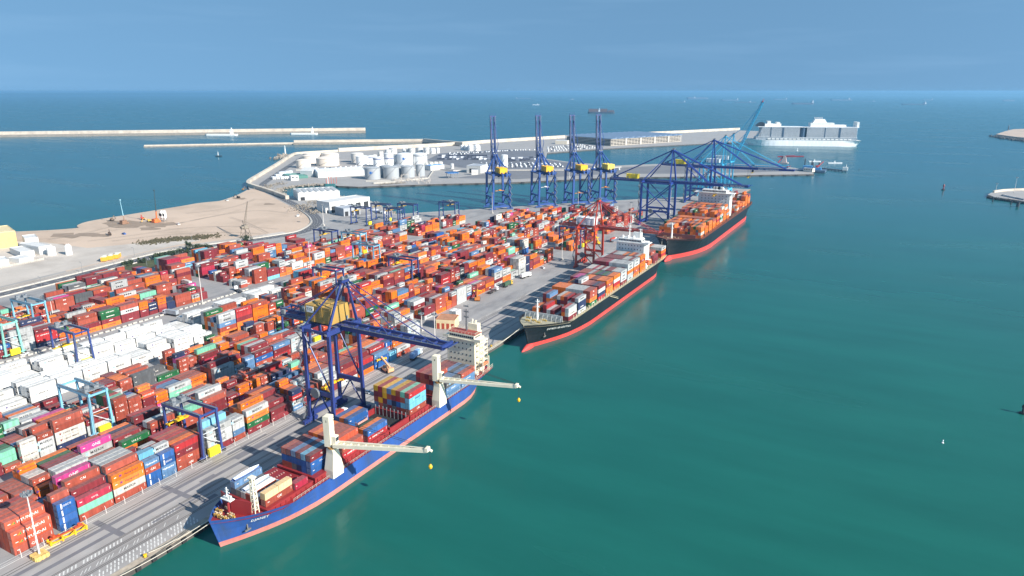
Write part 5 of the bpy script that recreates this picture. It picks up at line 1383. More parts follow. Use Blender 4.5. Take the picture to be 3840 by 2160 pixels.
for i, y in enumerate((90.5,110.5,136,160,190,210,240,280,306,310,330,575)):
    t = thing('bollard', 'yellow mooring bollard on the quay edge', 'bollard', (-196.7,y,.16), 0, 'yellow bollards along the quay edge')
    b = MB(); b.lathe([(.5,0),(.42,.2),(.38,.6),(.62,.75),(.6,.95),(.2,1.05)], 0,0,0,12); b.build('post', YELLOW, t); b = MB(); b.box(-.7,-.7,0,.7,.7,.06); b.build('plate', mat('bollard plate', '#7a6a3a', .7), t)
for i in range(15):
    y = 62 + i*5.5
    o = MB().box(-195.3,y,-2.0,-194.7,y+1.6,-.2).build('fender', BLACK); tag(o, 'black rubber fender on the quay wall', 'fender', 'fenders on the quay wall')
t = thing('guard_rail', 'thin white guard rail with leaning posts along the quay road', 'guard rail', (-231.3,0,0))
b = MB()
for y in range(84,216,7): b.tube((0,y,0),(0,y,2.3),.09,n=5); b.tube((0,y,2.3),(-.5,y,2.9),.07,n=4)
b.build('posts', paint('#dcd8d2'), t); b = MB()
for z in (.7,1.6): b.tube((0,84,z),(0,216,z),.04,n=4)
b.build('wire', paint('#c9c5c0'), t)
# concrete blocks lining the inner road
for i in range(46):
    y = 176 + i*3.75
    o = MB().box(-.4,-1.3,0,.4,1.3,.85).build('road_block', KERB, None, False, (-420.5 + (.3 if i % 3 else -.3), y, .01)); tag(o, 'pale concrete block lining the inner road', 'concrete block', 'concrete blocks lining the inner road')
# ---- vehicles
def car(u, v, rz, col, label, name='parked_car', cat='car', big=1.0, loc=None):
    x, y = loc or px(u, v); t = thing(name, label, cat, (x, y, .03), rz, None); k = big
    b = MB(); b.box(-.88*k,-2.1*k,.35,.88*k,2.1*k,.95*k); b.build('body', paint(col), t)
    b = MB(); b.loft([[(-.8*k,-1.5*k,.95*k),(.8*k,-1.5*k,.95*k),(.8*k,1.1*k,.95*k),(-.8*k,1.1*k,.95*k)], [(-.66*k,-1.1*k,1.45*k),(.66*k,-1.1*k,1.45*k),(.66*k,.5*k,1.45*k),(-.66*k,.5*k,1.45*k)]], 0, True); b.build('windows', GLASS, t)
    b = MB(); b.box(-.66*k,-1.1*k,1.46*k,.66*k,.5*k,1.5*k); b.build('roof', paint(col), t)
    b = MB()
    for sx in (-1,1):
        for sy in (-1,1): b.tube((sx*.7*k,sy*1.3*k,.34),(sx*.9*k,sy*1.3*k,.34),.34,n=10)
    b.build('wheels', BLACK, t); return t
car(93,1331,R(8),'#ecebe8','white car on the inner road beside the mint green gantry crane')
car(1015,1061,R(5),'#ecebe8','white car on the inner road above the white stacks')
car(1378,1474,R(80),'#e4e8ee','white car in the shadow between the tall blue crane legs')
car(2035,1006,R(60),'#dfe0e2','small white car on the open paving below the red crane')
def truck(u, v, rz, cabc, load, label, loc=None):
    x, y = loc or px(u, v); t = thing('truck', label, 'truck', (x, y, .03), rz)
    b = MB(); b.box(-1.25,-6.6,1.0,1.25,3.2,1.35); b.build('chassis', mat('truck chassis', '#3c3c3f', .6), t)
    b = MB(); b.box(-1.2,3.3,.7,1.2,5.7,3.2); b.box(-1.1,3.4,3.2,1.1,5.0,3.5); cb = b.build('cab', paint(cabc), t)
    b = MB(); b.box(-1.05,5.7,1.9,1.05,5.74,2.9); b.box(-1.24,4.2,1.9,-1.2,5.4,2.8); b.box(1.2,4.2,1.9,1.24,5.4,2.8); b.build('windscreen', GLASS, cb)
    if load: b = MB(); b.box(-1.22,-6.5,1.36,1.22,2.9,3.9); b.build('load', paint(load), t)
    b = MB()
    for y in (-5.6,-4.3,-3.0,2.2,4.6):
        for s in (-1,1): b.tube((s*.85,y,.5),(s*1.25,y,.5),.5,n=10)
    b.build('wheels', BLACK, t); return t
truck(1562,1338,R(12),'#dfe6ee','#7fa3cc','white and pale blue truck on the quay below the blue crane boom')
truck(1972,1040,R(-10),'#eeeeec','#e2e0dc','white truck pulled up beside the front yard stacks')
truck(1850,1095,R(0),'#eeeeee','','white tractor truck without a load in front of the maroon stacks')
truck(1905,1072,R(0),'#d9b13a','#3f5a44','truck with a green load and yellow cab in front of the maroon stacks')
truck(2300,905,R(0),'#efefef','#c9452e','truck with red load on the quay beyond the red crane')
truck(893,1093,R(70),'#f0f0ee','','white tractor truck on the inner road by the grey stacks')
truck(700,1068,R(80),'#e5e5e5','#c9c5bd','pale truck on the inner crossing left of the white stacks')
def reach_stacker(u, v, rz, col, label):
    x, y = px(u, v); t = thing('reach_stacker', label, 'reach stacker', (x, y, .03), rz, 'container handlers')
    b = MB(); b.box(-1.9,-4,.8,1.9,3.2,2.0); b.box(-1.7,-4.3,1.2,1.7,-2.8,2.9); b.build('body', paint(col), t)
    b = MB(); b.beam((0,-3,3.0),(0,5.4,6.6),.9); b.build('boom', paint(col), t); b = MB(); b.box(-3,4.8,5.2,3,6.0,5.7); b.box(-3,4.9,4.6,-2.6,5.9,5.2); b.box(2.6,4.9,4.6,3,5.9,5.2); b.build('spreader', YELLOW, t)
    b = MB(); b.box(-1.7,-.6,2.0,-.5,1.2,3.6); b.build('cab', GLASS, t); b = MB()
    for y in (-2.9,2.4):
        for s in (-1,1): b.tube((s*1.3,y,.85),(s*2.1,y,.85),.85,n=10)
    b.build('wheels', BLACK, t)
truck(1268,1570,R(2),'#e6e6e4','#a9473a','white truck with a rust red load on the quay road under the blue crane')
truck(640,1182,R(96),'#d9dde2','#9aa0a6','grey truck on the inner road beside the white containers')
truck(1490,1290,R(0),'#e4c14a','','yellow tractor truck at the front of the quayside stacks')
reach_stacker(1452,1392,R(70),'#d8a77e','pale orange container handler beside the blue and navy stacks')
reach_stacker(2240,915,R(40),'#e0b02a','yellow container handler beyond the red crane')
reach_stacker(1790,1125,R(30),'#c47a3a','orange brown container handler near the tan office building')
reach_stacker(1230,1490,R(60),'#8a6a2a','dark yellow container handler under the tall blue crane')
# stacks of white boxes near the office
add_stack(-243.0, 356.5, LEN20, 'VVV', ('the tan office building', None), nx=0, ny=0, ordn=2)
add_stack(-240.0, 356.5, LEN20, 'VVV', ('the tan office building', None), nx=0, ny=0, ordn=1)
# ---- buildings
def building(u0, v0, u1, v1, depth, h, wall, roof, label, name='warehouse', cat='warehouse', gable=0.0, doors=0, wins=0, parapet=.5, rec=None):
    """front wall runs between two readings on the ground; the building stands behind it"""
    A, B = Vector(px(u0, v0)), Vector(px(u1, v1)); d = B - A; W = d.length; d.normalize(); n = Vector((-d.y, d.x))
    if n.dot(A) < 0: n = -n
    a = math.atan2(d.y, d.x); flip = 1 if Vector((-math.sin(a), math.cos(a))).dot(n) > 0 else -1
    t = thing(name, label, cat, (A.x, A.y, .03), a)
    D = depth*flip; y0, y1 = min(0,D), max(0,D)
    b = MB(); b.box(0,y0,0,W,y1,h); wl_ = b.build('wall', wall, t)
    b = MB()
    if gable: b.add([(-.3,y0-.3,h+.01),(W+.3,y0-.3,h+.01),(W+.3,(y0+y1)/2,h+gable),(-.3,(y0+y1)/2,h+gable),(-.3,y1+.3,h+.01),(W+.3,y1+.3,h+.01)], [(0,1,2,3),(3,2,5,4),(0,3,4),(1,5,2)])
    else:
        b.box(.3,y0+.3,h+.01,W-.3,y1-.3,h+.08)
        for bx in ((0,y0,W,y0+.3),(0,y1-.3,W,y1),(0,y0+.3,.3,y1-.3),(W-.3,y0+.3,W,y1-.3)): b.box(bx[0],bx[1],h+.004,bx[2],bx[3],h+parapet)
    b.build('roof', roof, t)
    f = -.05*flip
    if doors:
        b = MB()
        for q in range(doors): x = W*(q+.5)/doors; b.box(x-W/doors*.3, min(0,f), .05, x+W/doors*.3, max(0,f), h*.62)
        b.build('door', mat('painted opening shade', '#2c2d30', .8) if rec is None else rec, t)  # without its own finish: flat dark panel, painted as an opening's shade
    if wins:
        b = MB()
        for q in range(wins): x = W*(q+.5)/wins; b.box(x-W/wins*.3, min(0,f), h*.55, x+W/wins*.3, max(0,f), h*.78)
        b.build('window', GLASS, t)
    return t, W, D
WSH = mat('white sheet wall', '#d3d3d0', .6, 0, .05, .2); WRF = mat('white roof', '#cfcecb', .7, 0, .06, .1); GRF = mat('grey roof', '#a9adb3', .6, 0, .1, .1)
t, W, D = building(1119,752.5,1275,743,48,10,WSH,WRF,'white warehouse with slanting roof ribs beside the basin')
b = MB()
for q in range(7): x = W*(q+.55)/7; b.add([(x-3.2,.5*D/70,10.3),(x+.6,.5*D/70,10.3),(x+.6,D*.82,10.3),(x-3.2,D*.82,10.3),(x-3.2,.5*D/70,10.6),(x+.6,.5*D/70,12.2),(x+.6,D*.82,12.2),(x-3.2,D*.82,10.6)], [(0,1,5,4),(1,2,6,5),(2,3,7,6),(4,5,6,7)] )
b.build('roof_light', WRF, t)
b = MB(); b.box(3,min(0,-.08),0,9,.02,4.5); b.build('door', mat('painted opening shade', '#2c2d30', .8), t)  # dark panel standing in for the shade of an open bay
building(1238,800,1388,776,26,13,WSH,WRF,'flat roofed white warehouse with dark loading bays behind parked gantry cranes', doors=5)
building(1290,812,1352,804,22,9,mat('grey wall', '#9fa3a8', .7),GRF,'low grey shed standing in front of the flat roofed white warehouse', 'shed', 'shed', doors=3)
building(1222,800,1262,796,14,6,WSH,WRF,'small white annex left of the flat roofed warehouse', 'annex', 'building', doors=2)
building(1635,1233,1706,1237,11,6.2,mat('cream wall', '#d9c39a', .8),mat('brown roof', '#b47f5f', .8, 0,.15,.3),'tan office building with red doors and a brown flat roof on the quay', 'office_building', 'building', doors=4, rec=paint('#a8442e'), parapet=.4)
building(1193,667,1367,657,34,9,WSH,mat('pale roof', '#c5ccd6', .6),'long white shed with a pale gable roof in front of the cream tanks', gable=5, doors=0)
building(1127,662,1172,664,26,10,WSH,WRF,'white gabled workshop left of the long shed', gable=6)
building(1092,678,1121,676,10,8,WSH,WRF,'small white house beside the green shed', 'house', 'building', wins=2)
building(1062,662,1090,672,30,4,mat('green sheet', '#4d7f74', .7),mat('green roof', '#5d8f83', .7),'low green shed at the start of the mole', 'shed', 'shed')
building(1750,648,1802,650,38,13,mat('pale grey wall', '#c4c3bf', .8),GRF,'grey box shaped building on the pier left of the raised cranes', 'pump_house', 'building', doors=1)
building(1768,656,1792,656,8,9,mat('pale wall 2', '#d6d3cc', .8),GRF,'small pale building in front of the grey box building', 'kiosk', 'building')
building(1615,640,1666,635,16,9,WSH,mat('blue roof', '#6d9ccc', .6),'white pump house with a light blue front below the small tanks', 'pump_house', 'building')
building(2082,540,2126,541,26,9,mat('sand wall', '#d8cdb9', .8),WRF,'low beige building at the sea wall behind the parked cars', 'depot', 'building')
building(3012,643,3046,646,9,6.5,mat('cream wall 3', '#ddd3c4', .8),GRF,'small cream building at the end of the pier', 'pilot_house', 'building', wins=4)
# left edge compound
YW = mat('yellow sheet wall', '#d8b978', .7, 0, .06, .3)
building(-150,951,68,924,40,15,YW,mat('pale yellow roof', '#d9c79c', .7),'big yellow hall cut off by the left edge of the picture', 'hall', 'building')
for (u0,v0,u1,v1,dp,h,lab) in ((80,968,132,960,30,5,'long low white shed in the fenced compound'),(150,956,198,947,34,7,'taller white shed nearest the sand in the compound'),(74,988,128,976,14,3.5,'flat white shed at the compound fence'),(0,1000,36,995,16,5,'white cabin at the left edge in the compound'),(100,935,150,929,20,10,'white hall behind the low sheds')):
    building(u0,v0,u1,v1,dp,h,WSH,WRF,lab,'shed','shed')
t = thing('fence', 'grey slatted compound fence along the dirt track', 'fence', px(0,1012) + (0,))
A, B = Vector(px(-20,1012)), Vector(px(165,975)); o = Vector(t.location[:2]); b = MB(); b.beam(tuple(A-o)+(1.1,), tuple(B-o)+(1.1,), .1, 1.8); b.build('panel', mat('fence grey', '#a8a39b', .8), t)
b = MB()
for q in range(24): p = A-o+(B-A)*(q/23); b.box(p.x-.15,p.y-.15,0,p.x+.15,p.y+.15,2.3)
b.build('posts', KERB, t)
for i, (u, v) in enumerate(((395,978),(418,973),(440,968))):
    t = thing('trailer', ['yellow trailer box nearest the left of three on the dirt', 'yellow trailer box in the middle of three on the dirt', 'yellow trailer box on the right of three on the dirt'][i], 'trailer', px(u, v) + (.03,), R(42), 'yellow trailer boxes on the dirt')
    b = MB(); b.box(-2.2,-4.5,.6,2.2,4.5,4.2); b.build('body', paint('#e3a63a'), t); b = MB(); b.box(-2.25,-4.55,4.21,2.25,4.55,4.4); b.build('roof', paint('#e9e2d0'), t)
for i, (u, v, rr, hh) in enumerate(((195,956,6,9),(263,954,3.4,10),(256,955,3.4,10))):
    t = thing('silo', ['squat white silo in the left compound','white upright silo at the compound corner, right one','white upright silo at the compound corner, left one'][i], 'silo', px(u, v) + (.02,))
    b = MB(); b.lathe([(rr*.6,0),(rr*.6,hh*.8),(.3,hh)], 0,0,0,14); b.build('shell', WHITE, t)
# ---- car park hall with solar roof
A = Vector(px(2290,548)); Bq = Vector(px(2555,531)); Cq = Vector(px(2164,520)); d = (Bq-A); W = d.length; d.normalize(); a = math.atan2(d.y, d.x); dp = 190
t = thing('car_park', 'wide multi storey car park with a dark blue solar panel roof', 'car park', (A.x, A.y, .02), a)
b = MB()
for k in range(5): b.box(0,0,.5+k*3.9,W,dp,1.7+k*3.9)
b.build('floor_slab', mat('pale slab', '#cfc6b8', .8), t)
b = MB()
for q in range(26):
    for yy in (1.5, dp-1.5): b.box(W*q/25-.4+(.6 if q==0 else 0), yy-.4, 0, W*q/25+.4-(.6 if q==25 else 0), yy+.4, 19)
for q in range(1,5): b.box(W*q/5-3.5,-1.2,0,W*q/5+3.5,-.05,19)
b.build('column', mat('column', '#b9b2a8', .8), t)
b = MB(); b.box(3,4,.1,W-3,dp-4,17); b.build('dark_interior', mat('painted interior shade', '#33363b', .9), t)  # solid dark block, coloured as the shade between the floors
b = MB(); n = 13
for q in range(n):
    x0 = W*q/n; x1 = W*(q+1)/n - .5; b.add([(x0,-2,19.4),(x1,-2,22.4),(x1,dp+2,22.4),(x0,dp+2,19.4),(x0,-2,19.0),(x1,-2,19.0),(x1,dp+2,19.0),(x0,dp+2,19.0)], [(0,1,2,3),(4,5,1,0),(5,6,2,1),(6,7,3,2),(7,4,0,3)])
b.build('solar_roof', mat('solar panels', '#7d8fa6', .35, .1, .1, .05), t)
# ---- storage tanks
def tank(u, v, rp, hp, col, label, band=None, logo=False, dome=.16):
    x, y = px(u, v); k = mpp(u, v); r = rp*k*1.02; dirv = Vector((x, y)).normalized(); cx, cy = x+dirv.x*r, y+dirv.y*r
    h = hp*k*1.04
    t = thing('storage_tank', label, 'storage tank', (cx, cy, .02), 0, 'storage tanks of the tank farm'); m_ = mat('tank '+col, col, .5, 0, .06, .08, .25)
    b = MB(); b.lathe([(r,0),(r,h)], 0,0,0,32,cap=False); b.build('shell', m_, t, smooth=True)
    b = MB(); b.lathe([(r*1.01,h),(r*.75,h+r*dome*.55),(r*.4,h+r*dome*.9),(r*.04,h+r*dome)], 0,0,0,32); b.build('roof', mat('tank roof '+col, tuple(min(1,c*1.03) for c in lin(col)), .6), t)
    b = MB(); b.lathe([(r*1.015,h-.3),(r*1.02,h+.05)], 0,0,0,32,cap=False)
    for q in range(12): a = q*math.pi/6; b.tube((r*math.cos(a),r*math.sin(a),h),(r*math.cos(a),r*math.sin(a),h+1.1),.07,n=4)
    a0 = math.atan2(-dirv.y,-dirv.x)
    for q in range(16):
        f = q/16; a = a0 - .9 + 1.5*f; a2 = a0 - .9 + 1.5*(q+1)/16; b.beam(((r+.5)*math.cos(a),(r+.5)*math.sin(a),h*f),((r+.5)*math.cos(a2),(r+.5)*math.sin(a2),h*(q+1)/16),.7,.35)
    b.build('stair', mat('stair dark', '#5f6367', .6), t)
    if band: b = MB(); b.lathe([(r*1.012,h*.80),(r*1.012,h*.90)], 0,0,0,32,cap=False); b.build('band', paint(band), t)
    if logo:
        b = MB(); nseg = 5
        for (f0, f1, z0, z1) in ((.0,.35,.50,.72),(.42,.55,.55,.67)):
            for q in range(nseg):
                a1 = a0+f0*.7-.35+(f1-f0)*.7*q/nseg; a2 = a0+f0*.7-.35+(f1-f0)*.7*(q+1)/nseg
                b.add([((r+.12)*math.cos(a1),(r+.12)*math.sin(a1),h*z0),((r+.12)*math.cos(a2),(r+.12)*math.sin(a2),h*z0),((r+.12)*math.cos(a2),(r+.12)*math.sin(a2),h*z1),((r+.12)*math.cos(a1),(r+.12)*math.sin(a1),h*z1)], [(0,1,2,3)])
        b.build('emblem', paint('#2a6fc0'), t)
CR, GY, WT, LG = '#e3d6c6', '#a2a6a9', '#ececea', '#cfcfcc'
TANKS = [
 (1230,623.5,42,26,CR,'widest cream tank, nearest the sea wall end',None,False), (1139,631,26,27,CR,'cream tank nearest the road bend, left of the widest one',None,False), (1165,613,30,25,CR,'cream domed tank behind the left cream tank',None,False),
 (1172,602,33,22,CR,'cream domed tank farthest left by the sea wall',None,False), (1240,602,31,22,CR,'cream domed tank behind the widest cream tank',None,False),
 (1341,611,23,32,'#d8d3cb','pale grey tank behind the left of the white tanks',None,False), (1359,619,23,29,WT,'white tank without a band, leftmost of the white ones',None,False),
 (1394,617,19,28,WT,'white tank with blue band behind its twin',"#39508a",False), (1421,625,20.5,31,WT,'white tank with blue band in front of its twin',"#39508a",False), (1461,623,14.5,31,WT,'narrow white tank with blue band beside the big white ones',"#39508a",False),
 (1458,612,18,33,'#d9d9d8','pale tank behind the narrow banded one',None,False), (1494,617,17,30,'#d4d4d2','pale tank left of the white emblem tank',None,False),
 (1398,674,29,40,GY,'grey tank with blue emblem, leftmost of the front grey tanks',None,True), (1447,664,22,38,'#999da1','grey tank squeezed behind the first two grey tanks',None,False), (1468,671,29,40,GY,'second big grey tank from the left in front row',None,False),
 (1494,660,20,36,'#999da1','grey tank behind the second and third front ones',None,False), (1531,666,25,38,GY,'third big grey tank from the left in front row',None,False), (1577,662,17,40,GY,'narrower grey tank at the right end of the front row',None,False),
 (1521,620,30,38,WT,'big white tank with a blue emblem',None,True), (1576,619,26,38,WT,'big white tank with a dark rim right of the emblem tank',"#8a8f94",False),
 (1455,583,11,20,LG,'pale grey tank at the left of the rear group',None,False), (1474,577,15,19,LG,'larger pale grey tank in the rear group',None,False), (1516,574,7,15,WT,'thin white tank in the rear row',None,False), (1529,576,7.5,17,LG,'thin grey tank in the rear row',None,False),
 (1545,577,12,19,LG,'wide grey tank in the rear row, left of two',None,False), (1574,574,12.5,18,LG,'wide grey tank in the rear row, right of two',None,False), (1601,576,11,20,LG,'tall grey tank in the rear row',None,False), (1623,576,10,18,WT,'white tank near the right end of the rear row',None,False), (1642,574,6.5,18,WT,'thin white tank closing the rear row on the right',None,False),
 (1734,563,7.5,15,WT,'domed white tank, leftmost of the separate four',None,False), (1749,564,8.5,15,WT,'domed white tank, second of the separate four',None,False), (1765,566,11,17,WT,'domed white tank, third of the separate four',None,False), (1789,566,12,17,WT,'domed white tank, rightmost of the separate four',None,False),
 (1599,636,7,25,'#e5dfd0','slim cream tank right of the grey front row',None,False), (1616,625,8.5,15,'#e6e1d4','short cream tank above the blue fronted pump house, left',None,False), (1634,624,8.5,15,'#e6e1d4','short cream tank above the blue fronted pump house, middle',None,False), (1652,623,8.5,15,'#e6e1d4','short cream tank above the blue fronted pump house, right',None,False), (1696,633,6,18,WT,'slim white tank standing alone by the pipe racks',None,False),
 (1891,625,13,40,WT,'tall white silo behind the leftmost raised crane',None,False), (1428,588,10,18,'#d8d3cb','small pale tank behind the white banded tanks',None,False), (1405,596,9,14,'#dfdad0','low pale tank behind the white banded tanks',None,False),
]
for q in TANKS: tank(*q[:6], band=q[6], logo=q[7], dome=.5 if 'domed white' in q[5] else .16)
# pipe racks on the pier, the blue loading canopy
t = thing('pipe_rack', 'tangle of pale pipes and loading arms on the pier edge', 'pipe rack', px(1560,683) + (.02,)); o = Vector(t.location[:2]); b = MB(); rr = random.Random(3)
for q in range(70):
    p = Vector(px(rr.uniform(1470,1615), rr.uniform(672,689)))-o; h = rr.uniform(1.5,5) if q % 6 else rr.uniform(8,15); b.tube((p.x,p.y,0),(p.x,p.y,h),.3,n=5); e = p + Vector((rr.uniform(-8,8),rr.uniform(-6,6))); b.tube((p.x,p.y,h*.8),(e.x,e.y,h*.8),.25,n=5)
b.build('pipes', mat('pale pipework', '#c9bfb4', .5, 0, .3, .3), t)
b = MB(); p0 = Vector(px(1400,690))-o; p1 = Vector(px(1485,686))-o; b.beam((p0.x,p0.y,1.5),(p1.x,p1.y,1.5),4,2.5); b.build('pipe_trench', KERB, t)
A, B = Vector(px(1680,670)), Vector(px(1722,668)); d = (B-A).normalized(); t = thing('canopy', 'striped blue loading canopy on the pier', 'canopy', (A.x, A.y, .02), math.atan2(d.y,d.x)); W = (B-A).length
b = MB()
for q in range(10): b.box(W*q/10,0,9,W*q/10+W*.055,18,10+.01)
b.box(0,0,8.4,W,18,8.9); b.build('roof', paint('#4a7fb8'), t); b = MB()
for x in (2,W/2,W-2):
    for y in (2,16): b.box(x-.4,y-.4,0,x+.4,y+.4,8.4)
b.build('posts', STEEL, t)
# ---- parked vehicles of the compound (one mesh per kind, copied)
def veh_mesh(kind, col):
    b = MB()
    if kind == 'van': b.box(-1.1,-3,.4,1.1,3,1.5); b.box(-1.0,-3,1.5,1.0,2.0,2.7); ms = [paint(col)]
    else: b.box(-1.3,-7,1.1,1.3,7,3.9); b.box(-1.1,-6.5,.2,1.1,-3,1.1); b.box(-1.1,3,.2,1.1,6.5,1.1); ms = [paint(col)]
    return b.mesh(kind, ms)
VM = {(k, c): veh_mesh(k, c) for k in ('van','trailer') for c in ('#f0f0ee','#d5d8dc','#3d4150','#6a6f7c')}
def park(kind, n, quad, cols, label, group, rz, seed):
    rr = random.Random(seed); rows = max(1, int(math.sqrt(n*.35))); per = math.ceil(n/rows)
    P = [Vector(px(*q)) for q in quad]
    for i in range(n):
        r, c = divmod(i, per); f = (c+.5+rr.uniform(-.15,.15))/per; g = (r+.5)/rows
        p = (P[0]*(1-f)+P[1]*f)*(1-g) + (P[3]*(1-f)+P[2]*f)*g
        o = bpy.data.objects.new('parked_'+kind, VM[(kind, rr.choice(cols))]); C.objects.link(o); o.location = (p.x,p.y,.02); o.rotation_euler = (0,0,rz+rr.uniform(-.05,.05)); tag(o, label, kind, group)
W3 = ['#f0f0ee','#f0f0ee','#f0f0ee','#d5d8dc','#3d4150']; D3 = ['#3d4150','#6a6f7c','#d5d8dc']
park('van', 75, ((1660,588),(1850,566),(2035,562),(1680,574)), W3, 'white vehicle parked in the back rows of the compound', 'vehicles parked in the back rows', R(40), 1)
park('trailer', 44, ((1640,602),(1860,603),(1860,584),(1650,584)), D3, 'dark trailer parked in the middle of the compound', 'dark trailers in the compound', R(130), 2)
park('van', 112, ((1790,630),(2118,628),(2100,612),(1800,612)), W3, 'white vehicle parked in the front rows behind the raised cranes', 'vehicles parked in the front rows', R(40), 3)
park('trailer', 20, ((1900,610),(2040,602),(2030,588),(1900,594)), D3, 'trailer parked at the end of the compound', 'trailers at the compound end', R(130), 4)
park('van', 66, ((2050,572),(2240,558),(2200,541),(2050,552)), W3, 'white vehicle parked along the sea wall quay', 'vehicles along the sea wall quay', R(45), 5)
park('trailer', 26, ((1012,676),(1080,676),(1105,640),(1050,650)), ['#f0f0ee','#d5d8dc'], 'white trailer parked beside the green shed on the mole', 'trailers beside the green shed', R(60), 6)
park('van', 16, ((1200,640),(1360,630),(1365,622),(1210,632)), W3, 'vehicle parked behind the long white shed', 'vehicles behind the long shed', R(30), 7)
park('van', 12, ((2210,676-40),(2330,640),(2330,632),(2220,628)), W3, 'white vehicle standing on the dark pier', 'vehicles on the dark pier', R(30), 8)
park('van', 14, ((1420,800),(1460,806),(1400,790),(1385,786)), ['#f0f0ee','#d5d8dc','#6a6f7c'], 'vehicle parked among the idle gantry cranes', 'vehicles among the idle gantry cranes', R(10), 9)
bl = [px(*q) for q in ((1275,699),(1342,701),(1640,691),(1938,684),(2296,666),(2534,664),(2832,657),(3053,654))]
acc = 0
for a_, b_ in zip(bl[:-1], bl[1:]):
    a_, b_ = Vector(a_), Vector(b_); n_ = max(1, int((b_-a_).length/22)); an = math.atan2((b_-a_).y, (b_-a_).x)
    for i in range(n_):
        p = a_.lerp(b_, (i+.5)/n_); o = MB().obox(0,0,-2.2,5,2.4,2.1,an).build('fender', BLACK, None, False, (p.x, p.y-1.4, 0)); tag(o, 'black fender hanging on the far pier wall', 'fender', 'fenders on the far pier wall')
def bund(pts, label):
    q = [Vector(px(*w)) for w in pts]; m_ = MB(); strip(m_, q, .8, 0, 0, 2.0); tag(m_.build('low_wall', KERB), label, 'wall')
bund(((1372,681),(1500,680),(1605,670),(1625,640)), 'low pale wall in front of the grey tanks')
bund(((1110,640),(1220,636),(1330,628),(1372,636)), 'low pale wall in front of the cream tanks')
bund(((1900,640),(2140,640),(2330,628)), 'low pale wall along the back of the dark pier paving')
t = thing('pipe_rack', 'long row of pale pipes running behind the grey tanks', 'pipe rack', px(1380,643) + (0,)); o = Vector(t.location[:2]); b = MB()
for k in range(5):
    pp = [Vector(px(u, v + k*.9)) - o for u, v in ((1380,643),(1500,640),(1640,632),(1700,641),(1860,640))]; b.path([(p.x, p.y, 1.2) for p in pp], .45, 5)
b.build('pipes', mat('pale pipework', '#c9bfb4', .5, 0, .3, .3), t)
# ---- lighthouse
x, y = px(1070,579); k = mpp(1070,579); t = thing('lighthouse', 'slim white lighthouse at the corner of the sea wall', 'lighthouse', (x, y, 0)); h = 33*k
b = MB(); b.lathe([(h*.11,0),(h*.09,h*.05),(h*.075,h*.7)], 0,0,0,12); b.build('tower', mat('lighthouse white', '#d5dadb', .7), t); b = MB(); b.lathe([(h*.12,h*.7),(h*.12,h*.74),(h*.06,h*.75),(h*.06,h*.86),(h*.09,h*.87),(h*.02,h)], 0,0,0,12); b.build('lantern', mat('lantern grey', '#b9c4c6', .6), t)
rubble('rubble', [px(1025,598), px(1050,590), px(1070,582), px(1090,578)], 60, 22, 2, 6, PALEROCK, 'pale rocks heaped below the lighthouse', seed=4, z=-1)
# ---- sand site
def mob_crane(u, v, vtop, label, boomc, basec, lean=2, r=.5):
    x, y = px(u, v); h = at_z(u, v, vtop); t = thing('construction_crane', label, 'crane', (x, y, .03))
    b = MB(); b.box(-3,-4,.3,3,4,2.2); b.box(-2.6,-3.4,2.2,2.6,2.2,4.4); b.build('carrier', paint(basec), t); b = MB(); b.tube((0,1,4),(lean*.4,1,h*.35),r*1.5,r*1.2,8); b.build('boom_foot', paint(basec), t)
    b = MB(); b.tube((lean*.4,1,h*.35),(lean,1,h),r,r*.5,8); b.box(lean-.8,.4,h,lean+.8,1.6,h+1.2); b.build('boom', paint(boomc), t)
mob_crane(586,834,716,'mobile crane with tall dark boom and orange base on the sand','#33454a','#d9703a',2.5,.6)
mob_crane(466,840,753,'drilling rig with pale blue mast on the sand','#8fbccb','#8a6a55',-3,.45)
for i, u in enumerate((611,620)):
    x, y = px(u, 831); h = at_z(u, 831, 790); t = thing('silo', ['white cement silo on the sand, left of the pair','white cement silo on the sand, right of the pair'][i], 'silo', (x,y,.02)); b = MB(); b.lathe([(.4,2),(2.2,5),(2.2,h-2),(1.6,h)], 0,0,0,12)
    b.build('shell', WHITE, t); b = MB()
    for a in range(4): b.beam((2*math.cos(a*1.57+.7),2*math.sin(a*1.57+.7),0),(2*math.cos(a*1.57+.7),2*math.sin(a*1.57+.7),6),.3)
    b.build('leg', STEEL, t); b = MB(); b.box(-2.25,-2.3,h-6,2.25,-1.9,h-3); b.build('mark', paint('#23262b'), t)
def digger(u, v, col, label, rz):
    t = thing('excavator', label, 'excavator', px(u, v) + (.03,), rz, 'diggers on the sand'); b = MB(); b.box(-1.6,-2.2,.1,-.9,2.2,1); b.box(.9,-2.2,.1,1.6,2.2,1); b.build('track', BLACK, t); b = MB(); b.box(-1.4,-2,1,1.4,1.6,2.6); b.box(-1.4,.2,2.6,-.2,1.6,3.4); b.build('body', paint(col), t); b = MB(); b.beam((0,1.4,2.4),(0,5.2,5.2),.5); b.beam((0,5.2,5.2),(0,7.6,2.2),.4); b.box(-.6,7.2,1.0,.6,8.3,2.3); b.build('arm', paint(col), t)
digger(536,824,'#d0402a','red digger with raised arm beside the mobile crane',R(70)); digger(894,743,'#3f3a33','dark digger near the top of the beach',R(100)); digger(912,714,'#8a6d4f','brown digger at the tip of the beach under the sea wall',R(20)); digger(412,882,'#4a3a30','dark digger on the lower sand',R(60)); digger(560,832,'#c9a24a','yellow brown digger left of the mobile crane',R(160)); digger(420,828,'#7d6d5c','grey brown digger beside the drilling rig',R(30))
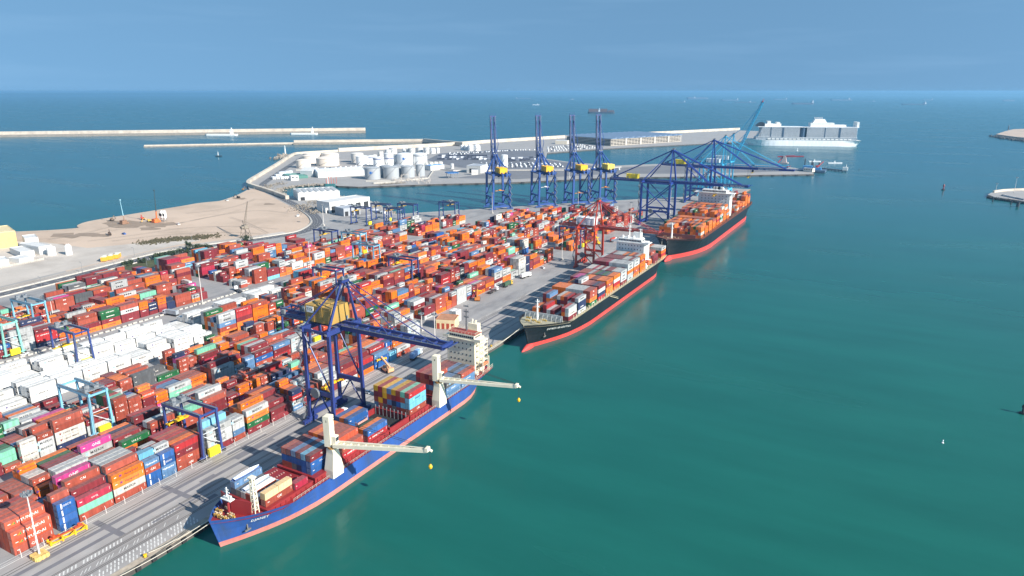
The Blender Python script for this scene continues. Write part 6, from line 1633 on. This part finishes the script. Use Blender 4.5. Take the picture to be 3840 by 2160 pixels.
car(669,843,R(70),'#ece9e4','white van on the open sand right of the silos','van','van',1.4); car(1118,811,R(40),'#efefec','white van at the sand edge near the road bend','van','van',1.6); car(465,879,R(80),'#3c66b0','small blue pickup on the lower sand','pickup','pickup',1.3); car(852,753,R(60),'#e4e0d8','pale van at the beach below the sea wall','van','van',1.5)
x, y = px(922,890); t = thing('harbour_crane', 'old brown lattice jib crane beside the road loop', 'crane', (x,y,.03)); b = MB()
for sx in (-1,1):
    for sy in (-1,1): b.beam((sx*4,sy*4,0),(sx*2.4,sy*2.4,9),.5); b.beam((sx*4,sy*4,0),(-sx*3,sy*3,6),.25)
b.box(-3,-3,9,3,3,9.6); b.build('portal', mat('weathered steel', '#7a6f62', .7), t)
b = MB(); b.box(-2.2,-2.2,9.6,2.2,2.2,13); b.box(-1.5,-5,10,1.5,-2.2,12); b.build('crane_house', mat('weathered steel 2', '#8d8375', .7), t)
b = MB()
for s in (-1,1): b.beam((s*1.4,0,12),(-16+s*.4,20,33),.3); b.beam((s*.8,0,16),(-16+s*.3,20,33.6),.18); b.beam((s*1.4,0,12),(s*.4,-2,18),.3)
for q in range(10): f = q/10; b.beam((-16*f-1.2*(1-f),20*f,12+21*f),(-16*(f+.1)+1.2*(1-f),20*(f+.1),12+21*(f+.1)),.16)
b.build('jib', mat('weathered steel', '#7a6f62', .7), t)
# ---- trees by the road loop
LEAF = [mat('leaf dark', (0.028,0.045,0.02), .8, 0, .45, .35), mat('leaf mid', (0.045,0.065,0.028), .8, 0, .45, .35)]
def tree(u, v, w, h, label, seed, k=0):
    x, y = px(u, v); t = thing('tree', label, 'tree', (x,y,.03), 0, 'trees beside the road loop'); rr = random.Random(seed); b = MB(); b.tube((0,0,0),(.2,.1,h*.55),.35,.2,7)
    for q in range(5): a = rr.uniform(0,6.3); b.tube((.1,.05,h*rr.uniform(.25,.5)),(w*.3*math.cos(a),w*.3*math.sin(a),h*rr.uniform(.55,.8)),.15,.06,5)
    b.build('trunk', mat('bark', '#4a3d30', .9), t)
    b = MB(); cl = [(rr.gauss(0,w*.24), rr.gauss(0,w*.24), h*rr.uniform(.3,.92), rr.uniform(.13,.26)*w) for _ in range(13)]
    for (a,c,z,s) in cl:
        for q in range(62):
            d = Vector((rr.gauss(0,1),rr.gauss(0,1),rr.gauss(0,.8))).normalized()*s*rr.uniform(.45,1.05); p = Vector((a,c,z))+d; e1 = Vector((rr.uniform(-1,1),rr.uniform(-1,1),rr.uniform(-1,1))).normalized()*.42; e2 = e1.cross(Vector((rr.uniform(-1,1),rr.uniform(-1,1),rr.uniform(-1,1)))).normalized()*.36
            b.add([p-e1,p+e2,p+e1,p-e2], [(0,1,2,3)], rr.choice((0,0,1)) if k == 0 else rr.choice((0,1,1)))
    b.build('crown', LEAF, t)
for i, (u, v, w, h, lab) in enumerate(((712,935,9,7,'tallest dark tree at the left of the road loop'),(742,938,11,5.5,'broad dark tree inside the road loop'),(772,936,9,4.5,'low tree at the right inside the loop'),(640,966,12,6,'large dark tree beyond the lamp by the verge'),(672,958,10,5.5,'dark tree right of the large verge tree'),(588,974,11,5,'round dark bush tree nearest the road split'),(536,984,7,3.5,'small bush left of the round bush tree'),(480,996,9,3.5,'low bush at the left end of the verge'),(610,966,8,4,'small tree between two larger ones'),(700,950,6,3.5,'small tree below the tallest dark tree'),(926,905,8,5,'green tree at the foot of the old lattice crane'))): tree(u, v, w, h, lab, 40+i, i % 2)
gpts = [px(540,912), px(600,903), px(660,897), px(735,893), px(800,884)]; rr = random.Random(8); b = MB()
for q in range(900):
    i = rr.randrange(len(gpts)-1); a, c = Vector(gpts[i]), Vector(gpts[i+1]); p = a.lerp(c, rr.random()) + Vector((rr.gauss(0,6),rr.gauss(0,6))); s = rr.uniform(.5,1.6); b.add([(p.x-s,p.y,0),(p.x+s,p.y,0),(p.x,p.y+.3,s*1.1)],[(0,1,2)]); b.add([(p.x,p.y-s,0),(p.x,p.y+s,0),(p.x+.3,p.y,s*1.1)],[(0,1,2)])
tag(b.build('scrub', mat('dry scrub', (0.09,0.08,0.045), .95, 0, .4, .3)), 'dry scrub along the edge of the sand', 'scrub', None, 'stuff')
# ---- cruise ship
A, B = Vector(px(2786,540)), Vector(px(3221,545)); d = B-A; L = d.length; d.normalize()
t = thing('cruise_ship', 'huge white cruise ship with many balcony decks beyond the mole', 'cruise ship', (A.x, A.y, WZ), math.atan2(d.y, d.x) - math.pi/2)
HC = Hull(L, 43, 16, 3.0, 14, .16, .3, .6); HC.build(t, paint('#f2f2f0'), paint('#e8e8e8'), paint('#dadad6'))
b = MB(); b.box(-19,L*.10,16,19,L*.955,23); b.build('promenade_deck', mat('promenade', '#9aa3ab', .5, 0, .2, .1), t)
BALC = mat('balcony decks', '#6d757e', .45, 0, .12, .15)
b = MB(); b.box(-19.5,L*.14,23.5,19.5,L*.47,51); b.box(-19.5,L*.53,23.5,19.5,L*.95,51); b.build('balcony_block', BALC, t)
b = MB()
for k in range(9):
    z = 25+k*2.95; b.box(-20.2,L*(.115+.004*k),z,20.2,L*.47,z+.8); b.box(-20.2,L*.53,z,20.2,L*.955,z+.8)
b.box(-20.3,L*.10,23,20.3,L*.96,23.9); b.box(-20.4,L*.11,51,20.4,L*.965,52.4); b.build('balcony_rail', paint('#e9ebec'), t)
b = MB(); b.loft([[(x*math.cos(a), L*.5+L*.035*math.sin(a), z) for a in [i*math.pi/8 for i in range(16)]] for x, z in ((19.2,16),(19.2,50))], 0, True, True); b.box(19.6,L*.32,24,20.6,L*.335,51); b.box(19.6,L*.80,24,20.6,L*.815,51); b.box(19.6,L*.68,24,20.5,L*.687,51); b.box(19.6,L*.22,24,20.5,L*.227,51); b.build('glass_atrium', mat('glass and gap shade', '#46586c', .2), t)  # atrium glass, plus dark strips painted in as shaded recesses between balconies
b = MB(); b.box(-13,L*.17,52.4,13,L*.31,60); b.box(-12,L*.19,60,12,L*.22,67); b.box(-12,L*.27,60,12,L*.30,64); b.build('forward_deckhouse', WHITE, t); b = MB(); b.box(-14,L*.56,52.4,14,L*.76,63); b.loft([[(-10,L*.58,63),(10,L*.58,63),(10,L*.70,63),(-10,L*.70,63)],[(-7,L*.60,73),(7,L*.60,73),(7,L*.68,73),(-7,L*.68,73)]],0,True,True); b.box(-14,L*.76,52.4,14,L*.86,58); b.box(-17,L*.945,52.4,17,L*.965,66); b.build('upper_decks', WHITE, t)
b = MB()
for q in range(9): b.box(-11,L*(.10+.0075*q),52.6,11,L*(.1035+.0075*q),56+8*math.sin(q/8*2.2)); 
b.build('slide_ribs', paint('#3b4048'), t)
b = MB()
for q in range(7): b.tube((-3+q,L*.60+q*3,73),(-3+q,L*.60+q*3,78),1.0,n=8)
b.build('funnel', paint('#d8dadc'), t)
b = MB()
for q in range(20): b.box(20.0,L*(.2+.036*q),17.5,22,L*(.2+.036*q)+8,20.5)
b.build('lifeboat', paint('#f0eee8'), t)
b = MB(); f = lambda u, k: HC.point(u, k) + Vector((.25,0,0))
for (u0,k0) in ((.035,.80),(.05,.55),(.085,.4)): b.add([f(u0,k0), f(u0+.05,k0-.02), f(u0+.085,k0-.22), f(u0+.04,k0-.16)], [(0,1,2,3)])
b.build('wave_marking', paint('#20406e'), t)
# ---- ships at anchor and other boats
def far_ship(u0, u1, v, label, col='#4a5563', h=12, house=.86, hh=22, cargo=None, name='anchored_ship', cat='ship', wh='#e6e6e2'):
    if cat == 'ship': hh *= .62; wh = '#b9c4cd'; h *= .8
    x0, y0 = px(u0, v, WZ); x1, y1 = px(u1, v, WZ); L = math.hypot(x1-x0, y1-y0); t = thing(name, label, cat, (x0, y0, WZ), math.atan2(y1-y0, x1-x0), 'ships at sea' if cat == 'ship' else None)
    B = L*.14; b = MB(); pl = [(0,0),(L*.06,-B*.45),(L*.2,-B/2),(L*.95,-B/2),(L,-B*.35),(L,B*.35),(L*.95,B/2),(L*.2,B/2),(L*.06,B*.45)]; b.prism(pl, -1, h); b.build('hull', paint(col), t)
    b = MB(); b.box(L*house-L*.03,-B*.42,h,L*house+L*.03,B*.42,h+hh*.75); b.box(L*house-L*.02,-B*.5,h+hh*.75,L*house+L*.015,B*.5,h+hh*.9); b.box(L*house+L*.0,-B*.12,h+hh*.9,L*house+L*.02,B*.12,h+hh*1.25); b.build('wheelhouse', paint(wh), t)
    b = MB(); b.tube((L*.08,0,h),(L*.08,0,h+hh*.5),L*.004,n=6); b.tube((L*.45,0,h),(L*.45,0,h+hh*.4),L*.004,n=6); b.build('mast', STEEL, t)
    if cargo:
        b = MB(); rr = random.Random(int(u0))
        for (f0, f1, f2, c) in cargo: b.box(L*f0,-B*.46,h,L*f1,B*.46,h+f2)
        b.build('cargo', paint(cargo[0][3]), t)
    return t
far_ship(2204,2305,425,'dark container ship stacked high passing beyond the raised cranes','#2f3945',13,.42,34,((.03,.38,20,'#5a4a4a'),(.46,.72,20,''),(.75,.97,10,'')))
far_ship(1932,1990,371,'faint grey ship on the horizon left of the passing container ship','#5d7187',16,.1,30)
far_ship(1996,2022,394,'small white ship among the anchored ships','#cfd5da',8,.75,20)
far_ship(2140,2152,373,'tiny white boat on the horizon','#dfe3e6',8,.5,14)
far_ship(2515,2570,384,'low grey tanker left of the raised teal boom','#55687c',8,.94,22)
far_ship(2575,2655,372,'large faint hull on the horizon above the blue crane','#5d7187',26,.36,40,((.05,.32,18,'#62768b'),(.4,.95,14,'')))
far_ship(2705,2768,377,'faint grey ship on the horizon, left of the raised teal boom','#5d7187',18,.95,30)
far_ship(2752,2832,385,'dark thin tanker right behind the raised teal boom','#4a5b70',8,.75,22)
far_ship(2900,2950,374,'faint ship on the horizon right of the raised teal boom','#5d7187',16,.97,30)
far_ship(2968,3050,391,'dark tanker with white wheelhouse above the cruise ship','#465468',20,.95,42)
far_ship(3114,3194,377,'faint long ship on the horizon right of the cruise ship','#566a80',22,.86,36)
far_ship(3228,3282,382,'very thin dark ship on the horizon','#465a70',5,.9,14)
far_ship(3380,3472,392,'long dark tanker with white wheelhouse at the right','#3f4e62',9,.95,34)
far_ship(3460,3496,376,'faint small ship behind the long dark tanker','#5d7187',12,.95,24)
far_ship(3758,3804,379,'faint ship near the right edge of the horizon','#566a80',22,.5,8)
far_ship(770,891,508,'dredger with white wheelhouse moored at the outer breakwater, left one','#e2e2df',5,.82,17,None,'dredger','dredger')
far_ship(1088,1191,504,'dredger with white wheelhouse moored at the outer breakwater, right one','#e2e2df',5,.82,17,None,'dredger','dredger')
far_ship(808,832,587,'small white and dark workboat alone on the left water','#2f3a44',2.5,.45,8,None,'workboat','boat')
t = far_ship(1218,1258,703,'green hulled supply boat moored at the basin corner','#3d6f72',6,.35,14,None,'supply_boat','boat')
b = MB(); L = 26
for q in range(5): b.tube((3+q*4,0,6),(3+q*4,0,14+(q%3)*4),.4,n=6)
b.build('crane_post', paint('#c25a4a'), t)
def barge(u0, u1, v, label): return far_ship(u0, u1, v, label, '#c9cdd0', 2.2, .5, 3, None, 'barge', 'barge')
barge(3101,3157,613,'long pale barge lying off the pier end'); barge(3030,3077,607,'pale barge behind the jack up legs')
t = thing('jack_up_barge', 'blue jack up barge with four dark legs at the pier end', 'barge', px(3040,640) + (WZ,)); k = mpp(3040,640)
b = MB(); b.box(-22,-14,1,26,14,5); b.build('hull', paint('#51657a'), t)
for (du, dv, hh) in ((-24,-2,47),(2,-4,38),(6,-1,35),(29,0,36)):
    p = Vector(px(3040+du,640+dv))-Vector(px(3040,640)); b = MB(); b.tube((p.x,p.y,-3),(p.x,p.y,hh*k*1.0),1.1,n=8); b.build('leg', paint('#3a3f48'), t)
b = MB(); b.box(-14,-6,5,2,4,12); b.box(6,-6,5,18,6,9); b.build('deckhouse', paint('#4b8fc0'), t); b = MB(); b.beam((10,0,9),(20,6,20),1.2); b.box(8,-2,9,12,2,13); b.build('crane', paint('#c0413a'), t)
t = thing('mobile_harbour_crane', 'red and white harbour crane with lowered jib on the pier', 'crane', px(2940,614) + (.02,)); b = MB(); b.box(-8,-6,0,8,6,3); b.loft([[(-5,-4,3),(5,-4,3),(5,4,3),(-5,4,3)],[(-2,-2,16),(2,-2,16),(2,2,16),(-2,2,16)]],0,True,True); b.build('portal', paint('#b9a9a4'), t); b = MB(); b.beam((-14,0,14),(36,8,16),2.2); b.beam((0,0,16),(20,4,18),.8); b.beam((-12,-5,1),(-3,0,14),1.6); b.build('jib', paint('#b23038'), t)
A, B = Vector(px(3068,629)), Vector(px(3172,640)); t = thing('jetty', 'thin dark jetty with a white cabin running out from the pier end', 'jetty', (A.x,A.y,WZ)); q = B-A; b = MB(); b.beam((0,0,2.2),(q.x,q.y,2.2),6,1.6); b.build('deck', paint('#4a4e55'), t); b = MB()
for i in range(9): b.tube((q.x*i/8,q.y*i/8,-2),(q.x*i/8,q.y*i/8,2),.8,n=6)
b.build('pile', paint('#3a3d42'), t); b = MB(); b.box(q.x-6,q.y-4,3,q.x+3,q.y+4,9); b.tube((q.x,q.y,9),(q.x,q.y,14),.4); b.build('cabin', WHITE, t)
# right hand breakwater heads
t = thing('breakwater', 'rocky head of a breakwater with a pale top, upper right', 'breakwater', px(3760,505) + (WZ,)); o = Vector(t.location[:2])
P_ = [Vector(px(*q))-o for q in ((3735,508),(3768,497),(3800,489),(3900,485),(4100,500),(4100,530),(3900,525),(3820,520),(3768,513))]; b = MB(); b.prism([tuple(p) for p in P_], 0, 7); b.build('crown', SAND, t)
rubble('rubble', [px(3732,510), px(3760,516), px(3810,523), px(3860,530), px(3960,540)], 420, 22, 2.5, 5, ROCK, 'dark armour rocks round the upper right breakwater head', seed=9, z=-1)
tw = thing('beacon', 'small dark beacon on the upper right breakwater head', 'beacon', px(3780,492) + (4,)); b = MB(); b.lathe([(2.5,0),(1.8,2),(1.4,14),(2.2,14.5),(.4,18)],0,0,0,10); b.build('tower', paint('#4a3f40'), tw)
t = thing('pier_head', 'paved pier head with rocky tip at the right edge', 'pier', px(3740,733) + (WZ,)); o = Vector(t.location[:2])
P_ = [Vector(px(*q))-o for q in ((3704,731),(3722,722),(3755,717),(3800,714),(3950,712),(4150,720),(4150,790),(3950,772),(3840,756),(3780,747),(3730,741))]; b = MB(); b.prism([tuple(p) for p in P_], -3, 3.2); b.build('deck', CONC, t)
b = MB(); q = [Vector(px(*w))-o for w in ((3725,724),(3760,719),(3805,716),(3900,714))]; strip(b, q, 2.5, 3.2, 0, 3); b.build('parapet', STONE, t)
rubble('rubble', [px(3706,734), px(3725,740), px(3760,745), px(3800,751), px(3850,759)], 260, 4, .8, 1.8, ROCK, 'dark armour rocks along the right hand pier head', seed=10, z=-2)
rr = random.Random(6)
for i in range(11): car(0,0,R(30),rr.choice(['#f0f0ee','#d5d8dc','#8a8f98']),'car parked on the right hand pier head','parked_car','car',1.2,loc=tuple(Vector(px(3760+i*7.5,736+i*1.6))))
for i, q in enumerate(list(C.objects)):
    if q.get('label') == 'car parked on the right hand pier head': q['group'] = 'cars on the right hand pier head'; q.location.z = WZ+3.25+2.5-2.5
for i, (u, v, hh, w) in enumerate(((3722,757,5.5,.8),(3791,767,5.5,.9),(3816,775,6.5,2.0))):
    o = MB().lathe([(w,-2),(w,hh-1),(w*1.2,hh-1),(w*1.2,hh)],0,0,0,10).build('mooring_pile', paint('#2c3238'), None, False, px(u,v,WZ)+(WZ,)); tag(o, ['dark mooring pile farthest left of the pier head','dark mooring pile in the middle of three','thick dark mooring pile nearest the right edge'][i], 'pile', 'mooring piles')
for i, (u, v, vt) in enumerate(((3733,722,687),(3803,724,664))): light_mast(u, v, vt, ['thin pole at the tip of the right hand pier head','taller thin pole on the right hand pier head'][i], r=.25)
def buoy(u, v, h, c1, c2, label):
    t = thing('buoy', label, 'buoy', px(u,v,WZ)+(WZ,)); b = MB(); b.lathe([(.3*h,-.5),(.3*h,.12*h),(.1*h,.2*h)],0,0,0,12); b.build('float', paint(c1), t); b = MB(); b.lathe([(.1*h,.2*h),(.08*h,.6*h),(.16*h,.62*h),(.14*h,.8*h),(.02*h,h)],0,0,0,10); b.build('tower', paint(c2), t)
buoy(3537,713,9.5,'#33302f','#8c3b3b','dark and red navigation buoy in open water right of the pier')
buoy(3221,639,4,'#23282e','#2b3036','small dark buoy off the jetty end'); buoy(2990,566,7,'#f0f0ee','#f0f0ee','white buoy boat below the cruise ship'); buoy(3535,1661,1.6,'#eef0f0','#eef0f0','tiny white float alone on the near water'); buoy(3834,1551,5.0,'#14181c','#1b2026','dark buoy at the right edge of the near water')
finish_containers()
# ------------------------------------------------------------------ sea haze
hz = MB(); hz.box(-24000, -1200, -4.5, 24000, 30000, 152)
ho = tag(hz.build('haze', [bpy.data.materials.new('haze')]), 'thin blue sea haze', 'haze', None, 'stuff')
hm = ho.data.materials[0]; hm.use_nodes = True
hn = hm.node_tree.nodes; hn.remove(hn['Principled BSDF'])
pv = hn.new('ShaderNodeVolumePrincipled'); pv.inputs['Density'].default_value = HAZE_D
pv.inputs['Color'].default_value = (0.30, 0.66, 1.0, 1); pv.inputs['Anisotropy'].default_value = 0.2
hm.node_tree.links.new(pv.outputs[0], hn['Material Output'].inputs['Volume'])
